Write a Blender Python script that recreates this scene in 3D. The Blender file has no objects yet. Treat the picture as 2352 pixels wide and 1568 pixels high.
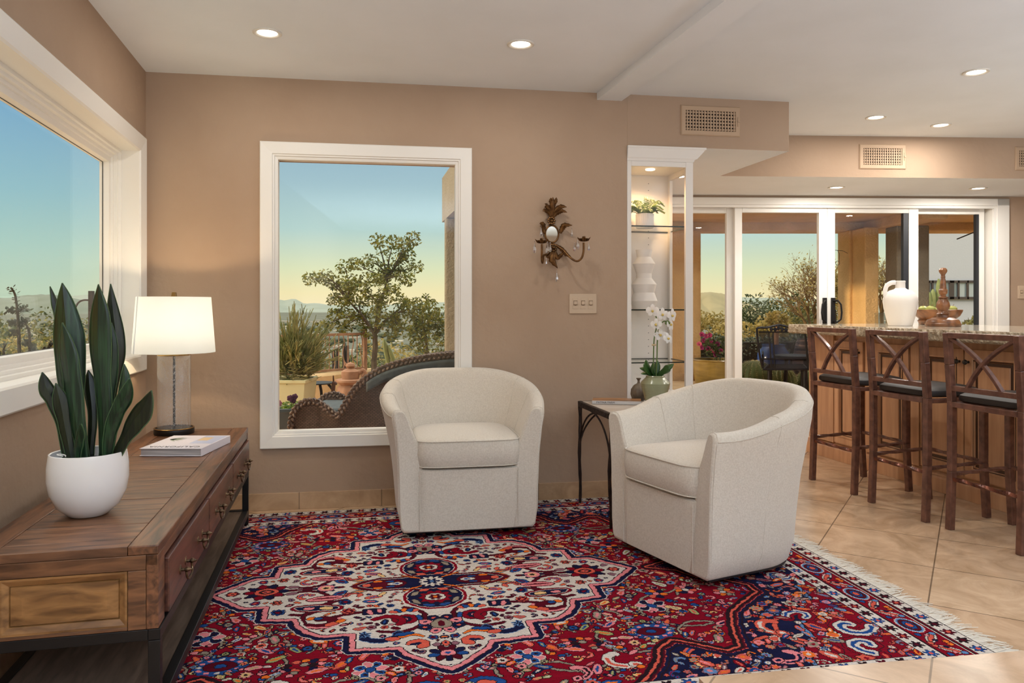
import bpy, math, random
import numpy as np
from mathutils import Vector, Matrix

SC = bpy.context.scene
COL = SC.collection
rnd = random.Random(7)

# ---------------------------------------------------------------- camera
FPX, CX, HY, CAMH = 1740.0, 1176.0, 707.0, 1.14
cam_data = bpy.data.cameras.new('camera')
cam = bpy.data.objects.new('camera', cam_data)
COL.objects.link(cam)
cam.location = (0, 0, CAMH)
cam.rotation_euler = (math.pi / 2, 0, 0)
cam_data.sensor_width = 36
cam_data.lens = FPX / 2352 * 36
cam_data.shift_y = -(784 - HY) / 2352
cam_data.clip_start = 0.05
cam_data.clip_end = 9000
SC.camera = cam

# ---------------------------------------------------------------- colour management
vs = SC.view_settings
vs.view_transform = 'Standard'
vs.look = 'None'
vs.exposure = 0.22
vs.gamma = 1.0
vs.use_curve_mapping = False
# light paths long enough for a furnished room
SC.cycles.max_bounces = 7
SC.cycles.diffuse_bounces = 3
SC.cycles.glossy_bounces = 3
SC.cycles.transmission_bounces = 4
SC.cycles.transparent_max_bounces = 12
SC.cycles.caustics_reflective = False
SC.cycles.caustics_refractive = False


def lin(c):
    c = c / 255.0
    return c / 12.92 if c <= 0.04045 else ((c + 0.055) / 1.055) ** 2.4


def rgb(r, g, b):
    return (lin(r), lin(g), lin(b), 1.0)


# ---------------------------------------------------------------- sky
world = bpy.data.worlds.new('evening_sky')
SC.world = world
world.use_nodes = True
wn, wl = world.node_tree.nodes, world.node_tree.links
wn.clear()
w_out = wn.new('ShaderNodeOutputWorld')
w_bg = wn.new('ShaderNodeBackground')
w_tc = wn.new('ShaderNodeTexCoord')
w_sep = wn.new('ShaderNodeSeparateXYZ')
wl.new(w_tc.outputs['Generated'], w_sep.inputs[0])


def w_ramp(stops):
    r = wn.new('ShaderNodeValToRGB')
    e = r.color_ramp.elements
    while len(e) < len(stops):
        e.new(0.5)
    for el, (p, c) in zip(e, stops):
        el.position = p
        el.color = c
    wl.new(w_sep.outputs['Z'], r.inputs[0])
    return r


w_cool = w_ramp([(0.0, rgb(186, 208, 184)), (0.02, rgb(192, 214, 188)), (0.07, rgb(172, 208, 196)), (0.13, rgb(148, 194, 202)),
                 (0.22, rgb(124, 174, 204)), (0.36, rgb(104, 154, 198)), (0.7, rgb(196, 190, 180)), (1.0, rgb(196, 190, 180))])
w_warm = w_ramp([(0.0, rgb(246, 230, 186)), (0.02, rgb(242, 230, 178)), (0.05, rgb(220, 227, 186)), (0.10, rgb(180, 210, 204)),
                 (0.16, rgb(160, 192, 201)), (0.19, rgb(154, 187, 201)), (0.30, rgb(146, 184, 204)), (0.7, rgb(200, 192, 176)), (1.0, rgb(200, 192, 176))])
w_map = wn.new('ShaderNodeMapRange')
w_map.inputs['From Min'].default_value = -0.53
w_map.inputs['From Max'].default_value = -0.38
w_map.interpolation_type = 'SMOOTHSTEP'
wl.new(w_sep.outputs['X'], w_map.inputs['Value'])
w_mix = wn.new('ShaderNodeMix')
w_mix.data_type = 'RGBA'
wl.new(w_map.outputs[0], w_mix.inputs[0])
wl.new(w_cool.outputs[0], w_mix.inputs[6])
wl.new(w_warm.outputs[0], w_mix.inputs[7])
wl.new(w_mix.outputs[2], w_bg.inputs['Color'])
# the high sky is brighter than the band above the horizon
w_top = wn.new('ShaderNodeMapRange')
w_top.interpolation_type = 'SMOOTHSTEP'
w_top.inputs['From Min'].default_value = 0.42
w_top.inputs['From Max'].default_value = 0.75
w_top.inputs['To Min'].default_value = 0.87
w_top.inputs['To Max'].default_value = 4.6
wl.new(w_sep.outputs['Z'], w_top.inputs['Value'])
wl.new(w_top.outputs[0], w_bg.inputs['Strength'])
wl.new(w_bg.outputs[0], w_out.inputs[0])


# ---------------------------------------------------------------- lamps
def lamp(kind, name, loc, energy, color=(1, 1, 1), size=0.1, aim=None, size_y=None, spot=None):
    d = bpy.data.lights.new(name, kind)
    d.energy = energy
    d.color = color
    if kind == 'AREA':
        d.size = size
        if size_y:
            d.shape = 'RECTANGLE'
            d.size_y = size_y
        else:
            d.shape = 'DISK'
    elif kind == 'SUN':
        d.angle = math.radians(size)
    else:
        d.shadow_soft_size = size
    if spot:
        d.spot_size = math.radians(spot)
        d.spot_blend = 0.8
    o = bpy.data.objects.new(name, d)
    o.location = loc
    if aim is not None:
        v = Vector(aim) - Vector(loc)
        o.rotation_euler = v.to_track_quat('-Z', 'Y').to_euler()
    COL.objects.link(o)
    return o


SUN_AZ, SUN_EL = math.radians(-100), math.radians(9)
sv = Vector((math.sin(SUN_AZ) * math.cos(SUN_EL), math.cos(SUN_AZ) * math.cos(SUN_EL), math.sin(SUN_EL)))
lamp('SUN', 'low_sun', tuple(sv * 50), 2.2, (1.0, 0.74, 0.44), 2.0, aim=(0, 0, 0))
# the photographer's flash, bounced off the ceiling
lamp('AREA', 'bounce_flash', (0.9, -1.5, 1.17), 228, (0.80, 0.96, 1.17), 3.6, aim=(0.9, -1.5, 4.0), size_y=2.7)
lamp('AREA', 'bounce_flash_right', (4.8, 1.5, 1.17), 85, (0.80, 0.96, 1.17), 2.4, aim=(4.8, 1.5, 4.0), size_y=2.6)

WARM = (1.0, 0.95, 0.88)
CAN_LIGHTS = []      # filled below: (x, y, z)


# ---------------------------------------------------------------- mesh building
class MB:
    def __init__(self):
        self.v, self.f, self.mi, self.sm = [], [], [], []

    def add(self, verts, faces, m=0, smooth=False, M=None):
        b = len(self.v)
        if M is None:
            self.v.extend([tuple(p) for p in verts])
        else:
            self.v.extend([tuple(M @ Vector(p)) for p in verts])
        for f in faces:
            self.f.append([i + b for i in f])
            self.mi.append(m)
            self.sm.append(smooth)
        return self

    def box(self, x0, x1, y0, y1, z0, z1, m=0, M=None):
        x0, x1 = min(x0, x1), max(x0, x1)
        y0, y1 = min(y0, y1), max(y0, y1)
        z0, z1 = min(z0, z1), max(z0, z1)
        vs_ = [(x0, y0, z0), (x1, y0, z0), (x1, y1, z0), (x0, y1, z0), (x0, y0, z1), (x1, y0, z1), (x1, y1, z1), (x0, y1, z1)]
        fs = [(0, 3, 2, 1), (4, 5, 6, 7), (0, 1, 5, 4), (1, 2, 6, 5), (2, 3, 7, 6), (3, 0, 4, 7)]
        return self.add(vs_, fs, m, False, M)

    def bar(self, p, q, w, h, m=0, up=(0, 0, 1), w2=None, h2=None):
        p, q = Vector(p), Vector(q)
        d = (q - p).normalized()
        u = Vector(up)
        if abs(d.dot(u)) > 0.98:
            u = Vector((0, 1, 0))
        sx = d.cross(u).normalized()
        sz = sx.cross(d).normalized()
        w2 = w if w2 is None else w2
        h2 = h if h2 is None else h2
        vs_ = []
        for c, a, b in ((p, w, h), (q, w2, h2)):
            for i, j in ((-1, -1), (1, -1), (1, 1), (-1, 1)):
                vs_.append(c + sx * (i * a / 2) + sz * (j * b / 2))
        return self.add(vs_, [(3, 2, 1, 0), (4, 5, 6, 7), (0, 1, 5, 4), (1, 2, 6, 5), (2, 3, 7, 6), (3, 0, 4, 7)], m)

    def tube(self, pts, r, n=8, m=0, cap=True, closed=False, flat=1.0, smooth=True, twist=0.0, up0=None):
        pts = [Vector(p) for p in pts]
        k = len(pts)
        rs = r if isinstance(r, (list, tuple)) else [r] * k
        ts = []
        for i in range(k):
            a = pts[(i - 1) % k] if (closed or i > 0) else pts[i]
            b = pts[(i + 1) % k] if (closed or i < k - 1) else pts[i]
            t = b - a
            ts.append(t.normalized() if t.length > 1e-9 else Vector((0, 0, 1)))
        if up0 is not None:
            u = Vector(up0)
        else:
            u = Vector((0, 0, 1)) if abs(ts[0].z) < 0.9 else Vector((1, 0, 0))
        u = (u - ts[0] * u.dot(ts[0])).normalized()
        vs_, fs = [], []
        for i in range(k):
            u = u - ts[i] * u.dot(ts[i])
            u = u.normalized() if u.length > 1e-9 else Vector((1, 0, 0))
            w = ts[i].cross(u)
            for j in range(n):
                a = 2 * math.pi * j / n + twist * i + (math.pi / n if n == 4 else 0)
                vs_.append(pts[i] + u * (math.cos(a) * rs[i]) + w * (math.sin(a) * rs[i] * flat))
        for i in range(k if closed else k - 1):
            for j in range(n):
                a, b = i * n + j, i * n + (j + 1) % n
                c, d = ((i + 1) % k) * n + (j + 1) % n, ((i + 1) % k) * n + j
                fs.append((a, b, c, d))
        if cap and not closed:
            fs.append(tuple(range(n - 1, -1, -1)))
            fs.append(tuple((k - 1) * n + j for j in range(n)))
        return self.add(vs_, fs, m, smooth)

    def lathe(self, prof, n=32, m=0, c=(0, 0, 0), smooth=True, rib=None, M=None):
        vs_, fs, idx = [], [], []
        for (r, z) in prof:
            if r < 1e-6:
                idx.append([len(vs_)] * n)
                vs_.append((c[0], c[1], c[2] + z))
            else:
                row = []
                for j in range(n):
                    a = 2 * math.pi * j / n
                    rr = r * (rib(a, z) if rib else 1)
                    row.append(len(vs_))
                    vs_.append((c[0] + rr * math.cos(a), c[1] + rr * math.sin(a), c[2] + z))
                idx.append(row)
        for i in range(len(prof) - 1):
            for j in range(n):
                q = [idx[i][j], idx[i][(j + 1) % n], idx[i + 1][(j + 1) % n], idx[i + 1][j]]
                o = []
                for x in q:
                    if x not in o:
                        o.append(x)
                if len(o) > 2:
                    fs.append(o)
        return self.add(vs_, fs, m, smooth, M)

    def prism(self, poly, z0, z1, m=0, mbot=None, mtop=None, M=None):
        n = len(poly)
        area = sum(poly[i][0] * poly[(i + 1) % n][1] - poly[(i + 1) % n][0] * poly[i][1] for i in range(n))
        if area < 0:
            poly = list(reversed(poly))
        vs_ = [(x, y, z0) for x, y in poly] + [(x, y, z1) for x, y in poly]
        self.add(vs_, [(i, (i + 1) % n, n + (i + 1) % n, n + i) for i in range(n)], m, False, M)
        self.add(vs_, [tuple(range(n - 1, -1, -1))], m if mbot is None else mbot, False, M)
        self.add(vs_, [tuple(range(n, 2 * n))], m if mtop is None else mtop, False, M)
        return self

    def plate(self, poly, y0, y1, m=0, M=None):
        """polygon in local x/z, extruded along y"""
        n = len(poly)
        area = sum(poly[i][0] * poly[(i + 1) % n][1] - poly[(i + 1) % n][0] * poly[i][1] for i in range(n))
        if area < 0:
            poly = list(reversed(poly))
        vs_ = [(x, y0, z) for x, z in poly] + [(x, y1, z) for x, z in poly]
        fs = [(i, n + i, n + (i + 1) % n, (i + 1) % n)[::-1][::-1] for i in range(n)]
        fs = [(i, (i + 1) % n, n + (i + 1) % n, n + i) for i in range(n)]
        fs += [tuple(range(n - 1, -1, -1)), tuple(range(n, 2 * n))]
        fs = [tuple(reversed(f)) for f in fs]
        return self.add(vs_, fs, m, False, M)

    def grid(self, P, cu=False, cv=False, m=0, smooth=True, flip=False, M=None):
        nu, nv = len(P), len(P[0])
        vs_ = [p for row in P for p in row]
        fs = []
        for i in range(nu if cu else nu - 1):
            for j in range(nv if cv else nv - 1):
                a, b = i * nv + j, i * nv + (j + 1) % nv
                c, d = ((i + 1) % nu) * nv + (j + 1) % nv, ((i + 1) % nu) * nv + j
                fs.append((d, c, b, a) if flip else (a, b, c, d))
        return self.add(vs_, fs, m, smooth, M)

    def build(self, name, mats, parent=None, bevel=0, seg=2, sub=0, angle=35, loc=None, rz=0, solid=0, fixn=False):
        me = bpy.data.meshes.new(name)
        me.from_pydata(self.v, [], self.f)
        if not isinstance(mats, (list, tuple)):
            mats = [mats]
        for m_ in mats:
            me.materials.append(m_)
        if len(mats) > 1:
            me.polygons.foreach_set('material_index', self.mi)
        me.polygons.foreach_set('use_smooth', self.sm)
        if any(self.sm):
            me.set_sharp_from_angle(angle=math.radians(angle))
        me.update()
        o = bpy.data.objects.new(name, me)
        COL.objects.link(o)
        if parent is not None:
            o.parent = parent
        if loc is not None:
            o.location = loc
        if rz:
            o.rotation_euler = (0, 0, rz)
        if solid:
            md = o.modifiers.new('solid', 'SOLIDIFY')
            md.thickness = solid
            md.offset = 0
        if bevel:
            md = o.modifiers.new('bevel', 'BEVEL')
            md.width = bevel
            md.segments = seg
            md.limit_method = 'ANGLE'
            md.angle_limit = math.radians(40)
        if sub:
            md = o.modifiers.new('sub', 'SUBSURF')
            md.levels = sub
            md.render_levels = sub
        return o


def tag(o, label, cat, group=None, kind=None):
    o['label'] = label
    if cat:
        o['category'] = cat
    if group:
        o['group'] = group
    if kind:
        o['kind'] = kind
    return o


def thing(name, label, cat, loc=(0, 0, 0), rz=0, group=None):
    o = bpy.data.objects.new(name, None)
    o.empty_display_size = 0.1
    COL.objects.link(o)
    o.location = loc
    o.rotation_euler = (0, 0, rz)
    return tag(o, label, cat, group)


def struct(o):
    o['kind'] = 'structure'
    return o


def copy_tree(o, parent=None):
    c = o.copy()
    COL.objects.link(c)
    if parent is not None:
        c.parent = parent
    for ch in list(o.children):
        copy_tree(ch, c)
    return c


def at(px, py, Y):
    """the place at depth Y seen at this point of the photograph"""
    return Vector(((px - CX) / FPX * Y, Y, CAMH - (py - HY) / FPX * Y))


def on_z(px, py, z=0.0):
    Y = (CAMH - z) * FPX / (py - HY)
    return Vector(((px - CX) / FPX * Y, Y, z))


def frame(x, y, deg):
    return Matrix.Translation((x, y, 0)) @ Matrix.Rotation(math.radians(deg), 4, 'Z')


def hit(fr, px, py, depth=0.0):
    """local x, z on the plane local y = depth"""
    inv = fr.inverted()
    o = inv @ Vector((0, 0, CAMH))
    d = inv.to_3x3() @ Vector(((px - CX) / FPX, 1, -(py - HY) / FPX))
    t = (depth - o.y) / d.y
    p = o + d * t
    return p.x, p.z


# ---------------------------------------------------------------- materials
def nodes_of(name):
    m = bpy.data.materials.new(name)
    m.use_nodes = True
    nt = m.node_tree
    bs = nt.nodes['Principled BSDF']
    return m, nt, bs


def mat(name, col, rough=0.5, metal=0.0, c2=None, nscale=6.0, stretch=(1, 1, 1), detail=4, lo=0.35, hi=0.65, bump=0.0, bscale=40.0,
        bdist=0.01, spec=0.5, sheen=0.0, coat=0.0, island=0.0, sss=0.0, distort=0.0, bstretch=None):
    m, nt, bs = nodes_of(name)
    N, L = nt.nodes, nt.links
    bs.inputs['Roughness'].default_value = rough
    bs.inputs['Metallic'].default_value = metal
    bs.inputs['Specular IOR Level'].default_value = spec
    bs.inputs['Sheen Weight'].default_value = sheen
    bs.inputs['Coat Weight'].default_value = coat
    bs.inputs['Coat Roughness'].default_value = 0.15
    bs.inputs['Base Color'].default_value = col
    tc = None
    if c2 is not None or bump:
        tc = N.new('ShaderNodeTexCoord')
    src = None
    if c2 is not None:
        mp = N.new('ShaderNodeMapping')
        mp.inputs['Scale'].default_value = stretch
        L.new(tc.outputs['Object'], mp.inputs[0])
        nz = N.new('ShaderNodeTexNoise')
        nz.inputs['Scale'].default_value = nscale
        nz.inputs['Detail'].default_value = detail
        nz.inputs['Distortion'].default_value = distort
        L.new(mp.outputs[0], nz.inputs['Vector'])
        rp = N.new('ShaderNodeValToRGB')
        rp.color_ramp.elements[0].position = lo
        rp.color_ramp.elements[0].color = col
        rp.color_ramp.elements[1].position = hi
        rp.color_ramp.elements[1].color = c2
        L.new(nz.outputs['Fac'], rp.inputs[0])
        src = rp.outputs[0]
    if island:
        ge = N.new('ShaderNodeNewGeometry')
        hs = N.new('ShaderNodeHueSaturation')
        mr = N.new('ShaderNodeMapRange')
        mr.inputs['To Min'].default_value = 1 - island
        mr.inputs['To Max'].default_value = 1 + island
        L.new(ge.outputs['Random Per Island'], mr.inputs['Value'])
        L.new(mr.outputs[0], hs.inputs['Value'])
        if src is not None:
            L.new(src, hs.inputs['Color'])
        else:
            hs.inputs['Color'].default_value = col
        src = hs.outputs[0]
    if src is not None:
        L.new(src, bs.inputs['Base Color'])
    if bump:
        bn = N.new('ShaderNodeTexNoise')
        bn.inputs['Scale'].default_value = bscale
        bn.inputs['Detail'].default_value = 3
        if bstretch:
            mp2 = N.new('ShaderNodeMapping')
            mp2.inputs['Scale'].default_value = bstretch
            L.new(tc.outputs['Object'], mp2.inputs[0])
            L.new(mp2.outputs[0], bn.inputs['Vector'])
        else:
            L.new(tc.outputs['Object'], bn.inputs['Vector'])
        bp = N.new('ShaderNodeBump')
        bp.inputs['Strength'].default_value = bump
        bp.inputs['Distance'].default_value = bdist
        L.new(bn.outputs['Fac'], bp.inputs['Height'])
        L.new(bp.outputs[0], bs.inputs['Normal'])
    return m


def leaf_mat(name, col, c2, rough=0.45, trans=0.35, nscale=8.0, island=0.25):
    """leaf: diffuse + some light passing through"""
    m = mat(name, col, rough, c2=c2, nscale=nscale, island=island)
    nt = m.node_tree
    N, L = nt.nodes, nt.links
    bs = nt.nodes['Principled BSDF']
    out = [n for n in N if n.type == 'OUTPUT_MATERIAL'][0]
    tr = N.new('ShaderNodeBsdfTranslucent')
    lk = bs.inputs['Base Color'].links[0].from_socket
    L.new(lk, tr.inputs['Color'])
    mx = N.new('ShaderNodeMixShader')
    mx.inputs[0].default_value = trans
    L.new(bs.outputs[0], mx.inputs[1])
    L.new(tr.outputs[0], mx.inputs[2])
    L.new(mx.outputs[0], out.inputs['Surface'])
    return m


def pane_mat(name, tint=(1, 1, 1, 1), refl=1.0):
    """clear sheet glass: see-through with mirror reflection by angle"""
    m = bpy.data.materials.new(name)
    m.use_nodes = True
    nt = m.node_tree
    N, L = nt.nodes, nt.links
    N.clear()
    out = N.new('ShaderNodeOutputMaterial')
    tr = N.new('ShaderNodeBsdfTransparent')
    tr.inputs['Color'].default_value = tint
    gl = N.new('ShaderNodeBsdfGlossy')
    gl.inputs['Roughness'].default_value = 0.0
    gl.inputs['Color'].default_value = (refl, refl, refl, 1)
    lw = N.new('ShaderNodeLayerWeight')
    lw.inputs['Blend'].default_value = 0.5
    pw = N.new('ShaderNodeMath')
    pw.operation = 'POWER'
    pw.inputs[1].default_value = 5.0
    L.new(lw.outputs['Facing'], pw.inputs[0])
    fr = N.new('ShaderNodeMath')
    fr.operation = 'MULTIPLY_ADD'
    fr.inputs[1].default_value = 0.20
    fr.inputs[2].default_value = 0.012
    L.new(pw.outputs[0], fr.inputs[0])
    mx = N.new('ShaderNodeMixShader')
    L.new(fr.outputs[0], mx.inputs[0])
    L.new(tr.outputs[0], mx.inputs[1])
    L.new(gl.outputs[0], mx.inputs[2])
    L.new(mx.outputs[0], out.inputs['Surface'])
    return m


def glow_mat(name, col, strength):
    m = bpy.data.materials.new(name)
    m.use_nodes = True
    nt = m.node_tree
    N, L = nt.nodes, nt.links
    N.clear()
    out = N.new('ShaderNodeOutputMaterial')
    em = N.new('ShaderNodeEmission')
    em.inputs['Color'].default_value = col
    em.inputs['Strength'].default_value = strength
    L.new(em.outputs[0], out.inputs['Surface'])
    return m


def tile_mat(name, c1, c2, grout, width, row, ang, off, rough=0.3, msize=0.003, vein=None, bond=0.0):
    m, nt, bs = nodes_of(name)
    N, L = nt.nodes, nt.links
    tc = N.new('ShaderNodeTexCoord')
    mp = N.new('ShaderNodeMapping')
    mp.inputs['Rotation'].default_value = (0, 0, math.radians(ang))
    mp.inputs['Location'].default_value = (off[0], off[1], 0)
    L.new(tc.outputs['Object'], mp.inputs[0])
    br = N.new('ShaderNodeTexBrick')
    br.offset = bond
    br.squash = 1.0
    br.inputs['Scale'].default_value = 1.0
    br.inputs['Color1'].default_value = c1
    br.inputs['Color2'].default_value = c2
    br.inputs['Mortar'].default_value = grout
    br.inputs['Mortar Size'].default_value = msize
    br.inputs['Mortar Smooth'].default_value = 0.1
    br.inputs['Brick Width'].default_value = width
    br.inputs['Row Height'].default_value = row
    L.new(mp.outputs[0], br.inputs['Vector'])
    nz = N.new('ShaderNodeTexNoise')
    nz.inputs['Scale'].default_value = 4.5
    nz.inputs['Detail'].default_value = 12
    nz.inputs['Roughness'].default_value = 0.65
    nz.inputs['Distortion'].default_value = 1.2
    L.new(tc.outputs['Object'], nz.inputs['Vector'])
    rp = N.new('ShaderNodeValToRGB')
    rp.color_ramp.elements[0].position = 0.36
    rp.color_ramp.elements[0].color = (0.72, 0.66, 0.58, 1)
    rp.color_ramp.elements[1].position = 0.62
    rp.color_ramp.elements[1].color = (1.08, 1.06, 1.04, 1)
    L.new(nz.outputs['Fac'], rp.inputs[0])
    mx = N.new('ShaderNodeMix')
    mx.data_type = 'RGBA'
    mx.blend_type = 'MULTIPLY'
    mx.inputs[0].default_value = 0.85
    L.new(br.outputs['Color'], mx.inputs[6])
    L.new(rp.outputs[0], mx.inputs[7])
    L.new(mx.outputs[2], bs.inputs['Base Color'])
    bs.inputs['Roughness'].default_value = rough
    bp = N.new('ShaderNodeBump')
    bp.invert = True
    bp.inputs['Strength'].default_value = 0.3
    bp.inputs['Distance'].default_value = 0.003
    L.new(br.outputs['Fac'], bp.inputs['Height'])
    L.new(bp.outputs[0], bs.inputs['Normal'])
    return m


M = {}
M['wall'] = mat('tan_plaster', rgb(180, 155, 132), 0.85, c2=rgb(173, 147, 124), nscale=1.5, bump=0.35, bscale=22, bdist=0.008, spec=0.2)
M['ceiling'] = mat('cream_ceiling_plaster', rgb(238, 241, 243), 0.9, c2=rgb(233, 236, 237), nscale=2, bump=0.12, bscale=30, bdist=0.004, spec=0.2)
M['trim'] = mat('white_painted_wood', rgb(238, 234, 226), 0.42, spec=0.4)
M['floor'] = tile_mat('travertine_tile', rgb(214, 184, 152), rgb(207, 175, 143), rgb(126, 106, 86), 0.487, 0.482, 31.4, (0.640 + 4.87, -4.289 + 9.64), 0.22)
M['step'] = tile_mat('travertine_step', rgb(204, 172, 140), rgb(197, 164, 132), rgb(140, 116, 92), 0.487, 0.482, 31.4, (0.1, 0.22), 0.28)
M['base'] = tile_mat('travertine_base', rgb(192, 160, 126), rgb(184, 152, 118), rgb(140, 116, 90), 0.46, 2.0, 0, (0.1, 0.5), 0.4)
M['pane'] = pane_mat('window_glass')
M['dark_gasket'] = mat('dark_gasket', rgb(40, 42, 46), 0.5)
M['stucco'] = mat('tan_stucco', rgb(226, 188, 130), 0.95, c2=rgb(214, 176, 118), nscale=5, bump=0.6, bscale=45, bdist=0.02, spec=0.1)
M['stucco_shade_grey'] = mat('shaded_grey_stucco', rgb(150, 142, 124), 0.95, c2=rgb(140, 132, 114), nscale=5, bump=0.5, bscale=45, bdist=0.02, spec=0.1)  # patio stucco with its shade put into a greyer colour
M['white_stucco'] = mat('white_stucco', rgb(200, 204, 212), 0.95, bump=0.3, bscale=30, spec=0.1)
M['fabric'] = mat('offwhite_boucle', rgb(220, 210, 195), 0.95, c2=rgb(207, 196, 180), nscale=160, bump=0.35, bscale=320, bdist=0.003, spec=0.15, sheen=0.25)
M['black_metal'] = mat('black_metal', rgb(38, 36, 36), 0.42, 0.6)
M['iron'] = mat('wrought_iron', rgb(62, 48, 42), 0.5, 0.55, c2=rgb(34, 28, 27), nscale=30, bump=0.4, bscale=60)
M['white_ceramic'] = mat('white_ceramic', rgb(236, 232, 228), 0.18, spec=0.5, coat=0.3)
M['matte_white'] = mat('matte_white_ceramic', rgb(240, 234, 226), 0.55)
# ================================================================ SETTING
FB = frame(-2.017, 4.173, 9.19)            # wall facing us: local x along it, y outward
FL = frame(-2.017, 4.173, 103.1)           # window wall at the left: local x away from the camera
FD = frame(1.62, 6.64, 2.1)                # wall with the sliding doors
FS = frame(1.56, 5.68, 2.9)                # face of the far ceiling drop
RZB, RZL, RZD, RZS = (math.radians(a) for a in (9.19, 103.1, 2.1, 2.9))
CEIL = 2.44
DROP = 2.129


def placed(o, fr):
    o.matrix_world = fr
    return o


def xy(fr, x, y):
    p = fr @ Vector((x, y, 0))
    return (p.x, p.y)


def frame_loops(mb, x0, x1, z0, z1, prof, m=0):
    """mitred picture-frame moulding: prof = (inset, y) from the outer edge inwards"""
    rows = [[(x0 + d, y, z0 + d), (x1 - d, y, z0 + d), (x1 - d, y, z1 - d), (x0 + d, y, z1 - d)] for d, y in prof]
    mb.grid(rows, cv=True, m=m, smooth=False)


# floor and step
f = MB()
f.prism([(-2.7, 4.75), (-2.7, 4.2), (0.2, -4.2), (7.2, -4.2), (7.2, 7.05), (0.9, 6.85), (0.4, 4.85)], -0.12, 0.0)
struct(f.build('floor', M['floor']))
sA, sB = (0.492, 2.0), (7.0, 3.06)
s_ = MB()
s_.prism([sA, sB, (7.0, -3.9), (sA[0] + 0.2272 * 5.9, sA[1] - 0.9738 * 5.9)], 0.001, 0.165)
struct(s_.build('step', M['step'], bevel=0.004))

# wall facing us, with the picture window opening
wx0, wx1, wz0, wz1 = 0.606, 1.802, 0.347, 2.077
g = 0.075
w = MB()
w.box(-0.1, wx0 + g, 0, 0.2, 0, 2.5).box(wx1 - g, 2.752, 0, 0.2, 0, 2.5)
w.box(wx0 + g, wx1 - g, 0, 0.2, 0, wz0 + g).box(wx0 + g, wx1 - g, 0, 0.2, wz1 - g, 2.5)
struct(placed(w.build('wall_back', M['wall']), FB))

# window wall at the left
lx0, lx1, lz0, lz1 = -3.13, -0.05, 0.803, 2.062
g2 = 0.070
w = MB()
w.box(-8.5, lx0 + g2, 0, 0.172, 0, 2.5).box(lx1 - g2, 0.25, 0, 0.172, 0, 2.5)
w.box(lx0 + g2, lx1 - g2, 0, 0.172, 0, lz0 + g2).box(lx0 + g2, lx1 - g2, 0, 0.172, lz1 - g2, 2.5)
struct(placed(w.build('wall_left', M['wall']), FL))

# kitchen side walls, wall with doors, wall at the right and behind
w = MB().prism([(0.36, 4.8), (0.50, 4.78), (1.1, 6.62), (1.1, 6.84), (0.95, 6.84)], 0, 2.5)
struct(w.build('wall_side', M['wall']))
dX0 = -0.42
dX1 = hit(FD, 2290, 600)[0]
dZ1 = hit(FD, 1900, 466)[1]
w = MB()
w.box(dX1, 5.6, 0, 0.2, 0, 2.5).box(-0.6, dX1, 0, 0.2, dZ1, 2.5).box(-0.6, dX0, 0, 0.2, 0, 2.5)
struct(placed(w.build('wall_far', M['wall']), FD))
w = MB().box(7.0, 7.2, -4.2, 7.0, 0, 2.5)
struct(w.build('wall_right', M['wall']))
# wall behind us with a wide glazed opening for daylight
w = MB()
w.box(-0.4, 0.3, -4.2, -4.0, 0, 2.5).box(5.2, 7.2, -4.2, -4.0, 0, 2.5).box(0.3, 5.2, -4.2, -4.0, 2.2, 2.5)
struct(w.build('wall_behind', M['wall']))

# ceiling, beam, dropped ceiling
c = MB().prism([(-2.7, 4.75), (-2.4, 4.3), (-0.3, -4.2), (7.2, -4.2), (7.2, 7.05), (0.6, 6.85), (0.3, 4.9)], CEIL, CEIL + 0.12)
struct(c.build('ceiling', M['ceiling']))
bs0 = Vector((0.519, 4.558, 0))
bd = Vector((0.2351, -0.972, 0))
bn = Vector((0.972, 0.2351, 0))
pts = [bs0 - bd * 0.1, bs0 - bd * 0.1 + bn * 0.155, bs0 + bn * 0.155 + bd * 8.6, bs0 + bd * 8.6]
b = MB().prism([(p.x, p.y) for p in pts], 2.398, CEIL + 0.02)
struct(b.build('trim_1', M['ceiling'], bevel=0.004))
P0, P1 = xy(FB, 2.752, 0.0), xy(FB, 3.816, 0.0)
P2 = (1.56, 5.68)
P3 = xy(FS, 5.6, 0)
d = MB().prism([P0, P1, P2, P3, (7.1, 6.95), (1.0, 6.75), xy(FB, 2.6, 0.5)], DROP, CEIL + 0.02, 0, 1, 0)
struct(d.build('trim_2', [M['wall'], M['ceiling']], bevel=0.004))

# baseboards of travertine
b = MB().box(-0.05, 2.752, -0.014, 0.0, 0, 0.095)
struct(placed(b.build('baseboard_back', M['base'], bevel=0.002), FB))
b = MB().box(-8.4, 0.0, -0.014, 0.0, 0, 0.095)
struct(placed(b.build('baseboard_left', M['base'], bevel=0.002), FL))
b = MB().box(dX1 + 0.12, 5.4, -0.014, 0.0, 0, 0.095)
struct(placed(b.build('baseboard_far', M['base'], bevel=0.002), FD))

# picture window
w2 = struct(thing('window_2', '', None))
del w2['label']
w2.matrix_world = FB
mb = MB()
frame_loops(mb, wx0, wx1, wz0, wz1, [(0, 0.0), (0, -0.020), (0.005, -0.024), (0.066, -0.018), (0.070, -0.011), (0.077, -0.010), (0.080, -0.002), (0.088, 0.0),
                                     (0.096, 0.004), (0.096, 0.06)])
mb.build('window_frame', M['trim'], w2)
MB().box(wx0 + 0.09, wx1 - 0.09, 0.036, 0.042, wz0 + 0.09, wz1 - 0.09).build('pane', M['pane'], w2)

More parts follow.
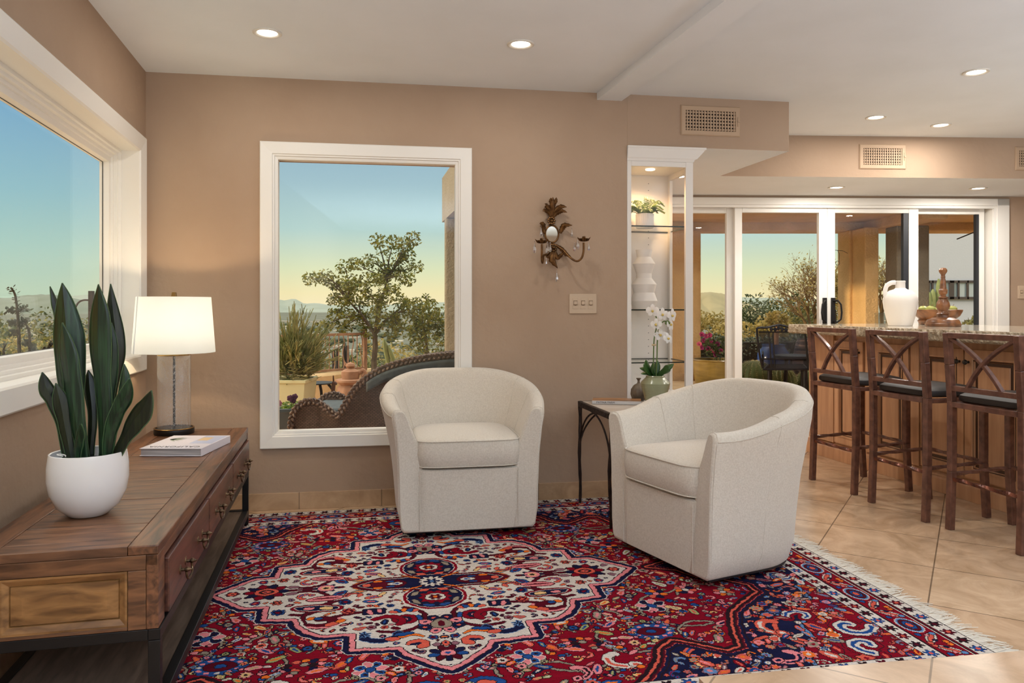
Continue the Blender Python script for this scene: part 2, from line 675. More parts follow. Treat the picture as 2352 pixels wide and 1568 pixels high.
# deep window at the left
w1 = struct(thing('window_1', '', None))
del w1['label']
w1.matrix_world = FL
mb = MB()
frame_loops(mb, lx0, lx1, lz0, lz1, [(0, 0.0), (0, -0.014), (0.006, -0.018), (0.078, -0.006), (0.085, 0.002), (0.085, 0.088)])
mb.build('casing', M['trim'], w1)
mb = MB()
frame_loops(mb, lx0, lx1, lz0, lz1, [(0.085, 0.088), (0.100, 0.088), (0.103, 0.100), (0.116, 0.102), (0.118, 0.118), (0.132, 0.120), (0.134, 0.128), (0.160, 0.130),
                                     (0.164, 0.150), (0.164, 0.174), (0.06, 0.176)])
mb.build('sash', M['trim'], w1)
mb = MB()
frame_loops(mb, lx0 + 0.162, lx1 - 0.162, lz0 + 0.162, lz1 - 0.162, [(0, 0.156), (0.004, 0.156), (0.004, 0.1595)])
mb.build('gasket', M['dark_gasket'], w1)
MB().box(lx0 + 0.15, lx1 - 0.15, 0.160, 0.166, lz0 + 0.15, lz1 - 0.15).build('pane', M['pane'], w1)

# sliding glass doors
d1 = struct(thing('door_1', '', None))
del d1['label']
d1.matrix_world = FD


def dx(px):
    return hit(FD, px, 650)[0]


cz = hit(FD, 1900, 455)[1]
mb = MB()
cx1 = dx(2315)
# casing: head and right leg, stepped
mb.box(dX0 - 0.1, cx1, -0.022, 0.0, dZ1 - 0.02, cz).box(dX0 - 0.1, cx1 - 0.03, -0.014, 0.0, dZ1 - 0.045, dZ1 - 0.02)
mb.box(dX1 - 0.01, cx1, -0.022, 0.0, 0, cz).box(dX1 - 0.035, dX1, -0.012, 0.02, 0, dZ1)
mb.build('casing', M['trim'], d1, bevel=0.003)
zt = hit(FD, 1900, 488)[1]
mb = MB()
mb.box(dX0, dX1, 0.0, 0.14, dZ1 - 0.035, dZ1 + 0.02).box(dX1 - 0.04, dX1 + 0.02, 0.0, 0.14, 0, dZ1).box(dX0 - 0.02, dX0 + 0.04, 0.0, 0.14, 0, dZ1)
mb.box(dX0, dX1, 0.0, 0.14, 0.0, 0.03)
mb.build('door_frame', M['trim'], d1, bevel=0.003)


def door_panel(xa, ga, gb, xb, y0, gasket=None):
    p = MB()
    y1 = y0 + 0.05
    p.box(xa, ga, y0, y1, 0.03, dZ1 - 0.035).box(gb, xb, y0, y1, 0.03, dZ1 - 0.035)
    p.box(ga, gb, y0, y1, zt, dZ1 - 0.035).box(ga, gb, y0, y1, 0.03, 0.14)
    o = p.build('door_panel', M['trim'], d1, bevel=0.003)
    MB().box(ga - 0.01, gb + 0.01, y0 + 0.022, y0 + 0.028, 0.13, zt + 0.01).build('pane', M['pane'], o)
    if gasket:
        q = MB()
        q.box(gasket[0], gasket[1], y0 + 0.005, y0 + 0.045, 0.14, zt)
        q.build('gasket', M['dark_gasket'], o)
    return o


door_panel(dX0 + 0.04, dX0 + 0.10, dx(1675), dx(1691), 0.075)
pA = door_panel(dx(1689), dx(1706), dx(1883), dx(1902), 0.015)
pB = door_panel(dx(1902.4), dx(1920), dx(2090), dx(2112), 0.015, (dx(2078), dx(2090)))
door_panel(dx(2106), dx(2113), dx(2262), dx(2274), 0.075, (dx(2256), dx(2262)))


def door_handle(x, s, parent, zc=1.13):
    q = MB()
    q.box(x - 0.017, x + 0.017, -0.004, 0.016, zc - 0.13, zc + 0.10)
    pts_ = [(x, 0.0, zc + 0.07), (x + s * 0.02, -0.045, zc + 0.075), (x + s * 0.045, -0.05, zc + 0.04), (x + s * 0.052, -0.05, zc - 0.03),
            (x + s * 0.045, -0.05, zc - 0.09), (x + s * 0.015, -0.045, zc - 0.115), (x, 0.0, zc - 0.11)]
    q.tube(pts_, 0.008, 8)
    q.build('handle', M['black_metal'], parent, bevel=0.003)


door_handle(dx(1895), -1, pA)
door_handle(dx(1914), 1, pB)

# ================================================================ CEILING LIGHTS, VENTS, SWITCHES
M['can_trim'] = mat('can_trim_white', rgb(226, 220, 208), 0.5)
M['can_glow'] = glow_mat('can_lens_glow', (1.0, 0.93, 0.80, 1), 9.0)


def can_light(x, y, z, label, r=0.067, power=9.0, up=0.0, col=WARM):
    o = thing('recessed_light', label, 'light', (x, y, z), 0, 'recessed ceiling lights')
    MB().lathe([(r, 0.0), (r, -0.004), (r * 0.93, -0.007), (r * 0.80, -0.006), (r * 0.70, -0.002), (r * 0.67, 0.0)], 40).build('trim_ring', M['can_trim'], o)
    MB().lathe([(0, -0.0035), (r * 0.4, -0.0032), (r * 0.685, -0.0015)], 32).build('lens', M['can_glow'], o)
    la = lamp('AREA', 'downlight', (0, 0, -0.012), power, col, r * 1.3)
    la.parent = o
    return o


for px, py, z, lb in (
        (614, 75, CEIL, 'round recessed ceiling light nearest the left window wall'),
        (1196, 101, CEIL, 'round recessed ceiling light just left of the white ceiling beam'),
        (2242, 165, CEIL, 'largest recessed ceiling light right of the white ceiling beam'),
        (2012, 269, CEIL, 'recessed ceiling light above the air vent over the glass doors'),
        (2161, 287, CEIL, 'smallest recessed light of the high ceiling near the far wall'),
        (1921, 430, DROP, 'recessed light in the dropped ceiling over the middle of the glass doors'),
        (2247, 432, DROP, 'recessed light in the dropped ceiling over the right end of the glass doors'),
        (1560, 405, DROP, 'recessed light in the dropped ceiling seen through the display cabinet glass')):
    q = on_z(px, py, z) if py > HY else Vector(((px - CX) / FPX * ((z - CAMH) * FPX / (HY - py)), (z - CAMH) * FPX / (HY - py), z))
    can_light(q.x, q.y, z, lb, power=(4.0 if px < 1300 else 7.0) if z > 2.3 else 11.0)
# more of the same lights in the part of the room behind us
for i, (x, y) in enumerate(((1.6, 1.2), (3.4, 1.4), (2.6, -1.2), (4.6, -0.6), (5.0, 3.0))):
    can_light(x, y, CEIL, ['recessed ceiling light over the tiled step', 'recessed ceiling light over the right of the tiled step',
                           'recessed ceiling light right behind the viewer', 'recessed ceiling light far right behind the viewer',
                           'recessed ceiling light over the right end of the kitchen island'][i], power=5.0)

M['vent'] = mat('tan_vent_metal', rgb(186, 158, 130), 0.6)
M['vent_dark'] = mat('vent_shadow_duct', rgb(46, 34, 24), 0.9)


def air_vent(fr, x0, x1, z0, z1, label, cross=True):
    o = thing('air_vent', label, 'vent', group='wall air vents')
    o.matrix_world = fr
    bx, bz = 0.17 * (z1 - z0), 0.17 * (z1 - z0)
    mb = MB()
    frame_loops(mb, x0, x1, z0, z1, [(0, 0.0), (0, -0.004), (0.006, -0.010), (bx * 0.9, -0.010), (bx, -0.007), (bx, -0.0005)])
    mb.build('frame', M['vent'], o)
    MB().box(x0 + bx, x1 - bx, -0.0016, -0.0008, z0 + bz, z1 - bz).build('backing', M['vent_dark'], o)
    mb = MB()
    n = 17
    for i in range(n):
        xc = x0 + bx + (x1 - x0 - 2 * bx) * (i + 0.5) / n
        mb.box(xc - 0.0036, xc + 0.0036, -0.0095, -0.005, z0 + bz, z1 - bz)
    mb.build('slats', M['vent'], o)
    if cross:
        mb = MB()
        for i in range(6):
            zc = z0 + bz + (z1 - z0 - 2 * bz) * (i + 0.5) / 6
            mb.box(x0 + bx, x1 - bx, -0.005, -0.0018, zc - 0.0055, zc + 0.0045)
        mb.build('cross_slats', M['vent'], o)
    mb = MB().box(x1 - bx * 0.55, x1 - bx * 0.45, -0.013, -0.008, (z0 + z1) / 2 - 0.03, (z0 + z1) / 2 + 0.03)
    mb.box(x1 - bx * 0.6, x1 - bx * 0.2, -0.018, -0.012, (z0 + z1) / 2 - 0.004, (z0 + z1) / 2 + 0.004)
    mb.build('lever', M['vent'], o)
    return o


xa, za = hit(FB, 1563, 240)
xb, zb = hit(FB, 1699, 309)
air_vent(FB, xa, xb, 2.205, 2.39, 'tan air vent with a grid of slats above the display cabinet')
xa, za = hit(FS, 1973, 331)
xb, zb = hit(FS, 2080, 389)
air_vent(FS, xa, xb, zb, za, 'tan air vent over the middle of the glass doors')
xa, za = hit(FS, 2331, 337)
air_vent(FS, xa, xa + 0.36, zb, za, 'tan air vent cut off by the right edge of the photo')

M['plate'] = mat('almond_plastic', rgb(196, 172, 146), 0.4)
M['plate_dark'] = mat('plate_gap', rgb(120, 96, 72), 0.7)


def switch_plate(fr, x0, x1, z0, z1, n, label):
    o = thing('switch_plate', label, 'light switch')
    o.matrix_world = fr
    MB().box(x0, x1, -0.007, 0.0, z0, z1).build('plate', M['plate'], o, bevel=0.004, seg=3)
    w_ = (x1 - x0) / n
    h = z1 - z0
    for i in range(n):
        xc = x0 + w_ * 0.18 + (w_ * 0.88) * (i + 0.5) - 0.0 if n > 1 else (x0 + x1) / 2
        xc = x0 + (x1 - x0) * (0.22 + 0.28 * i) if n == 3 else x0 + (x1 - x0) * (i + 0.5) / n
        MB().box(xc - 0.0165, xc + 0.0165, -0.0085, -0.006, z0 + h * 0.24, z0 + h * 0.78).build('switch_bezel', M['plate'], o, bevel=0.001)
        MB().box(xc - 0.012, xc + 0.012, -0.0092, -0.008, z0 + h * 0.42, z0 + h * 0.66).build('switch_gap', M['plate_dark'], o)
        mb = MB().plate([(0, 0), (1, 0), (1, 1), (0, 1)], 0, 0.001)
        mb = MB().box(xc - 0.0105, xc + 0.0105, -0.013, -0.009, z0 + h * 0.45, z0 + h * 0.63)
        mb.build('rocker', M['plate'], o, bevel=0.002)
        MB().box(xc - 0.0035, xc + 0.0035, -0.0098, -0.0085, z0 + h * 0.405, z0 + h * 0.425).build('indicator', M['plate_dark'], o)
    return o


x0, z1_ = hit(FB, 1307, 674.5)
x1, z0_ = hit(FB, 1370, 720)
switch_plate(FB, x0, x1, z0_, z1_, 3, 'triple light switch plate on the tan wall beside the display cabinet')
x0, z1_ = hit(FD, 2337, 656)
x1, z0_ = hit(FD, 2369, 686)
switch_plate(FD, x0, x1, z0_, z1_, 2, 'small light switch plate right of the glass doors')
# ================================================================ RUG
def make_rug():
    CW = 0.004
    HU, HV = 1.765, 1.205
    nu, nv = int(round(HU / CW)), int(round(HV / CW))
    U, V = np.meshgrid((np.arange(nu) + 0.5) * CW, (np.arange(nv) + 0.5) * CW)   # one quarter, [nv, nu]
    PAL = dict(R=(130, 11, 32), D=(88, 13, 30), N=(24, 26, 58), B=(34, 74, 134), L=(96, 132, 176), I=(212, 200, 188), P=(226, 132, 136),
               O=(232, 112, 40), S=(214, 92, 74), K=(40, 24, 30), G=(150, 136, 118), Y=(226, 184, 126), C=(160, 160, 104), M=(140, 96, 106))
    keys = list(PAL)
    ix = {k: i for i, k in enumerate(keys)}
    A = np.zeros((nv, nu), np.int8)
    rr = random.Random(11)
    # hand-knotted wobble
    gw = np.random.RandomState(3)
    wob = (np.sin(V * 190 + 1.3) + np.sin(V * 83)) * 0.0014, (np.sin(U * 170) + np.sin(U * 71 + 2)) * 0.0014
    Uw, Vw = U + wob[0], V + wob[1]

    def dil(m, n=1):
        for _ in range(n):
            q = m.copy()
            q[1:] |= m[:-1]
            q[:-1] |= m[1:]
            q[:, 1:] |= m[:, :-1]
            q[:, :-1] |= m[:, 1:]
            m = q
        return m

    def put(m, c, o='K', n=1, clip=None):
        if clip is not None:
            m = m & clip
        if o:
            d = dil(m, n)
            if clip is not None:
                d &= clip
            A[d] = ix[o]
        A[m] = ix[c]

    def poly(pts):
        m = np.zeros(U.shape, bool)
        k = len(pts)
        for i in range(k):
            x1, y1 = pts[i]
            x2, y2 = pts[(i + 1) % k]
            if y1 == y2:
                continue
            cnd = ((y1 <= Vw) & (Vw < y2)) | ((y2 <= Vw) & (Vw < y1))
            xi = x1 + (Vw - y1) * (x2 - x1) / (y2 - y1)
            m ^= cnd & (Uw < xi)
        return m

    def ell(u, v, a, b, t=0.0):
        c, s = math.cos(t), math.sin(t)
        x, y = (Uw - u) * c + (Vw - v) * s, -(Uw - u) * s + (Vw - v) * c
        return (x / a) ** 2 + (y / b) ** 2 < 1

    def star(u, v, r, k, dep=0.22, t=0.0):
        x, y = Uw - u, Vw - v
        return np.hypot(x, y) < r * (1 - dep + dep * np.cos(k * (np.arctan2(y, x) - t)))

    def stroke(pts, w):
        best = np.full(U.shape, 9.0)
        for (x1, y1), (x2, y2) in zip(pts[:-1], pts[1:]):
            dx_, dy_ = x2 - x1, y2 - y1
            L2 = dx_ * dx_ + dy_ * dy_ + 1e-12
            t = np.clip(((Uw - x1) * dx_ + (Vw - y1) * dy_) / L2, 0, 1)
            best = np.minimum(best, np.hypot(Uw - x1 - t * dx_, Vw - y1 - t * dy_))
        return best < w

    def arc(u, v, r, a0, a1, n=14, q=1.0, squash=1.0):
        return [(u + r * (q ** i) * math.cos(a0 + (a1 - a0) * i / n), v + squash * r * (q ** i) * math.sin(a0 + (a1 - a0) * i / n)) for i in range(n + 1)]

    def dist_poly(pts):
        best = np.full(U.shape, 9.0)
        for (x1, y1), (x2, y2) in zip(pts[:-1], pts[1:]):
            dx_, dy_ = x2 - x1, y2 - y1
            L2 = dx_ * dx_ + dy_ * dy_ + 1e-12
            t = np.clip(((Uw - x1) * dx_ + (Vw - y1) * dy_) / L2, 0, 1)
            best = np.minimum(best, np.hypot(Uw - x1 - t * dx_, Vw - y1 - t * dy_))
        return best

    def flower(u, v, r, cols, k=8, clip=None, o='K'):
        for i, c in enumerate(cols):
            rad = r * (1 - i / len(cols))
            put(star(u, v, rad, k, 0.16, i * 0.4) if i % 2 == 0 else ell(u, v, rad, rad), c, o if i == 0 else None, 1, clip)

    def petals(u, v, r, cols, k=6, centre='Y', clip=None, hexa=False):
        for i in range(k):
            a = 2 * math.pi * i / k + 0.3
            pu, pv = u + r * math.cos(a), v + r * math.sin(a)
            put(ell(pu, pv, r * 0.50, r * 0.42, a), cols[i % len(cols)], 'I' if hexa else 'K', 1, clip)
            if hexa:
                put(ell(pu, pv, r * 0.2, r * 0.18), 'K' if i % 2 else 'P', None, 1, clip)
        put(ell(u, v, r * 0.42, r * 0.42), centre, 'K', 1, clip)

    def leaf(u, v, l, w, t, c, clip=None, inner=None, o='K'):
        put(ell(u, v, l, w, t), c, o, 1, clip)
        if inner:
            put(ell(u, v, l * 0.6, w * 0.4, t), inner, None, 1, clip)

    def boteh(u, v, s, t, c1, c2, clip=None, flip=1):
        """curled teardrop"""
        pts = []
        for i in range(13):
            a = i / 12
            ang = t + flip * (0.4 + 3.6 * a)
            r = s * (1.0 - 0.45 * a)
            pts.append((u + r * math.cos(ang), v + r * math.sin(ang)))
        put(stroke(pts, s * 0.26), c1, 'K', 1, clip)
        put(stroke(pts[2:9], s * 0.10), c2, None, 1, clip)
        put(ell(pts[0][0], pts[0][1], s * 0.36, s * 0.30, t), c1, 'K', 1, clip)
        put(ell(pts[0][0], pts[0][1], s * 0.18, s * 0.15, t), c2, None, 1, clip)

    FU, FV = 1.765 - 0.245, 1.205 - 0.245       # field
    A[:] = ix['R']
    field = (U < FU) & (V < FV)
    # --- navy corner spandrels and end spandrels
    lobe = [(0.94, 0.0), (1.05, 0.055), (1.10, 0.15), (1.20, 0.20), (1.27, 0.27), (1.27, 0.36), (1.17, 0.44), (1.08, 0.52), (1.03, 0.62), (1.00, 0.70), (0.97, 0.80), (0.90, 0.82),
            (0.83, 0.76), (0.76, 0.71), (0.70, 0.76), (0.66, 0.85), (0.60, 0.93), (0.56, FV + 0.01)]
    redreg = poly([(0, 0)] + lobe + [(0, FV + 0.01)])
    sp = field & ~redreg
    A[sp] = ix['N']
    dl = dist_poly(lobe)
    A[field & (dl < 0.030)] = ix['K']
    A[field & (dl < 0.024) & ~redreg] = ix['N']
    A[field & (dl < 0.014)] = ix['S']
    A[field & (dl < 0.012) & ~redreg] = ix['D']
    A[field & (dl < 0.005)] = ix['K']
    # --- field vines and flowers (red ground)
    med = [(0.86, 0.0), (0.74, 0.135), (0.715, 0.16), (0.635, 0.16), (0.628, 0.285), (0.52, 0.30), (0.503, 0.36), (0.47, 0.415), (0.42, 0.46), (0.31, 0.465), (0.31, 0.585),
           (0.155, 0.60), (0.14, 0.64), (0.06, 0.725), (0.0, 0.775)]
    medm = poly([(0, 0)] + med)
    dm = dist_poly(med)
    clearf = redreg & field & ~medm & (dm > 0.03) & (dl > 0.035)
    for pts in (arc(0.55, 0.52, 0.12, 2.6, 6.4), arc(0.72, 0.42, 0.13, 3.4, 0.2), arc(0.40, 0.72, 0.14, 0.2, 3.4), arc(0.62, 0.66, 0.11, 0.0, 3.6), arc(0.90, 0.45, 0.16, 1.2, 4.6),
                arc(0.88, 0.20, 0.10, 0.4, 3.8), arc(1.05, 0.34, 0.11, 3.3, 6.6), arc(0.22, 0.80, 0.09, 2.6, 6.0), arc(0.90, 0.66, 0.09, 2.0, 5.4), arc(0.30, 0.88, 0.1, 3.3, 6.2)):
        put(stroke(pts, 0.0048), 'G', 'K', 1, clearf)
    # fixed big motifs
    big = [(0.80, 0.40), (0.72, 0.62), (0.455, 0.63), (0.85, 0.31), (0.25, 0.72), (0.97, 0.30), (1.12, 0.33), (0.52, 0.80), (0.36, 0.86), (0.12, 0.87), (0.90, 0.58)]
    petals(0.80, 0.41, 0.040, ['P', 'N'], 8, 'B', clearf, True)
    put(ell(0.715, 0.625, 0.085, 0.062), 'B', 'K', 1, clearf)
    for i in range(12):
        a = i * 2 * math.pi / 12
        put(ell(0.715 + 0.066 * math.cos(a), 0.625 + 0.047 * math.sin(a), 0.009, 0.007), 'P' if i % 3 else 'I', None, 1, clearf)
    put(ell(0.715, 0.625, 0.050, 0.032), 'D', 'K', 1, clearf)
    put(ell(0.715, 0.625, 0.018, 0.012), 'B', 'K', 1, clearf)
    for i in range(5):
        for j in range(3):
            if (i + j) % 5 != 4:
                put(ell(0.40 + i * 0.027, 0.635 + j * 0.027 + (0.006 if i % 2 else 0), 0.0125, 0.011), ['S', 'G', 'N', 'P', 'O', 'K'][(i * 2 + j * 3) % 6], 'K', 1, clearf)
    petals(0.25, 0.735, 0.036, ['P', 'B'], 8, 'B', clearf, True)
    petals(0.86, 0.30, 0.030, ['O', 'N', 'S', 'B'], 6, 'P', clearf)
    petals(0.99, 0.28, 0.030, ['S', 'P', 'N', 'O'], 7, 'I', clearf)
    boteh(0.54, 0.80, 0.06, 0.5, 'I', 'S', clearf)
    put(ell(0.09, 0.88, 0.06, 0.04), 'B', 'K', 1, clearf)
    put(ell(0.09, 0.88, 0.03, 0.018), 'S', 'K', 1, clearf)
    boteh(0.38, 0.86, 0.045, 2.2, 'P', 'K', clearf, -1)
    petals(1.13, 0.33, 0.028, ['S', 'G', 'O', 'P'], 7, 'I', clearf)
    # scattered small flowers, leaves, cubes
    placed_ = [(u, v, 0.07) for u, v in big]
    tries = 0
    while tries < 9000:
        tries += 1
        u, v = rr.uniform(0.02, 1.28), rr.uniform(0.02, 0.95)
        r = rr.choice([0.012, 0.016, 0.022, 0.026])
        iu, iv = min(nu - 1, int(u / CW)), min(nv - 1, int(v / CW))
        if not clearf[iv, iu]:
            continue
        if any((u - a) ** 2 + (v - b) ** 2 < (0.86 * (r + c)) ** 2 for a, b, c in placed_):
            continue
        placed_.append((u, v, r))
        kind = rr.random()
        cc = rr.sample(['S', 'P', 'O', 'B', 'N', 'I', 'G', 'L', 'S', 'P', 'C', 'Y'], 3)
        if kind < 0.34:
            flower(u, v, r, cc[:2] + ['K'], rr.choice([5, 6, 8]), clearf)
        elif kind < 0.62:
            leaf(u, v, r * 1.3, r * 0.55, rr.uniform(0, 3.1), cc[0], clearf, cc[1])
        elif kind < 0.84 and r > 0.014:
            n = 3
            for i in range(n):
                a = rr.uniform(0, 6.3)
                put(ell(u + r * 0.7 * math.cos(a), v + r * 0.7 * math.sin(a), r * 0.5, r * 0.42), rr.choice(['S', 'P', 'O', 'N', 'B', 'G']), 'K', 1, clearf)
        else:
            boteh(u, v, r * 0.8, rr.uniform(0, 6), cc[0], cc[1], clearf, rr.choice([-1, 1]))
    # --- red corner pieces with ivory curls, then the navy ground
    crn = [(FU + 0.01, 0.26), (1.45, 0.33), (1.43, 0.46), (1.36, 0.50), (1.33, 0.62), (1.26, 0.66), (1.24, 0.78), (1.16, 0.83), (1.13, FV + 0.01)]
    crm = poly(crn + [(FU + 0.01, FV + 0.01)]) & sp
    dc = dist_poly(crn)
    A[crm] = ix['R']
    A[sp & (dc < 0.012)] = ix['K']
    A[sp & (dc < 0.006)] = ix['L']
    spc = sp & (dl > 0.034)
    for pts in (arc(1.30, 0.72, 0.15, 2.5, 5.9), arc(1.22, 0.10, 0.10, -0.5, 2.4), arc(1.10, 0.86, 0.12, 3.6, 6.4), arc(1.42, 0.52, 0.10, 1.2, 4.3)):
        put(stroke(pts, 0.008), 'S', 'K', 1, spc)
    # ivory curling figures toward the corner
    for pts, w_ in ((arc(1.42, 0.72, 0.075, 0.2, 5.2, 16, 0.93), 0.022), (arc(1.38, 0.86, 0.06, 1.8, 6.6, 16, 0.93), 0.020), (arc(1.30, 0.60, 0.06, 3.0, 7.4, 14, 0.93), 0.014),
                    (arc(1.44, 0.20, 0.055, 0.6, 5.2, 14, 0.93), 0.016)):
        put(stroke(pts, w_ + 0.014), 'R', 'K', 1, spc)
        put(stroke(pts, w_), 'I', 'K', 1, spc)
        put(stroke(pts, w_ * 0.35), 'B', None, 1, spc)
    boteh(1.16, 0.66, 0.065, 1.2, 'S', 'I', spc)
    boteh(1.08, 0.88, 0.055, 3.0, 'P', 'N', spc, -1)
    boteh(0.80, 0.88, 0.045, 0.3, 'S', 'Y', spc)
    flower(1.22, 0.55, 0.034, ['L', 'N', 'I', 'N'], 8, spc)
    placed_ = [(1.42, 0.72, 0.09), (1.38, 0.86, 0.07), (1.16, 0.66, 0.07), (1.08, 0.88, 0.06), (1.3, 0.6, 0.06)]
    tries = 0
    while tries < 5000:
        tries += 1
        u, v = rr.uniform(0.6, FU), rr.uniform(0.02, FV)
        r = rr.choice([0.014, 0.018, 0.024, 0.03])
        iu, iv = min(nu - 1, int(u / CW)), min(nv - 1, int(v / CW))
        if not spc[iv, iu] or any((u - a) ** 2 + (v - b) ** 2 < (0.82 * (r + c)) ** 2 for a, b, c in placed_):
            continue
        placed_.append((u, v, r))
        cc = rr.sample(['S', 'P', 'R', 'I', 'B', 'L', 'M', 'O', 'S', 'G'], 3)
        k = rr.random()
        if k < 0.4:
            flower(u, v, r, cc, rr.choice([5, 6, 8]), spc, 'K')
        elif k < 0.8:
            leaf(u, v, r * 1.4, r * 0.6, rr.uniform(0, 3.1), cc[0], spc, cc[1])
        else:
            boteh(u, v, r * 0.8, rr.uniform(0, 6), cc[0], cc[1], spc)
    # --- medallion
    A[dm < 0.034] = np.where(medm[dm < 0.034], A[dm < 0.034], ix['I'])
    A[(dm < 0.030) & ~medm] = ix['N']
    A[(dm < 0.0135) & ~medm] = ix['K']
    A[medm] = ix['I']
    A[(dm < 0.009)] = ix['P']
    A[(dm > 0.009) & (dm < 0.0135) & medm] = ix['K']
    mc = medm & (dm > 0.022)
    # stems
    for pts in ([(0.62, 0.0), (0.36, 0.0)], arc(0.50, 0.14, 0.10, 1.2, 5.0, 16, 1.0, 1.2), arc(0.33, 0.30, 0.16, -1.5, 0.4), [(0.20, 0.26), (0.30, 0.275), (0.42, 0.31)], arc(0.16, 0.36, 0.11, 1.0, 4.4)):
        put(stroke(pts, 0.007), 'D', 'K', 1, mc)
    # big rosette in the tips
    put(star(0.655, 0.0, 0.088, 10, 0.14), 'D', 'K', 1, mc)
    for i in range(10):
        a = i * math.pi / 5
        put(ell(0.655 + 0.062 * math.cos(a), 0.062 * math.sin(a), 0.020, 0.015, a), ['R', 'N'][i % 2], 'K', 1, mc)
    put(ell(0.655, 0, 0.045, 0.036), 'S', 'K', 1, mc)
    put(ell(0.655, 0, 0.030, 0.022), 'K', None, 1, mc)
    put(ell(0.655, 0, 0.018, 0.012), 'S', None, 1, mc)
    flower(0.785, 0.0, 0.026, ['D', 'S', 'K'], 6, mc)
    leaf(0.76, 0.06, 0.022, 0.012, 0.8, 'M', mc)
    leaf(0.555, 0.035, 0.022, 0.013, 0, 'M', mc)
    flower(0.68, 0.115, 0.020, ['B', 'R', 'S'], 6, mc)
    flower(0.60, 0.125, 0.022, ['S', 'K', 'S'], 6, mc)
    flower(0.585, 0.22, 0.028, ['B', 'N', 'R'], 8, mc)
    flower(0.425, 0.0, 0.044, ['N', 'P', 'Y', 'K'], 8, mc)
    # long leaf botehs
    put(ell(0.445, 0.205, 0.098, 0.036, -0.12), 'R', 'K', 1, mc)
    put(ell(0.445, 0.205, 0.082, 0.024, -0.12), 'N', 'I', 1, mc)
    put(ell(0.41, 0.209, 0.026, 0.014, -0.12), 'Y', 'K', 1, mc)
    put(ell(0.475, 0.203, 0.020, 0.012, -0.12), 'P', 'K', 1, mc)
    put(ell(0.42, 0.11, 0.068, 0.022, 0.1), 'P', 'D', 2, mc)
    put(ell(0.42, 0.11, 0.05, 0.007, 0.1), 'D', None, 1, mc)
    boteh(0.50, 0.085, 0.032, 3.4, 'S', 'B', mc)
    boteh(0.31, 0.10, 0.034, 0.4, 'S', 'N', mc, -1)
    leaf(0.365, 0.065, 0.030, 0.016, 0.6, 'B', mc, 'D')
    leaf(0.29, 0.06, 0.030, 0.012, 0.1, 'G', mc, 'O')
    flower(0.345, 0.165, 0.027, ['B', 'N', 'R'], 8, mc)
    leaf(0.235, 0.13, 0.036, 0.013, 0.3, 'S', mc, 'B')
    leaf(0.205, 0.105, 0.022, 0.010, 1.0, 'Y', mc)
    leaf(0.25, 0.175, 0.03, 0.012, -0.2, 'B', mc, 'S')
    # red curl with pink edge
    put(stroke(arc(0.42, 0.335, 0.060, 0.6, 5.0, 16, 0.96, 0.8), 0.019), 'D', 'K', 1, mc)
    put(stroke(arc(0.42, 0.335, 0.066, 0.8, 3.6, 12, 1.0, 0.8), 0.007), 'P', None, 1, mc)
    put(ell(0.385, 0.36, 0.026, 0.014, 0.5), 'S', 'K', 1, mc)
    put(ell(0.355, 0.34, 0.016, 0.014), 'O', 'K', 1, mc)
    put(ell(0.46, 0.30, 0.018, 0.012), 'O', 'K', 1, mc)
    put(ell(0.435, 0.305, 0.014, 0.011), 'B', 'K', 1, mc)
    flower(0.33, 0.255, 0.028, ['S', 'D', 'S'], 8, mc)
    # blue square with pink bars
    put((np.abs(Uw - 0.235) < 0.040) & (np.abs(Vw - 0.275) < 0.026), 'N', 'K', 1, mc)
    put(ell(0.25, 0.28, 0.010, 0.024, 0.3), 'P', 'K', 1, mc)
    put(ell(0.215, 0.27, 0.008, 0.018, 0.3), 'P', 'K', 1, mc)
    # red flower bird
    put(ell(0.125, 0.365, 0.046, 0.040), 'R', 'K', 1, mc)
    put(star(0.125, 0.365, 0.026, 8, 0.2), 'N', 'K', 1, mc)
    put(ell(0.125, 0.365, 0.010, 0.009), 'P', None, 1, mc)
    put(stroke(arc(0.19, 0.375, 0.055, 2.4, 5.6, 12, 1.0, 0.8), 0.013), 'R', 'K', 1, mc)
    for i in range(5):
        a = -2.6 + i * 0.52
        leaf(0.125 + 0.046 * math.cos(a), 0.300 + 0.026 * math.sin(a) + 0.006, 0.016, 0.010, a, ['S', 'B', 'O', 'B', 'S'][i], mc)
    put(stroke([(0.075, 0.345), (0.065, 0.40), (0.075, 0.455), (0.03, 0.475)], 0.008), 'B', 'K', 1, mc)
    # navy bird-like curl at the step
    put(stroke(arc(0.215, 0.485, 0.060, 0.2, 3.2, 12, 1.0, 0.75), 0.016), 'N', 'L', 1, mc)
    put(star(0.275, 0.475, 0.026, 7, 0.4), 'N', 'L', 1, mc)
    put(ell(0.175, 0.525, 0.024, 0.015), 'S', 'K', 1, mc)
    leaf(0.135, 0.49, 0.034, 0.012, 0.2, 'B', mc)
    put(stroke([(0.15, 0.515), (0.10, 0.50), (0.07, 0.52)], 0.005), 'O', 'K', 1, mc)
    # grey oval with tree, pink and navy petals
    for i in range(8):
        a = i * math.pi / 4 + 0.39
        put(ell(0.062 * math.cos(a), 0.425 + 0.058 * math.sin(a), 0.024, 0.019, a), ['N', 'P'][i % 2], 'K', 1, mc)
        put(ell(0.064 * math.cos(a), 0.425 + 0.060 * math.sin(a), 0.008, 0.007), ['S', 'N'][i % 2], None, 1, mc)
    put(ell(0, 0.425, 0.036, 0.040), 'G', 'K', 1, mc)
    put(ell(0, 0.425, 0.012, 0.026), 'D', None, 1, mc)
    put(stroke(arc(0.10, 0.575, 0.040, 2.0, 5.6, 12, 0.95, 0.7), 0.014), 'S', 'K', 1, mc)
    put(ell(0.10, 0.575, 0.020, 0.010), 'N', None, 1, mc)
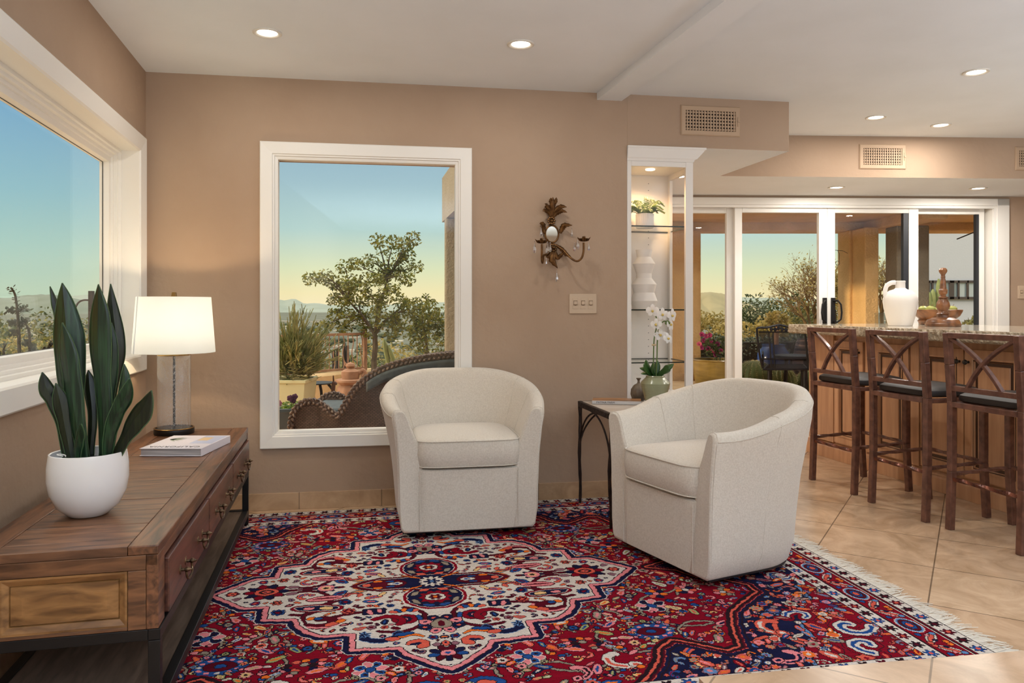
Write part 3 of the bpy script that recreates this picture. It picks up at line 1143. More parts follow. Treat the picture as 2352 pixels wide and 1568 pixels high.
    # end palmette
    for i in range(9):
        a = i * 2 * math.pi / 9 + 0.2
        put(ell(0.044 * math.cos(a), 0.660 + 0.038 * math.sin(a), 0.022, 0.012, a), ['B', 'D', 'N'][i % 3], 'K', 1, mc)
    put(ell(0, 0.660, 0.024, 0.020), 'P', 'K', 1, mc)
    put(ell(0, 0.660, 0.010, 0.008), 'B', None, 1, mc)
    put(ell(0, 0.59, 0.012, 0.02), 'S', 'K', 1, mc)
    leaf(0.03, 0.59, 0.014, 0.01, 0.8, 'M', mc)
    # small filling flowers and leaves over the ivory ground
    bare = A == ix['I']
    done = []
    tries = 0
    while tries < 2400:
        tries += 1
        u, v = rr.uniform(0.0, 0.84), rr.uniform(0.0, 0.75)
        r = rr.choice([0.008, 0.011, 0.014, 0.018])
        iu, iv = min(nu - 1, int(u / CW)), min(nv - 1, int(v / CW))
        k_ = int(r / CW) + 1
        if not mc[iv, iu] or not bare[max(0, iv - k_):iv + k_ + 1, max(0, iu - k_):iu + k_ + 1].all():
            continue
        if any((u - a) ** 2 + (v - b) ** 2 < (r + c) ** 2 for a, b, c in done):
            continue
        done.append((u, v, r * 1.15))
        cc = rr.sample(['S', 'P', 'B', 'N', 'D', 'M', 'D', 'O', 'N'], 3)
        q = rr.random()
        if q < 0.35:
            flower(u, v, r, cc[:2], rr.choice([5, 6, 8]), mc)
        elif q < 0.75:
            leaf(u, v, r * 1.25, r * 0.6, rr.uniform(0, 3.1), cc[0], mc, cc[1])
        else:
            boteh(u, v, r * 0.75, rr.uniform(0, 6), cc[0], cc[1], mc, rr.choice([-1, 1]))
    # centre: dark cross of four lobes round a white rosette
    put(ell(0, 0.165, 0.125, 0.125), 'R', 'I', 2)
    put(ell(0, 0.165, 0.108, 0.108), 'N', 'I', 1)
    put(poly([(0, 0), (0.33, 0.0), (0.28, 0.045), (0.21, 0.075), (0.12, 0.07), (0.06, 0.09), (0, 0.09)]), 'D', 'K', 1)
    put(poly([(0, 0), (0.30, 0.0), (0.26, 0.032), (0.20, 0.058), (0.11, 0.055), (0.05, 0.075), (0, 0.08)]), 'N', 'I', 1)
    put(ell(0.18, 0.0, 0.075, 0.048), 'D', 'K', 1)
    put(ell(0.15, 0.0, 0.030, 0.014), 'I', 'K', 1)
    put(ell(0.15, 0.0, 0.016, 0.006), 'B', None)
    put(ell(0.22, 0.036, 0.020, 0.010), 'O', 'K', 1)
    put(ell(0.17, 0.030, 0.018, 0.008), 'B', 'K', 1)
    put(ell(0.265, 0.0, 0.016, 0.020), 'S', 'K', 1)
    put(stroke([(0.045, 0.045), (0.115, 0.085)], 0.004), 'O', 'K', 1)
    put(star(0, 0.170, 0.066, 10, 0.12), 'R', 'K', 1)
    put(ell(0, 0.170, 0.040, 0.034), 'I', 'K', 1)
    put(star(0, 0.170, 0.026, 6, 0.3), 'D', 'K', 1)
    put(ell(0, 0.170, 0.012, 0.010), 'O', None)
    for a in (0.5, 1.2, 2.0, -0.5, -1.1):
        leaf(0.086 * math.cos(a), 0.168 + 0.086 * math.sin(a), 0.024, 0.011, a + 1.57, rr.choice(['S', 'G', 'B']), None)
    put(star(0, 0, 0.056, 12, 0.14), 'I', 'K', 1)
    put(star(0, 0, 0.036, 6, 0.25), 'N', None, 1)
    put(star(0, 0, 0.016, 6, 0.25), 'L', None, 1)
    # --- borders
    du, dv = 1.765 - U, 1.205 - V
    e = np.minimum(du, dv)                        # distance from the edge
    along = np.where(du < dv, V, U)
    bor = e < 0.245
    A[bor] = ix['R']
    A[e < 0.006] = ix['N']
    for (a, b) in ((0.010, 0.066), (0.190, 0.240)):
        A[(e > a - 0.004) & (e < b + 0.004)] = ix['K']
        A[(e > a) & (e < b)] = ix['I']
        mid = (a + b) / 2
        ph = along / 0.066
        k = np.floor(ph)
        t = (ph - k - 0.5) * 0.066
        y = e - mid
        ang = np.arctan2(y, t)
        rad = np.hypot(t, y)
        fm = rad < 0.023 * (0.78 + 0.22 * np.cos(6 * ang))
        A[(rad < 0.027 * (0.78 + 0.22 * np.cos(6 * ang))) & (e > a) & (e < b)] = ix['K']
        kk = k.astype(int) % 4
        for j, c_ in enumerate(['D', 'K', 'B', 'K']):
            A[fm & (kk == j)] = ix[c_]
        A[(rad < 0.008)] = np.where(kk[rad < 0.008] % 2 == 0, ix['S'], ix['D'])
    for a in (0.076, 0.180):
        A[np.abs(e - a) < 0.003] = ix['K']
        A[np.abs(e - a - 0.006) < 0.003] = ix['I']
    mainb = (e > 0.086) & (e < 0.176)
    # main border: blue ovals and ivory leaves along it
    per = 0.30
    ph = along / per
    k = np.floor(ph)
    t = (ph - k - 0.5) * per
    y = e - 0.131

    def bput(m, c_, o='K'):
        m = m & mainb
        if o:
            A[dil(m, 1) & mainb] = ix[o]
        A[m] = ix[c_]
    side = du < dv
    bput((t / 0.058) ** 2 + (y / 0.036) ** 2 < 1, 'L', 'I')
    bput((t / 0.046) ** 2 + (y / 0.027) ** 2 < 1, 'D')
    bput((t / 0.032) ** 2 + (y / 0.018) ** 2 < 1, 'B')
    bput((t / 0.016) ** 2 + (y / 0.010) ** 2 < 1, 'S')
    for sgn in (-1, 1):
        tt = (t - sgn * 0.105)
        r1 = tt * 0.75 + y * 0.66 * sgn
        r2 = -tt * 0.66 * sgn + y * 0.75
        bput((r1 / 0.045) ** 2 + (r2 / 0.017) ** 2 < 1, 'I')
        bput((r1 / 0.032) ** 2 + (r2 / 0.008) ** 2 < 1, 'S', 'K')
        for (a_, b_, s_, c_) in ((0.075, 0.026, 0.010, 'B'), (0.075, -0.028, 0.010, 'L'), (0.14, 0.030, 0.009, 'S'), (0.14, -0.030, 0.010, 'O'), (0.125, 0.0, 0.008, 'N'), (0.085, 0.0, 0.007, 'P')):
            bput(np.hypot(t - sgn * a_, y - b_) < s_, c_)
    # --- mirror the quarter into the whole
    top = np.concatenate([A[:, ::-1], A], 1)
    full = np.concatenate([top[::-1], top], 0)        # [2nv, 2nu]
    pal = np.array([rgb(*PAL[k_]) for k_ in keys], np.float32)
    colr = pal[full.reshape(-1)] * np.float32(0.84)
    colr[:, 3] = 1.0
    rs = np.random.RandomState(5)
    abrash = np.repeat(1 + 0.06 * rs.randn(2 * nv, 1), 2 * nu, 1) * (1 + 0.07 * rs.randn(2 * nv, 2 * nu))
    colr[:, :3] *= np.clip(abrash.reshape(-1, 1), 0.7, 1.4)
    # --- pile mesh
    NX, NY = 2 * nu, 2 * nv
    X, Yg = np.meshgrid((np.arange(NX + 1) - nu) * CW, (np.arange(NY + 1) - nv) * CW)
    Zg = 0.012 + 0.0010 * rs.rand(NY + 1, NX + 1) + 0.0015 * np.sin(X * 2.1) * np.sin(Yg * 2.7)
    Zg[0, :] = Zg[-1, :] = 0.0005
    Zg[:, 0] = Zg[:, -1] = 0.0005
    co = np.stack([X, Yg, Zg], -1).reshape(-1, 3).astype(np.float32)
    i0 = (np.arange(NY)[:, None] * (NX + 1) + np.arange(NX)[None, :]).reshape(-1)
    fc = np.stack([i0, i0 + 1, i0 + NX + 2, i0 + NX + 1], 1).astype(np.int32)
    # the left end is tucked against the window wall: keep only what lies on the floor
    ca, sa = math.cos(math.radians(10.7)), math.sin(math.radians(10.7))
    wxg = (X + 0.255) * ca - (Yg + 3.135) * sa
    wyg = (X + 0.255) * sa + (Yg + 3.135) * ca
    ok = (wxg > -2.017 + 0.2333 * (4.173 - wyg) + 0.035).reshape(-1)
    keep = ok[fc].all(1)
    fc, colr = fc[keep], colr[keep]
    me = bpy.data.meshes.new('pile')
    me.vertices.add(len(co))
    me.vertices.foreach_set('co', co.reshape(-1))
    me.loops.add(fc.size)
    me.loops.foreach_set('vertex_index', fc.reshape(-1))
    me.polygons.add(len(fc))
    me.polygons.foreach_set('loop_start', np.arange(0, fc.size, 4, dtype=np.int32))
    me.polygons.foreach_set('loop_total', np.full(len(fc), 4, np.int32))
    me.update(calc_edges=True)
    at_ = me.attributes.new('knot_colour', 'FLOAT_COLOR', 'FACE')
    at_.data.foreach_set('color', colr.reshape(-1))
    m, nt, bs = nodes_of('knotted_wool')
    an = nt.nodes.new('ShaderNodeAttribute')
    an.attribute_name = 'knot_colour'
    nt.links.new(an.outputs['Color'], bs.inputs['Base Color'])
    bs.inputs['Roughness'].default_value = 1.0
    bs.inputs['Specular IOR Level'].default_value = 0.05
    me.materials.append(m)
    root = thing('persian_rug', 'red Persian rug with an ivory medallion and fringed end on the tile floor', 'rug', (0.255 * math.cos(math.radians(10.7)) - 3.135 * math.sin(math.radians(10.7)),
                 0.255 * math.sin(math.radians(10.7)) + 3.135 * math.cos(math.radians(10.7)), 0.0), math.radians(10.7))
    po = bpy.data.objects.new('pile', me)
    COL.objects.link(po)
    po.parent = root
    # fringes
    fm_ = mat('cotton_fringe', rgb(226, 216, 200), 0.95)
    for sgn in (1,):
        mb = MB()
        y = -HV + 0.01
        while y < HV - 0.01:
            L_ = rr.uniform(0.055, 0.115)
            a = 0.5 * math.sin(y * 23) + rr.uniform(-0.35, 0.35)
            x0 = sgn * (HU - 0.002)
            p0 = Vector((x0, y, 0.006))
            p1 = Vector((x0 + sgn * L_ * 0.5, y + a * 0.012, 0.008 + rr.uniform(0, 0.004)))
            p2 = Vector((x0 + sgn * L_, y + a * 0.06, 0.003))
            mb.tube([p0, p1, p2], [0.0022, 0.0018, 0.0012], 4, cap=False)
            y += rr.uniform(0.0035, 0.008)
        o = mb.build('fringe', fm_, root)
        o['kind'] = 'stuff'
        o['label'] = 'cream cotton fringe'


make_rug()

# ================================================================ SWIVEL BARREL CHAIRS
M['swivel'] = mat('black_plastic_base', rgb(22, 22, 24), 0.4)


def barrel_chair(name, label, loc, rz):
    root = thing(name, label, 'armchair', loc, rz, 'white swivel barrel chairs on the rug')
    y_str = 0.30          # straight part of each side
    dep = 0.735

    def lerp(tab, z):
        for (z0, a0), (z1, a1) in zip(tab[:-1], tab[1:]):
            if z <= z1:
                t = max(0, (z - z0) / (z1 - z0))
                return a0 + (a1 - a0) * t
        return tab[-1][1]
    HW_F = [(0.03, 0.330), (0.10, 0.343), (0.30, 0.346), (0.48, 0.356), (0.63, 0.384), (0.8, 0.395)]   # half width at the front
    HW_M = [(0.03, 0.330), (0.10, 0.350), (0.30, 0.366), (0.48, 0.390), (0.63, 0.430), (0.8, 0.440)]   # half width at the middle
    DB = [(0.03, 0.59), (0.10, 0.62), (0.30, 0.635), (0.48, 0.655), (0.63, 0.675), (0.8, 0.692)]     # depth of the back

    NU = 61

    def outline(u, z):
        """u 0..1 from the right front round the back to the left front"""
        hf, hm, db = lerp(HW_F, z), lerp(HW_M, z), lerp(DB, z)
        L1 = y_str
        L2 = (db - y_str) * 2.2
        T = 2 * L1 + L2
        s = u * T
        if s < L1:
            t = s / L1
            return Vector((hf + (hm - hf) * math.sin(t * math.pi / 2), s, z))
        if s > T - L1:
            t = (T - s) / L1
            return Vector((-(hf + (hm - hf) * math.sin(t * math.pi / 2)), T - s, z))
        a = math.pi * (s - L1) / L2
        ex = 2 / 2.3
        cx_, sy_ = math.cos(a), math.sin(a)
        return Vector((hm * math.copysign(abs(cx_) ** ex, cx_), y_str + (db - y_str) * abs(sy_) ** ex, z))

    def normal_in(u, z):
        a, b = outline(max(0, u - 0.01), z), outline(min(1, u + 0.01), z)
        t = (b - a).normalized()
        return Vector((-t.y, t.x, 0)) if True else None

    def rim(u):
        t = 1 - abs(2 * u - 1)
        t = max(0, min(1, (t - 0.06) / 0.86))
        t = t * t * (3 - 2 * t)
        return 0.628 + 0.152 * t

    def section(u):
        h = rim(u)
        back = min(1, (1 - abs(2 * u - 1)) / 0.6)
        tk = 0.072 + 0.012 * back
        spec = [(0.012, 0.030), (0.0, 0.045), (0, 0.12), (0, 0.25), (0, 0.40), (0, h - 0.10), (0.0, h - 0.045), (0.004, h - 0.022), (0.016, h - 0.005), (0.034, h), (tk - 0.018, h - 0.003),
                (tk - 0.004, h - 0.016), (tk + 0.006, h - 0.045), (tk + 0.020, h - 0.12), (tk + 0.034, 0.46), (tk + 0.045, 0.40), (tk + 0.050, 0.335), (tk + 0.050, 0.030)]
        out = []
        for off, z in spec:
            p = outline(u, z)
            n = normal_in(u, min(z, 0.6))
            out.append(p + n * off)
        return out
    us = [i / (NU - 1) for i in range(NU)]
    P = [section(u) for u in us]
    mb = MB()
    mb.grid(P, smooth=True)
    for k, s in ((0, 1), (NU - 1, -1)):
        ring = P[k]
        cen = sum(ring, Vector()) / len(ring)
        rows = [ring]
        for sc_, yy in ((0.985, -0.006), (0.95, -0.011), (0.88, -0.013)):
            rows.append([Vector((cen.x + (p.x - cen.x) * (1 - (1 - sc_) * 2.2), p.y + yy, cen.z + (p.z - cen.z) * (1 - (1 - sc_) * 0.35))) for p in ring])
        mb.grid(rows, cv=True, smooth=True, flip=(s < 0))
        mb.add(rows[-1], [tuple(range(len(ring)))], 0, True)
    mb.build('upholstered_shell', M['fabric'], root, angle=50)
    # front panel and seat deck
    mb = MB()
    xin = 0.262
    rows = []
    for z in (0.03, 0.036, 0.06, 0.20, 0.315, 0.330, 0.335):
        bow = 0.010 * math.sin(math.pi * min(1, max(0, (z - 0.03) / 0.305)))
        ins = 0.012 if z in (0.03, 0.335) else 0.0
        rows.append([Vector((-xin + 2 * xin * i / 20, -0.0135 - bow * 0.5 * math.sin(math.pi * i / 20) + ins + 0.024 * abs(i / 10 - 1) ** 14, z)) for i in range(21)])
    rows.append([Vector((-xin + 2 * xin * i / 20, 0.55, 0.335)) for i in range(21)])
    mb.grid(rows, smooth=True)
    mb.build('front_panel', M['fabric'], root)
    mb = MB()
    ol = [outline(u, 0.03) for u in us]
    mb.prism([(p.x * 0.985, p.y) for p in ol], 0.026, 0.034)
    mb.build('underside', M['swivel'], root)
    # cushion
    cz0, cz1 = 0.340, 0.478
    prof = []
    hw, y0, y1 = 0.266, -0.032, 0.535

    def cush(a, ins):
        ex = 2 / 7.0 if math.sin(a) < 0 else 2 / 3.0
        c_, s_ = math.cos(a), math.sin(a)
        return ((hw - ins) * math.copysign(abs(c_) ** (2 / 6.0), c_), (y0 + y1) / 2 + ((y1 - y0) / 2 - ins) * math.copysign(abs(s_) ** ex, s_))
    rows = []
    na = 72
    for ins, z in ((0.16, cz0), (0.03, cz0), (0.008, cz0 + 0.004), (0.0, cz0 + 0.016), (-0.006, (cz0 + cz1) / 2), (0.0, cz1 - 0.018), (0.006, cz1 - 0.005), (0.022, cz1 + 0.003), (0.09, cz1 + 0.014),
                   (0.17, cz1 + 0.02), (0.24, cz1 + 0.022)):
        rows.append([Vector((*cush(2 * math.pi * i / na, ins), z)) for i in range(na)])
    mb = MB()
    mb.grid(rows, cv=True, smooth=True)
    mb.add(rows[-1], [tuple(range(na))], 0, True)
    cu = mb.build('seat_cushion', M['fabric'], root, angle=60)
    mb = MB()
    for z in (cz1 - 0.006, cz0 + 0.008):
        mb.tube([Vector((*cush(2 * math.pi * i / na, 0.001), z)) for i in range(na)], 0.0032, 6, closed=True)
    mb.build('cushion_piping', M['fabric'], cu)
    # seams
    mb = MB()
    mb.tube([outline(u, rim(u) - 0.034) + normal_in(u, 0.6) * 0.0005 for u in us], 0.0028, 5)
    for u in (0.20, 0.80):
        pp = []
        for q in range(18):
            z = 0.04 + (rim(u) - 0.07) * q / 17
            pp.append(outline(u, z) + normal_in(u, z) * 0.0004)
        mb.tube(pp, 0.0022, 5)
    for u in (0.20, 0.30, 0.70, 0.80):
        sct = section(u)
        mb.tube([p + normal_in(u, 0.6) * 0.0006 for p in sct[8:15]], 0.0020, 5)
    for s in (-1, 1):
        mb.tube([Vector((s * 0.243, -0.0130 - 0.002 * math.sin(math.pi * (z - 0.03) / 0.3), z)) for z in [0.04 + 0.28 * i / 12 for i in range(13)]], 0.0020, 5)
    for k in (0, NU - 1):
        mb.tube([p + Vector((0, -0.002, 0)) for p in P[k][2:15]], 0.0026, 5)
    mb.build('piping', M['fabric'], root)
    mb = MB().lathe([(0, 0.0), (0.225, 0.0), (0.235, 0.008), (0.235, 0.020), (0.20, 0.026), (0, 0.027)], 48, c=(0, 0.33, 0.0))
    mb.build('swivel_base', M['swivel'], root)
    return root


RUGZ = 0.0160
barrel_chair('swivel_chair', 'white barrel swivel chair in front of the picture window', (-0.211, 3.738, RUGZ), math.radians(10.4))
barrel_chair('swivel_chair', 'white barrel swivel chair nearer the camera, turned left beside the iron side table', (0.641, 3.318, RUGZ), math.radians(-63.2))
# ================================================================ helpers for curves and lettering
def spline(pts, n=8):
    """smooth curve through points (Catmull-Rom)"""
    P = [Vector(p) for p in pts]
    P = [P[0] * 2 - P[1]] + P + [P[-1] * 2 - P[-2]]
    out = []
    for i in range(1, len(P) - 2):
        a, b, c, d = P[i - 1], P[i], P[i + 1], P[i + 2]
        for k in range(n):
            t = k / n
            out.append(0.5 * ((2 * b) + (c - a) * t + (2 * a - 5 * b + 4 * c - d) * t * t + (3 * b - a - 3 * c + d) * t ** 3))
    out.append(P[-2])
    return out


def ribbon(mb, pts, widths, face, fold=0.15, m=0, cols=4, thick=0.0):
    """leaf blade along pts, facing 'face', folded along the midrib"""
    face = Vector(face).normalized()
    rows = []
    k = len(pts)
    for i, p in enumerate(pts):
        t = (pts[min(i + 1, k - 1)] - pts[max(i - 1, 0)])
        t = t.normalized() if t.length > 1e-9 else Vector((0, 0, 1))
        s = t.cross(face)
        s = s.normalized() if s.length > 1e-6 else Vector((1, 0, 0))
        nrm = s.cross(t)
        w = widths[i]
        row = []
        for j in range(cols + 1):
            a = j / cols * 2 - 1
            row.append(p + s * (a * w / 2) + nrm * (-abs(a) * w * fold))
        rows.append(row)
    mb.grid(rows, m=m, smooth=True)


def lettering(name, body, material, parent, M4, size, spacing=1.0, depth=0.0004):
    cu = bpy.data.curves.new(name, 'FONT')
    cu.body = body
    cu.size = size
    cu.align_x = 'CENTER'
    cu.align_y = 'CENTER'
    cu.space_character = spacing
    cu.extrude = depth
    t = bpy.data.objects.new(name + '_curve', cu)
    COL.objects.link(t)
    dg = bpy.context.evaluated_depsgraph_get()
    me = bpy.data.meshes.new_from_object(t.evaluated_get(dg))
    bpy.data.objects.remove(t)
    bpy.data.curves.remove(cu)
    me.name = name
    me.materials.clear()
    me.materials.append(material)
    o = bpy.data.objects.new(name, me)
    COL.objects.link(o)
    o.parent = parent
    o.matrix_local = M4
    return o


def oldwood(name, c1, c2, stretch, island=0.18, rough=0.38, nscale=5.0, coat=0.15):
    """planed old wood: stretched grain with darker streaks, each board its own tone"""
    m = mat(name, c1, rough, c2=c2, nscale=nscale, stretch=stretch, detail=9, lo=0.32, hi=0.68, bump=0.12, bscale=nscale * 3, bdist=0.002, island=island, coat=coat, distort=0.6, bstretch=stretch)
    return m


M['table_top'] = oldwood('old_teak_top', rgb(70, 44, 30), rgb(142, 98, 68), (9, 1.2, 6))
M['table_rail'] = oldwood('old_teak_rail', rgb(62, 36, 24), rgb(134, 88, 58), (1.2, 9, 9))
M['table_end'] = oldwood('old_teak_end', rgb(66, 40, 25), rgb(136, 92, 60), (9, 1.2, 9))
M['table_panel'] = oldwood('worn_teak_panel', rgb(96, 64, 34), rgb(164, 118, 70), (9, 1.6, 7))
M['drawer'] = oldwood('dark_teak_drawer', rgb(58, 30, 24), rgb(112, 66, 50), (1.2, 9, 9), island=0.05)
M['shelf_wood'] = oldwood('grey_brown_shelf', rgb(82, 66, 56), rgb(122, 104, 90), (1.2, 8, 8), rough=0.3)
M['bronze'] = mat('aged_bronze', rgb(126, 104, 78), 0.32, 0.9, c2=rgb(80, 66, 52), nscale=60)

# ================================================================ LOW CONSOLE TABLE
TZ = 0.516
tb = thing('console_table', 'long low brown wood console table with three drawers on a black metal frame', 'table', (-0.9315, 1.996, 0.0155), math.radians(102.86))
TL, TW = 2.018, 0.47
dz = 0.0155


def tz(z):
    return z - dz


mb = MB()
fr_ = 0.075
mb.box(0, TL, 0, fr_, tz(0.492), tz(TZ)).box(0, TL, TW - fr_, TW, tz(0.492), tz(TZ))
mb.build('tabletop_rail', M['table_rail'], tb, bevel=0.003)
mb = MB()
mb.box(0.0005, fr_, fr_ + 0.001, TW - fr_ - 0.001, tz(0.492), tz(TZ) - 0.0002).box(TL - fr_, TL - 0.0005, fr_ + 0.001, TW - fr_ - 0.001, tz(0.492), tz(TZ) - 0.0002)
x = fr_ + 0.0015
for wd in (0.155, 0.165, 0.14, 0.17, 0.15, 0.16, 0.145, 0.165, 0.15, 0.17, 0.14, 0.158):
    x2 = min(x + wd, TL - fr_ - 0.0015)
    mb.box(x, x2 - 0.002, fr_ + 0.001, TW - fr_ - 0.001, tz(0.492), tz(TZ) - rnd.uniform(0.0004, 0.0016))
    x = x2
mb.build('tabletop_planks', M['table_top'], tb, bevel=0.0015)
mb = MB()
# carcass: right face rails and stiles between the drawers, left side, back
mb.box(0.0, TL, 0.002, 0.03, tz(0.462), tz(0.4915))
mb.box(0.0, 0.072, 0.0, 0.03, tz(0.296), tz(0.4915)).box(TL - 0.035, TL, 0.0, 0.03, tz(0.296), tz(0.4915))
mb.box(0.738, 0.744, 0.006, 0.03, tz(0.30), tz(0.464)).box(1.363, 1.369, 0.006, 0.03, tz(0.30), tz(0.464))
mb.box(0.0, TL, TW - 0.03, TW, tz(0.296), tz(0.4915)).box(0.02, TL - 0.02, 0.03, TW - 0.03, tz(0.297), tz(0.31))
mb.build('carcass', M['table_rail'], tb, bevel=0.002)
for xe, s in ((0.0, 1), (TL, -1)):
    mb = MB()
    mb.box(xe, xe + s * 0.03, 0.0305, TW - 0.0305, tz(0.452), tz(0.4915))
    mb.box(xe, xe + s * 0.03, TW - 0.095, TW - 0.0305, tz(0.296), tz(0.4515)).box(xe, xe + s * 0.03, 0.0305, 0.075, tz(0.296), tz(0.4515))
    mb.box(xe, xe + s * 0.03, 0.0755, TW - 0.0955, tz(0.296), tz(0.306))
    mb.build('end_frame', M['table_end'], tb, bevel=0.002)
    mb = MB()
    ya, yb, za, zb = 0.0755, TW - 0.0955, tz(0.3062), tz(0.4515)
    rows = []
    for d_, x_ in ((0.0, xe), (0.006, xe), (0.02, xe + s * 0.008), (0.022, xe + s * 0.012), (0.024, xe + s * 0.008), (0.05, xe + s * 0.006)):
        rows.append([(x_, ya + d_, za + d_), (x_, yb - d_, za + d_), (x_, yb - d_, zb - d_), (x_, ya + d_, zb - d_)])
    mb.grid(rows, cv=True, smooth=False)
    mb.add(rows[-1], [(0, 1, 2, 3)])
    mb.build('end_panel', M['table_panel'], tb)
for xa, xb in ((0.082, 0.732), (0.750, 1.357), (1.375, TL - 0.041)):
    dr = MB().box(xa, xb, -0.010, 0.025, tz(0.306), tz(0.456)).build('drawer', M['drawer'], tb, bevel=0.003)
    for q in (0.29, 0.73):
        xc = xa + (xb - xa) * q
        mb = MB()
        for s in (-1, 1):
            px_ = xc + s * 0.040
            Mr = Matrix.Translation((px_, -0.010, tz(0.372))) @ Matrix.Rotation(math.pi / 2, 4, 'X')
            mb.lathe([(0, 0.003), (0.012, 0.0025), (0.0145, 0.0), (0.0145, -0.001)], 20, M=Mr)
            mb.lathe([(0.0045, 0.0), (0.0045, 0.012), (0.0075, 0.015), (0.008, 0.020), (0.005, 0.025), (0.002, 0.031), (0.0, 0.033)], 16, M=Mr)
        bail = [(xc - 0.040, -0.026, tz(0.370)), (xc - 0.041, -0.028, tz(0.354)), (xc - 0.033, -0.030, tz(0.343)), (xc - 0.014, -0.031, tz(0.339)), (xc + 0.014, -0.031, tz(0.339)),
                (xc + 0.033, -0.030, tz(0.343)), (xc + 0.041, -0.028, tz(0.354)), (xc + 0.040, -0.026, tz(0.370))]
        mb.tube(spline(bail, 5), 0.0032, 8)
        mb.build('pull', M['bronze'], dr)
mb = MB()
for y_ in (-0.004, TW - 0.026):
    mb.box(0, TL, y_, y_ + 0.03, tz(0.266), tz(0.2955))
    mb.box(0.03, TL - 0.03, y_, y_ + 0.03, tz(0.058), tz(0.090))
for x_ in (0.0, TL - 0.03):
    mb.box(x_, x_ + 0.03, 0.026, TW - 0.026, tz(0.266), tz(0.2955))
    mb.box(x_, x_ + 0.03, 0.026, TW - 0.026, tz(0.058), tz(0.090))
mb.build('metal_frame', M['black_metal'], tb, bevel=0.002)
for x_ in (0.0, TL - 0.03):
    for y_ in (-0.004, TW - 0.026):
        MB().box(x_, x_ + 0.03, y_, y_ + 0.03, 0.0, tz(0.2655)).build('leg', M['black_metal'], tb, bevel=0.002)
MB().box(0.03, TL - 0.03, 0.026, TW - 0.026, tz(0.066), tz(0.086)).build('shelf', M['shelf_wood'], tb, bevel=0.001)

# ================================================================ SNAKE PLANT IN A WHITE POT
pc = on_z(203, 1181, TZ)
pl = thing('snake_plant', 'snake plant with dark green blades in a round white pot on the console', 'plant', (pc.x, pc.y, TZ + 0.0005))
k_ = 1.0
mb = MB().lathe([(0, 0.0), (0.050, 0.0), (0.056, 0.004), (0.085, 0.030), (0.104, 0.070), (0.1105, 0.110), (0.110, 0.150), (0.1055, 0.185), (0.1045, 0.189), (0.102, 0.190), (0.099, 0.188), (0.100, 0.165), (0.098, 0.155), (0, 0.152)], 64)
mb.build('pot', M['white_ceramic'], pl)
M['gravel'] = mat('dark_gravel', rgb(30, 34, 40), 0.6, c2=rgb(90, 100, 112), nscale=90, bump=0.8, bscale=110, bdist=0.008)
mb = MB().lathe([(0.099, 0.158), (0.06, 0.166), (0.0, 0.168)], 32)
mb.build('gravel', M['gravel'], pl)
M['snake'] = mat('snake_plant_blade', rgb(10, 34, 20), 0.36, c2=rgb(44, 78, 48), nscale=9, stretch=(14, 14, 0.8), detail=5, lo=0.40, hi=0.75, spec=0.5)
M['snake_dark'] = mat('snake_plant_blade_dark', rgb(14, 24, 14), 0.38, c2=rgb(46, 54, 30), nscale=9, stretch=(14, 14, 0.8), detail=5, lo=0.40, hi=0.78)
M['snake_edge'] = mat('pale_blade_edge', rgb(66, 92, 58), 0.5)
BL = [  # points in the photo from base to tip, greatest width, depth offset, turn of the face, dark?
    ([(186, 1062), (172, 960), (161, 880), (156, 798), (149, 715), (143, 650)], 64, 0.03, 0.15, 0),
    ([(192, 1062), (180, 1000), (168, 925), (160, 860), (150, 795), (143, 741)], 47, -0.02, -0.1, 0),
    ([(240, 1060), (237, 950), (231, 870), (225, 790), (225, 715), (226, 653)], 54, 0.0, -0.15, 0),
    ([(238, 1050), (248, 950), (262, 860), (269, 800), (260, 720), (254, 652)], 34, 0.06, 0.5, 1),
    ([(240, 1050), (246, 950), (255, 870), (259, 800), (256, 741)], 24, 0.03, 0.3, 0),
    ([(246, 1060), (252, 1000), (268, 950), (288, 910), (298, 868)], 34, -0.03, 0.5, 0),
    ([(250, 1050), (268, 960), (284, 900), (287, 870), (285, 836)], 24, 0.02, 0.2, 0),
    ([(270, 1056), (283, 1010), (305, 970), (330, 935), (348, 897)], 50, -0.01, -0.3, 1),
    ([(155, 1058), (142, 970), (122, 920), (106, 890), (97, 855)], 32, -0.01, 0.6, 1),
    ([(165, 1058), (150, 985), (140, 930), (128, 880)], 34, -0.02, 0.3, 1),
    ([(176, 1062), (176, 1030), (181, 1000), (187, 974)], 30, -0.05, -0.4, 0),
    ([(168, 1050), (150, 880), (136, 740), (126, 695), (115, 658)], 15, 0.05, 0.9, 1),
    ([(206, 1055), (212, 960), (206, 890), (203, 850)], 26, 0.07, 0.2, 1)]
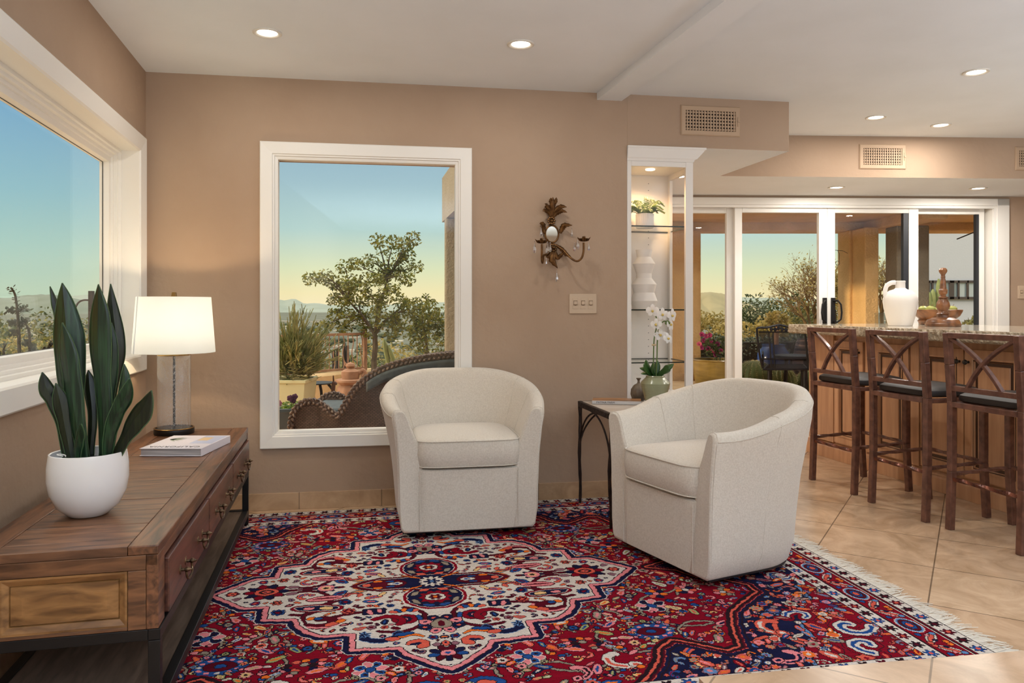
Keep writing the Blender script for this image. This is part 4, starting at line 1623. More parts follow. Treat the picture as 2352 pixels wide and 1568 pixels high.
for ptsp, wpx, dy, turn, dark in BL:
    Yb = pc.y + dy * 0.7
    P_ = []
    n_ = len(ptsp)
    for i, (a, b_) in enumerate(ptsp):
        Yk = Yb + dy * 0.6 * i / n_
        q = at(a, b_, Yk)
        P_.append(q - Vector((pc.x, pc.y, TZ)))
    b0 = P_[0]
    rr_ = math.hypot(b0.x, b0.y)
    if rr_ > 0.075:
        b0.x *= 0.075 / rr_
        b0.y *= 0.075 / rr_
    b0.z = 0.160
    C_ = spline(P_, 9)
    wm = wpx * pc.y / FPX
    ph = rnd.uniform(0, 6)
    ws = []
    for i in range(len(C_)):
        t = i / (len(C_) - 1)
        prof = (0.52 + 0.48 * math.sin(min(1, t / 0.62) * math.pi / 2) ** 2) * (1 - max(0, (t - 0.66) / 0.34) ** 1.7)
        ws.append(max(0.0006, wm * prof * (1 + (0.13 * math.sin(9.5 * t + ph) + 0.05 * math.sin(23 * t + 2 * ph)) * (1 - t * 0.8))))
    fc_ = Vector((math.sin(turn), -math.cos(turn), 0.12))
    mb = MB()
    ribbon(mb, C_, ws, fc_, 0.16, 0, 6)
    # wavy pale margins
    for s in (-1, 1):
        edge = []
        for i in range(len(C_)):
            t = (C_[min(i + 1, len(C_) - 1)] - C_[max(0, i - 1)]).normalized()
            sd = t.cross(fc_.normalized()).normalized()
            nr = sd.cross(t)
            edge.append(C_[i] + sd * (s * ws[i] / 2) - nr * ws[i] * 0.16)
        mb.tube(edge, 0.0006, 4, m=1, cap=False)
    mb.build('blade', [M['snake_dark'] if dark else M['snake'], M['snake_edge']], pl, solid=0.002)
mb = MB()
q0 = on_z(141, 1052, TZ + 0.178) - Vector((pc.x, pc.y, TZ))
mb.tube([q0 + Vector((0.012 * math.cos(a), 0.008 * math.sin(a), 0.004 + 0.007 * math.sin(a * 0.5))) for a in [i * 0.5 for i in range(12)]], 0.0016, 5)
mb.build('tag_loop', M['matte_white'], pl)

# ================================================================ TABLE LAMP
lc = on_z(400, 995, TZ)
lamp_ = thing('table_lamp', 'lit table lamp with white drum shade and seeded glass column on the console', 'lamp', (lc.x, lc.y, TZ + 0.0005))
M['lamp_base'] = mat('dark_bronze_base', rgb(40, 36, 34), 0.35, 0.6)
MB().lathe([(0, 0), (0.092, 0), (0.094, 0.004), (0.094, 0.022), (0.092, 0.027), (0, 0.028)], 56).build('base', M['lamp_base'], lamp_)
mb = MB().lathe([(0.093, 0.0265), (0.0945, 0.029), (0.092, 0.031), (0.086, 0.030)], 56)
mb.build('brass_ring', mat('brass_ring', rgb(170, 136, 84), 0.25, 1.0), lamp_)
gm, gnt, gbs = nodes_of('seeded_glass')
gN, gL = gnt.nodes, gnt.links
gN.clear()
g_out = gN.new('ShaderNodeOutputMaterial')
g_tr = gN.new('ShaderNodeBsdfTransparent')
g_gl = gN.new('ShaderNodeBsdfGlossy')
g_gl.inputs['Roughness'].default_value = 0.08
g_df = gN.new('ShaderNodeBsdfDiffuse')
g_df.inputs['Color'].default_value = (0.85, 0.86, 0.84, 1)
g_tc = gN.new('ShaderNodeTexCoord')
g_vo = gN.new('ShaderNodeTexVoronoi')
g_vo.inputs['Scale'].default_value = 190
gL.new(g_tc.outputs['Object'], g_vo.inputs['Vector'])
g_rp = gN.new('ShaderNodeMapRange')
g_rp.inputs['From Min'].default_value = 0.12
g_rp.inputs['From Max'].default_value = 0.30
g_rp.inputs['To Min'].default_value = 0.55
g_rp.inputs['To Max'].default_value = 0.12
gL.new(g_vo.outputs['Distance'], g_rp.inputs['Value'])
g_m1 = gN.new('ShaderNodeMixShader')
gL.new(g_rp.outputs[0], g_m1.inputs[0])
gL.new(g_tr.outputs[0], g_m1.inputs[1])
gL.new(g_df.outputs[0], g_m1.inputs[2])
g_lw = gN.new('ShaderNodeLayerWeight')
g_lw.inputs['Blend'].default_value = 0.25
g_m2 = gN.new('ShaderNodeMixShader')
g_f = gN.new('ShaderNodeMath')
g_f.operation = 'MULTIPLY'
g_f.inputs[1].default_value = 0.75
gL.new(g_lw.outputs['Facing'], g_f.inputs[0])
gL.new(g_f.outputs[0], g_m2.inputs[0])
gL.new(g_m1.outputs[0], g_m2.inputs[1])
gL.new(g_gl.outputs[0], g_m2.inputs[2])
gL.new(g_m2.outputs[0], g_out.inputs['Surface'])
MB().lathe([(0.0775, 0.028), (0.0775, 0.386), (0.074, 0.392), (0.070, 0.393)], 56).build('glass_column', gm, lamp_)
M['rod'] = mat('hammered_dark_rod', rgb(28, 26, 28), 0.4, 0.3, c2=rgb(150, 146, 140), nscale=120, lo=0.5, hi=0.66)
MB().tube([(0, 0, 0.028 + 0.365 * i / 20) for i in range(21)], [0.0055 + 0.0008 * (i % 2) for i in range(21)], 10).build('rod', M['rod'], lamp_)
mb = MB().lathe([(0.0775, 0.388), (0.079, 0.392), (0.0775, 0.398), (0.02, 0.400), (0.014, 0.410), (0.014, 0.44), (0.02, 0.445), (0.02, 0.49), (0, 0.49)], 48)
mb.build('cap', mat('brass_cap', rgb(190, 160, 104), 0.25, 1.0), lamp_)
sm_, snt, sbs = nodes_of('white_linen_shade')
sN, sL = snt.nodes, snt.links
sN.clear()
s_out = sN.new('ShaderNodeOutputMaterial')
s_tl = sN.new('ShaderNodeBsdfTranslucent')
s_tl.inputs['Color'].default_value = (0.84, 0.90, 0.97, 1)
s_df = sN.new('ShaderNodeBsdfDiffuse')
s_df.inputs['Color'].default_value = (0.88, 0.86, 0.82, 1)
s_mx = sN.new('ShaderNodeMixShader')
s_mx.inputs[0].default_value = 0.72
sL.new(s_df.outputs[0], s_mx.inputs[1])
sL.new(s_tl.outputs[0], s_mx.inputs[2])
sL.new(s_mx.outputs[0], s_out.inputs['Surface'])
SZ0, SZ1 = 0.402, 0.678
mb = MB().lathe([(0.1915, SZ0), (0.1920, SZ0 + 0.004), (0.1722, SZ1 - 0.004), (0.1718, SZ1)], 72)
mb.lathe([(0.1900, SZ0), (0.1702, SZ1)], 72)
sh = mb.build('lamp_shade', sm_, lamp_)
mb = MB()
a0 = math.radians(226)
mb.add([(0.1928 * math.cos(a0 - 0.035), 0.1928 * math.sin(a0 - 0.035), SZ0), (0.1928 * math.cos(a0 + 0.035), 0.1928 * math.sin(a0 + 0.035), SZ0),
        (0.1728 * math.cos(a0 + 0.035), 0.1728 * math.sin(a0 + 0.035), SZ1), (0.1728 * math.cos(a0 - 0.035), 0.1728 * math.sin(a0 - 0.035), SZ1)], [(0, 1, 2, 3)])
mb.build('shade_seam', sm_, sh, solid=0.0008)
mb = MB()
for i in range(3):
    a = i * 2 * math.pi / 3 + 0.4
    mb.tube([(0.17 * math.cos(a), 0.17 * math.sin(a), SZ1 - 0.006), (0.01 * math.cos(a), 0.01 * math.sin(a), SZ1 - 0.012)], 0.002, 6)
mb.tube([(0, 0, 0.485), (0, 0, SZ1 + 0.004)], 0.004, 8)
mb.build('harp', M['lamp_base'], lamp_)
mb = MB()
mb.add([(-.011, -.011, SZ1), (.011, -.011, SZ1), (.011, .011, SZ1), (-.011, .011, SZ1), (-.008, -.008, SZ1 + .024), (.008, -.008, SZ1 + .024), (.008, .008, SZ1 + .024), (-.008, .008, SZ1 + .024)],
       [(0, 3, 2, 1), (4, 5, 6, 7), (0, 1, 5, 4), (1, 2, 6, 5), (2, 3, 7, 6), (3, 0, 4, 7)])
mb.build('finial', mat('brushed_brass', rgb(150, 126, 86), 0.3, 1.0), lamp_, bevel=0.001)
M['bulb'] = glow_mat('bulb_glow', (1.0, 0.80, 0.50, 1), 18.0)
MB().lathe([(0, 0.49), (0.016, 0.495), (0.030, 0.53), (0.026, 0.56), (0.012, 0.575), (0, 0.577)], 24).build('bulb', M['bulb'], lamp_)
pl_ = lamp('POINT', 'bulb_light', (0, 0, 0.57), 13, (1.0, 0.76, 0.48), 0.03)
pl_.parent = lamp_

# ================================================================ BOOK ON THE CONSOLE
M['cover_white'] = mat('pale_book_jacket', rgb(226, 220, 226), 0.35)
M['paper'] = mat('page_edges', rgb(196, 190, 188), 0.8, c2=rgb(150, 146, 146), nscale=4, stretch=(1, 1, 90), detail=2)
M['ink'] = mat('black_ink', rgb(34, 32, 34), 0.6)
M['grey_print'] = mat('grey_green_print', rgb(140, 148, 132), 0.5)
M['beige_print'] = mat('beige_print', rgb(208, 180, 138), 0.5)
M['blue_print'] = mat('pale_blue_print', rgb(176, 182, 206), 0.5)
b1 = on_z(320, 1048, TZ)
b2 = on_z(463, 1048, TZ)
bw = (b2 - b1).length
bk = thing('coffee_table_book', 'thick pale hardcover book lying in front of the table lamp on the console', 'book', (b1.x, b1.y, TZ + 0.0008), math.atan2(b2.y - b1.y, b2.x - b1.x) + 0.0)
BD, BH = 0.325, 0.033
MB().box(0, bw, 0, BD, BH - 0.003, BH).box(0, bw, 0, BD, 0, 0.003).box(bw - 0.004, bw, 0, BD, 0.001, BH - 0.001).build('cover', M['cover_white'], bk, bevel=0.001)
MB().box(0.005, bw - 0.004, 0.004, BD - 0.004, 0.003, BH - 0.003).build('pages', M['paper'], bk)
T180 = Matrix.Rotation(math.pi, 4, 'Z')
lettering('title_lettering', 'CALIFORNIA', M['ink'], bk, Matrix.Translation((bw * 0.5, 0.040, BH + 0.0002)) @ T180, 0.034, 1.15)
mb = MB()
mb.box(bw * 0.62, bw * 0.80, 0.19, 0.27, BH, BH + 0.0004, 0)
mb.build('cover_picture', M['beige_print'], bk)
mb = MB()
mb.box(bw * 0.60, bw * 0.98, 0.12, 0.31, BH, BH + 0.0003)
mb.build('cover_panel', M['blue_print'], bk)
mb = MB()
for i in range(7):
    a = -0.9 + i * 0.3
    ribbon(mb, [Vector((bw * 0.12 + 0.07 * t * math.cos(a), 0.22 + 0.07 * t * math.sin(a), BH + 0.0005)) for t in (0, .3, .6, 1)], [0.004, 0.012, 0.010, 0.001], (0, 0, 1), 0)
mb.build('cover_leaf_print', M['grey_print'], bk)

# ================================================================ IRON SIDE TABLE AND WHAT STANDS ON IT
M['stone_top'] = mat('pale_stone_top', rgb(206, 196, 184), 0.3, c2=rgb(186, 172, 156), nscale=8)
STZ = 0.604
sd = thing('side_table', 'slender wrought iron side table with pale stone top between the two swivel chairs', 'side table', (0.391, 4.36, 0.0), math.radians(12.4))
SX, SY = 0.39, 0.513
MB().box(0.012, SX - 0.012, -SY + 0.012, -0.012, STZ - 0.014, STZ).build('tabletop', M['stone_top'], sd, bevel=0.002)
mb = MB()
for a, b_ in (((0, 0), (SX, 0)), ((SX, 0), (SX, -SY)), ((SX, -SY), (0, -SY)), ((0, -SY), (0, 0))):
    mb.bar((a[0], a[1], STZ - 0.016), (b_[0], b_[1], STZ - 0.016), 0.022, 0.030)
mb.build('top_frame', M['iron'], sd, bevel=0.003)
for cx_, cy_ in ((0, 0), (SX, 0), (SX, -SY), (0, -SY)):
    p_, r_ = [], []
    for i in range(15):
        t = i / 14
        z = STZ - t * (STZ - 0.0175)
        p_.append((cx_ + 0.004 * math.sin(9 * t + cx_ * 20), cy_ + 0.004 * math.sin(7 * t + 1 + cy_ * 20), z))
        r_.append(0.0115 - 0.003 * t + 0.0012 * math.sin(i * 2.1))
    MB().tube(p_, r_, 8).build('leg', M['iron'], sd)
mb = MB()


def gothic(p0, p1):
    p0, p1 = Vector(p0), Vector(p1)
    d_ = p1 - p0
    for a, s in ((p0, 1), (p1, -1)):
        pts_ = []
        for i in range(13):
            t = i / 12
            h = 0.33 + (STZ - 0.03 - 0.33) * math.sin(t * math.pi / 2)
            pts_.append(a + d_ * (s * 0.62 * (1 - math.cos(t * math.pi / 2))) + Vector((0, 0, h)))
        mb.tube(pts_, 0.0055, 6)


gothic((0, 0, 0), (0, -SY, 0))
gothic((SX, 0, 0), (SX, -SY, 0))
gothic((0, 0, 0), (SX, 0, 0))
gothic((0, -SY, 0), (SX, -SY, 0))
mb.build('arch_braces', M['iron'], sd)

# book on the side table
M['cover_brown'] = mat('warm_brown_photo_cover', rgb(92, 58, 34), 0.3, c2=rgb(206, 150, 96), nscale=5, stretch=(1, 9, 1), detail=6, lo=0.35, hi=0.7, distort=0.8)
M['spine_grey'] = mat('grey_spine', rgb(196, 190, 184), 0.5)
q1 = on_z(1354, 927, STZ)
bk2 = thing('hardcover_book', 'hardcover book with brown cover and grey lettered spine on the iron side table', 'book', (q1.x + 0.012, q1.y - 0.02, STZ + 0.001), math.radians(-9))
W2, D2, H2 = 0.27, 0.135, 0.020
MB().box(0, W2, 0, D2, H2 - 0.0022, H2).box(0, W2, 0, D2, 0, 0.0022).build('cover', M['cover_brown'], bk2, bevel=0.0006)
MB().box(0.0, W2, -0.0015, 0.003, 0.0006, H2 - 0.0006).build('spine', M['spine_grey'], bk2, bevel=0.001)
MB().box(0.004, W2 - 0.004, 0.003, D2 - 0.005, 0.0022, H2 - 0.0022).build('pages', M['paper'], bk2)
RX = Matrix.Rotation(math.pi / 2, 4, 'X')
lettering('spine_lettering', 'PATINA FARM', M['ink'], bk2, Matrix.Translation((0.075, -0.0018, H2 / 2)) @ RX, 0.0155, 1.05)

# orchid in a green pot
M['celadon'] = mat('green_glazed_pottery', rgb(150, 156, 124), 0.22, c2=rgb(132, 122, 88), nscale=3, stretch=(1, 1, 2), bump=0.25, bscale=14, bstretch=(1, 1, 7), bdist=0.006, coat=0.4)
oc = at(1505, 900, 4.17)
orc = thing('orchid', 'white orchid in a green glazed pot on the iron side table', 'plant', (oc.x, oc.y, STZ + 0.001))
MB().lathe([(0, 0), (0.046, 0), (0.050, 0.004), (0.062, 0.05), (0.078, 0.105), (0.0805, 0.122), (0.074, 0.132), (0.056, 0.150), (0.051, 0.155), (0.052, 0.160), (0.049, 0.164), (0.044, 0.160), (0.045, 0.150), (0, 0.146)], 48).build('pot', M['celadon'], orc)
M['orchid_leaf'] = leaf_mat('orchid_leaf', rgb(36, 70, 30), rgb(70, 104, 48), 0.3, 0.1)
M['petal'] = leaf_mat('white_petal', rgb(240, 238, 236), rgb(232, 230, 226), 0.5, 0.3, island=0.03)
M['stem_green'] = mat('green_stem', rgb(92, 112, 56), 0.5)


def opt(px_, py_, dy=0.0):
    return at(px_, py_, oc.y + dy) - Vector((oc.x, oc.y, STZ + 0.001))


for base_, tip_, mid_, w_, dy in (((1503, 865), (1469, 845), (1488, 848), 0.035, 0.0), ((1503, 865), (1472, 858), (1487, 856), 0.022, -0.03), ((1506, 865), (1548, 835), (1530, 846), 0.034, -0.02),
                                  ((1504, 866), (1483, 826), (1490, 842), 0.040, -0.03), ((1507, 866), (1534, 838), (1524, 850), 0.036, -0.05), ((1505, 866), (1511, 828), (1509, 846), 0.036, 0.03),
                                  ((1502, 866), (1478, 836), (1488, 850), 0.034, -0.05), ((1505, 866), (1500, 832), (1502, 850), 0.034, -0.06), ((1506, 866), (1541, 850), (1524, 854), 0.024, 0.02)):
    c_ = spline([opt(*base_, 0) * 1.0, opt(*mid_, dy * 0.6), opt(*tip_, dy)], 6)
    c_[0].z = 0.150
    n_ = len(c_)
    mb = MB()
    ribbon(mb, c_, [w_ * (0.4 + 0.6 * math.sin(min(1, i / (n_ - 1) / 0.55) * math.pi / 2)) * (1 - max(0, (i / (n_ - 1) - 0.6) / 0.4) ** 2) + 0.001 for i in range(n_)], (0.1, -0.7, 0.7), 0.22)
    mb.build('leaf', M['orchid_leaf'], orc, solid=0.002)
for pp in ([(1501, 866), (1501, 815), (1503, 775), (1509, 745), (1506, 725), (1498, 712)], [(1507, 866), (1509, 820), (1510, 780), (1514, 752), (1524, 738), (1534, 740)]):
    P_ = [opt(*p) for p in pp]
    P_[0].z = 0.150
    MB().tube(spline(P_, 8), 0.0035, 7).build('flower_stem', M['stem_green'], orc)
mb = MB()
for px_, py_ in ((1502, 792), (1509, 768)):
    mb.tube([opt(px_ - 5, py_, -0.004), opt(px_ + 5, py_, -0.004)], 0.005, 6)
mb.build('ties', mat('raffia_tie', rgb(200, 176, 136), 0.8), orc)
M['orchid_eye'] = mat('yellow_orchid_centre', rgb(214, 186, 96), 0.5)
for i, (px_, py_, r_, yaw, pit) in enumerate(((1499, 713, 0.037, -0.2, 0.1), (1520, 722, 0.038, 0.25, 0.0), (1541, 724, 0.040, 0.7, 0.05), (1508, 745, 0.034, -0.5, -0.1), (1537, 745, 0.038, 0.9, -0.1), (1517, 770, 0.036, -0.1, -0.3), (1532, 778, 0.034, 0.6, -0.3))):
    c0 = opt(px_, py_, -0.02 + 0.008 * (i % 3))
    R_ = Matrix.Translation(c0) @ Matrix.Rotation(yaw, 4, 'Z') @ Matrix.Rotation(pit, 4, 'X')
    mb = MB()
    for j, (a, l, w_) in enumerate(((1.57, 1.0, 0.62), (0.15, 1.0, 0.95), (2.99, 1.0, 0.95), (-0.95, 0.95, 0.60), (-2.2, 0.95, 0.60))):
        pts_ = [Vector((r_ * l * t * math.cos(a), -0.004 - 0.008 * math.sin(t * 2.6) + (0.003 if j in (1, 2) else 0), r_ * l * t * math.sin(a))) for t in (0.04, 0.25, 0.5, 0.75, 0.92, 1.0)]
        b_ = MB()
        ribbon(b_, pts_, [r_ * w_ * k for k in (0.2, 0.7, 1.0, 0.95, 0.6, 0.1)], (0, -1, 0), 0.08)
        mb.add(b_.v, b_.f, 0, True, R_)
    b_ = MB().lathe([(0, 0.0), (0.006, 0.002), (0.007, 0.008), (0.003, 0.013), (0, 0.014)], 10)
    mb.add(b_.v, b_.f, 1, True, R_ @ Matrix.Translation((0, -0.006, -0.002)) @ Matrix.Rotation(math.pi / 2, 4, 'X'))
    mb.build('flower', [M['petal'], M['orchid_eye']], orc)
mb = MB()
for px_, py_ in ((1533, 738), (1537, 741), (1530, 742)):
    c0 = opt(px_, py_, -0.03)
    mb.lathe([(0, -0.009), (0.006, -0.005), (0.007, 0.002), (0, 0.010)], 10, c=tuple(c0))
mb.build('buds', M['stem_green'], orc)

# ribbed gourd bottle
M['ribbed'] = mat('brown_ribbed_pottery', rgb(120, 106, 88), 0.45, c2=rgb(66, 54, 44), nscale=14, coat=0.2)
gc = at(1467, 900, 4.385)
gb = thing('gourd_bottle', 'small brown ribbed gourd bottle behind the green orchid pot', 'bottle', (gc.x, gc.y, STZ + 0.001))
rib_ = lambda a, z: 1 + 0.06 * abs(math.sin(7 * a)) if z < 0.094 else 1
MB().lathe([(0, 0), (0.026, 0), (0.037, 0.010), (0.045, 0.036), (0.042, 0.066), (0.026, 0.090), (0.009, 0.100), (0.006, 0.112), (0.009, 0.121), (0.016, 0.128), (0.013, 0.130), (0.005, 0.121)], 56, rib=rib_).build('body', M['ribbed'], gb)

# ================================================================ WALL SCONCE
M['gold'] = mat('antique_gilt_metal', rgb(124, 88, 50), 0.42, 0.75, c2=rgb(84, 56, 30), nscale=40, bump=0.2, bscale=50)
M['mirror'] = mat('sconce_mirror', rgb(190, 184, 172), 0.03, 1.0)
M['crystal'] = pane_mat('cut_crystal', (0.92, 0.93, 0.94, 1), 1.0)
_nt = M['crystal'].node_tree
for n_ in _nt.nodes:
    if n_.type == 'MATH' and n_.operation == 'MULTIPLY_ADD':
        n_.inputs[2].default_value = 0.42
sx0, sz0 = hit(FB, 1266, 538)
sc = thing('wall_sconce', 'gilt leaf wall sconce with oval mirror, two arms and crystal drops on the tan wall', 'wall sconce', group=None)
sc.matrix_world = FB @ Matrix.Translation((sx0, 0, sz0))


def sp_(zx, zy, y=-0.03):
    """point from the close-up of the sconce (1384 px for 300 px of the photo)"""
    x_, z_ = hit(FB, 1180 + zx / 4.613, 420 + zy / 4.613)
    return Vector((x_ - sx0, y, z_ - sz0))


ra, rb = 0.0405, 0.051
mb = MB()
mb.tube([Vector((ra * math.cos(a), -0.022, rb * math.sin(a))) for a in [i * 2 * math.pi / 40 for i in range(40)]], 0.0055, 8, closed=True)
mb.build('mirror_frame', M['gold'], sc)
mb = MB()
ring = [(ra * math.cos(i * 2 * math.pi / 40), -0.020, rb * math.sin(i * 2 * math.pi / 40)) for i in range(40)]
mb.add(ring, [tuple(range(40))])
mb.build('mirror', M['mirror'], sc)
mb = MB().box(-0.012, 0.012, -0.019, 0.0, -0.10, 0.13)
mb.build('backplate', M['gold'], sc, bevel=0.003)


def gilt_leaf(pts, w_, name='leaf', face=(0, -1, 0.2)):
    c_ = spline(pts, 6)
    n_ = len(c_)
    mb_ = MB()
    ws_ = [w_ * (0.35 + 0.65 * math.sin(min(1, (i / (n_ - 1)) / 0.5) * math.pi / 2)) * (1 - max(0, (i / (n_ - 1) - 0.55) / 0.45) ** 1.6) * (1 + 0.18 * math.sin(i * 2.2)) + 0.001 for i in range(n_)]
    ribbon(mb_, c_, ws_, face, 0.25)
    return mb_.build(name, M['gold'], sc, solid=0.0015)


gilt_leaf([sp_(390, 370), sp_(380, 300, -0.04), sp_(330, 250, -0.05), sp_(316, 244, -0.06)], 0.030)
gilt_leaf([sp_(385, 370), sp_(360, 320, -0.04), sp_(310, 300, -0.06), sp_(288, 318, -0.065)], 0.024)
gilt_leaf([sp_(400, 370), sp_(420, 310, -0.04), sp_(480, 262, -0.06), sp_(538, 270, -0.06)], 0.030)
gilt_leaf([sp_(405, 375), sp_(440, 330, -0.04), sp_(490, 308, -0.06), sp_(543, 326, -0.06)], 0.024)
gilt_leaf([sp_(395, 370, -0.03), sp_(398, 290, -0.045), sp_(395, 215, -0.05), sp_(400, 160, -0.04)], 0.034)
gilt_leaf([sp_(395, 250, -0.04), sp_(375, 210, -0.05), sp_(372, 170, -0.06)], 0.020)
gilt_leaf([sp_(400, 250, -0.04), sp_(425, 210, -0.05), sp_(432, 165, -0.055)], 0.020)
gilt_leaf([sp_(320, 540), sp_(305, 490, -0.035), sp_(290, 445, -0.05), sp_(252, 440, -0.06)], 0.032)
gilt_leaf([sp_(482, 540), sp_(500, 490, -0.035), sp_(525, 455, -0.05), sp_(597, 460, -0.06)], 0.032)
gilt_leaf([sp_(410, 690), sp_(405, 760, -0.04), sp_(395, 820, -0.05), sp_(450, 908, -0.04)], 0.046)
gilt_leaf([sp_(400, 700), sp_(360, 770, -0.04), sp_(320, 790, -0.05)], 0.026)
gilt_leaf([sp_(420, 700), sp_(450, 790, -0.04), sp_(515, 740, -0.05)], 0.026)
gilt_leaf([sp_(440, 660), sp_(490, 700, -0.04), sp_(540, 760, -0.05), sp_(585, 785, -0.05)], 0.028)
for cx_, cy_ in ((388, 408), (408, 690)):
    mb = MB()
    c0 = sp_(cx_, cy_, -0.03)
    for i in range(9):
        a = i * 2 * math.pi / 9
        mb.lathe([(0, -0.006), (0.009, -0.002), (0.007, 0.005), (0, 0.007)], 8, c=(c0.x + 0.019 * math.cos(a), c0.y - 0.002, c0.z + 0.019 * math.sin(a)))
    mb.lathe([(0, -0.010), (0.010, -0.004), (0.010, 0.004), (0, 0.010)], 10, c=(c0.x, c0.y - 0.008, c0.z))
    mb.build('rosette', M['gold'], sc)
for pts_ in ([sp_(400, 690), sp_(330, 760, -0.05), sp_(290, 780, -0.07), sp_(280, 840, -0.09), sp_(268, 855, -0.10), sp_(258, 820, -0.11), sp_(256, 740, -0.12), sp_(256, 665, -0.12)],
             [sp_(430, 660), sp_(500, 720, -0.06), sp_(560, 800, -0.09), sp_(620, 840, -0.11), sp_(665, 810, -0.12), sp_(686, 740, -0.12), sp_(688, 650, -0.12)]):
    MB().tube(spline(pts_, 6), 0.0062, 8).build('arm', M['gold'], sc)
for (cx_, cy_) in ((254, 640), (690, 620)):
    c0 = sp_(cx_, cy_, -0.12)
    mb = MB().lathe([(0, -0.010), (0.012, -0.010), (0.024, -0.002), (0.030, 0.006), (0.028, 0.007), (0.012, -0.002), (0.010, 0.018), (0.007, 0.020), (0, 0.020)], 20, c=tuple(c0))
    for i in range(6):
        a = i * math.pi / 3 + 0.3
        ribbon(mb, [c0 + Vector((r_ * math.cos(a), r_ * math.sin(a), z_)) for r_, z_ in ((0.012, -0.008), (0.024, -0.003), (0.034, 0.008), (0.045, 0.015))], [0.014, 0.020, 0.014, 0.001], (math.cos(a) * -0.5, math.sin(a) * -0.5, 1), 0.2)
    mb.build('candle_cup', M['gold'], sc)
for (cx_, ct, cb, y_, r_) in ((268, 455, 585, -0.06, 0.010), (180, 620, 765, -0.12, 0.0125), (318, 625, 765, -0.10, 0.016), (345, 640, 750, -0.11, 0.010), (316, 775, 890, -0.07, 0.006), (590, 480, 580, -0.06, 0.008),
                              (622, 590, 725, -0.13, 0.012), (600, 640, 740, -0.10, 0.009), (735, 640, 740, -0.13, 0.009), (440, 925, 1055, -0.04, 0.010)):
    a, b_ = sp_(cx_, ct, y_), sp_(cx_, cb, y_)
    L_ = a.z - b_.z
    mb = MB()
    mb.lathe([(0, -L_), (r_ * 0.6, -L_ * 0.93), (r_, -L_ * 0.76), (r_ * 0.8, -L_ * 0.58), (r_ * 0.35, -L_ * 0.36), (r_ * 0.18, -L_ * 0.22), (0.0, -L_ * 0.20)], 8, c=tuple(a), smooth=False)
    mb.lathe([(0, -L_ * 0.18), (r_ * 0.4, -L_ * 0.12), (0, -L_ * 0.04)], 6, c=tuple(a), smooth=False)
    mb.build('crystal_drop', M['crystal'], sc)
# ================================================================ DISPLAY CABINET
M['cab_white'] = mat('white_lacquer_cabinet', rgb(232, 225, 216), 0.4)
M['shelf_edge'] = mat('green_glass_edge', rgb(28, 44, 40), 0.15)
M['clear'] = pane_mat('clear_cabinet_glass', (0.995, 0.99, 0.985, 1))
cab = thing('display_cabinet', 'tall white display cabinet with glass sides and lit shelves at the wall end', 'cabinet')
cab.matrix_world = FB
c0, c1, cd = 2.7535, 3.177, 0.40
ct = 2.038
CB = 0.60
mb = MB()
mb.box(c0, 2.7805, 0, 0.024, 0.0, ct).box(3.1285, c1, 0, 0.024, 0.0, ct)
mb.box(2.7805, 3.1285, 0, 0.024, 2.006, ct).box(2.7805, 3.1285, 0, 0.024, 0.0, CB)
mb.build('face_frame', M['cab_white'], cab, bevel=0.002)
mb = MB()
mb.box(c0, c0 + 0.018, 0.024, cd, 0.0, ct)
mb.box(c0 + 0.018, c1, cd - 0.018, cd, 0.0, ct)
mb.box(c0 + 0.018, c1, 0.024, cd - 0.018, ct - 0.02, ct).box(c0 + 0.018, c1, 0.024, cd - 0.018, CB - 0.02, CB)
mb.box(c1 - 0.018, c1, 0.024, cd - 0.018, 0.0, CB - 0.02)
mb.box(c1 - 0.02, c1, 0.024, cd - 0.018, ct - 0.055, ct - 0.02).box(c1 - 0.02, c1, cd - 0.055, cd - 0.018, CB, ct - 0.055)
mb.build('carcass', M['cab_white'], cab, bevel=0.0015)
mb = MB()
for z in [0.75 + 0.045 * i for i in range(28)]:
    for x_ in (c0 + 0.27,):
        mb.lathe([(0, 0.0), (0.0028, 0.0)], 8, M=Matrix.Translation((x_, cd - 0.0185, z)) @ Matrix.Rotation(math.pi / 2, 4, 'X'))
mb.build('shelf_pin_holes', M['dark_gasket'], cab)
MB().box(2.7805, 3.1285, 0.010, 0.014, CB, 2.006).build('front_glass', M['clear'], cab)
MB().box(c1 - 0.010, c1 - 0.006, 0.026, cd - 0.055, CB, ct - 0.055).build('side_glass', M['clear'], cab)
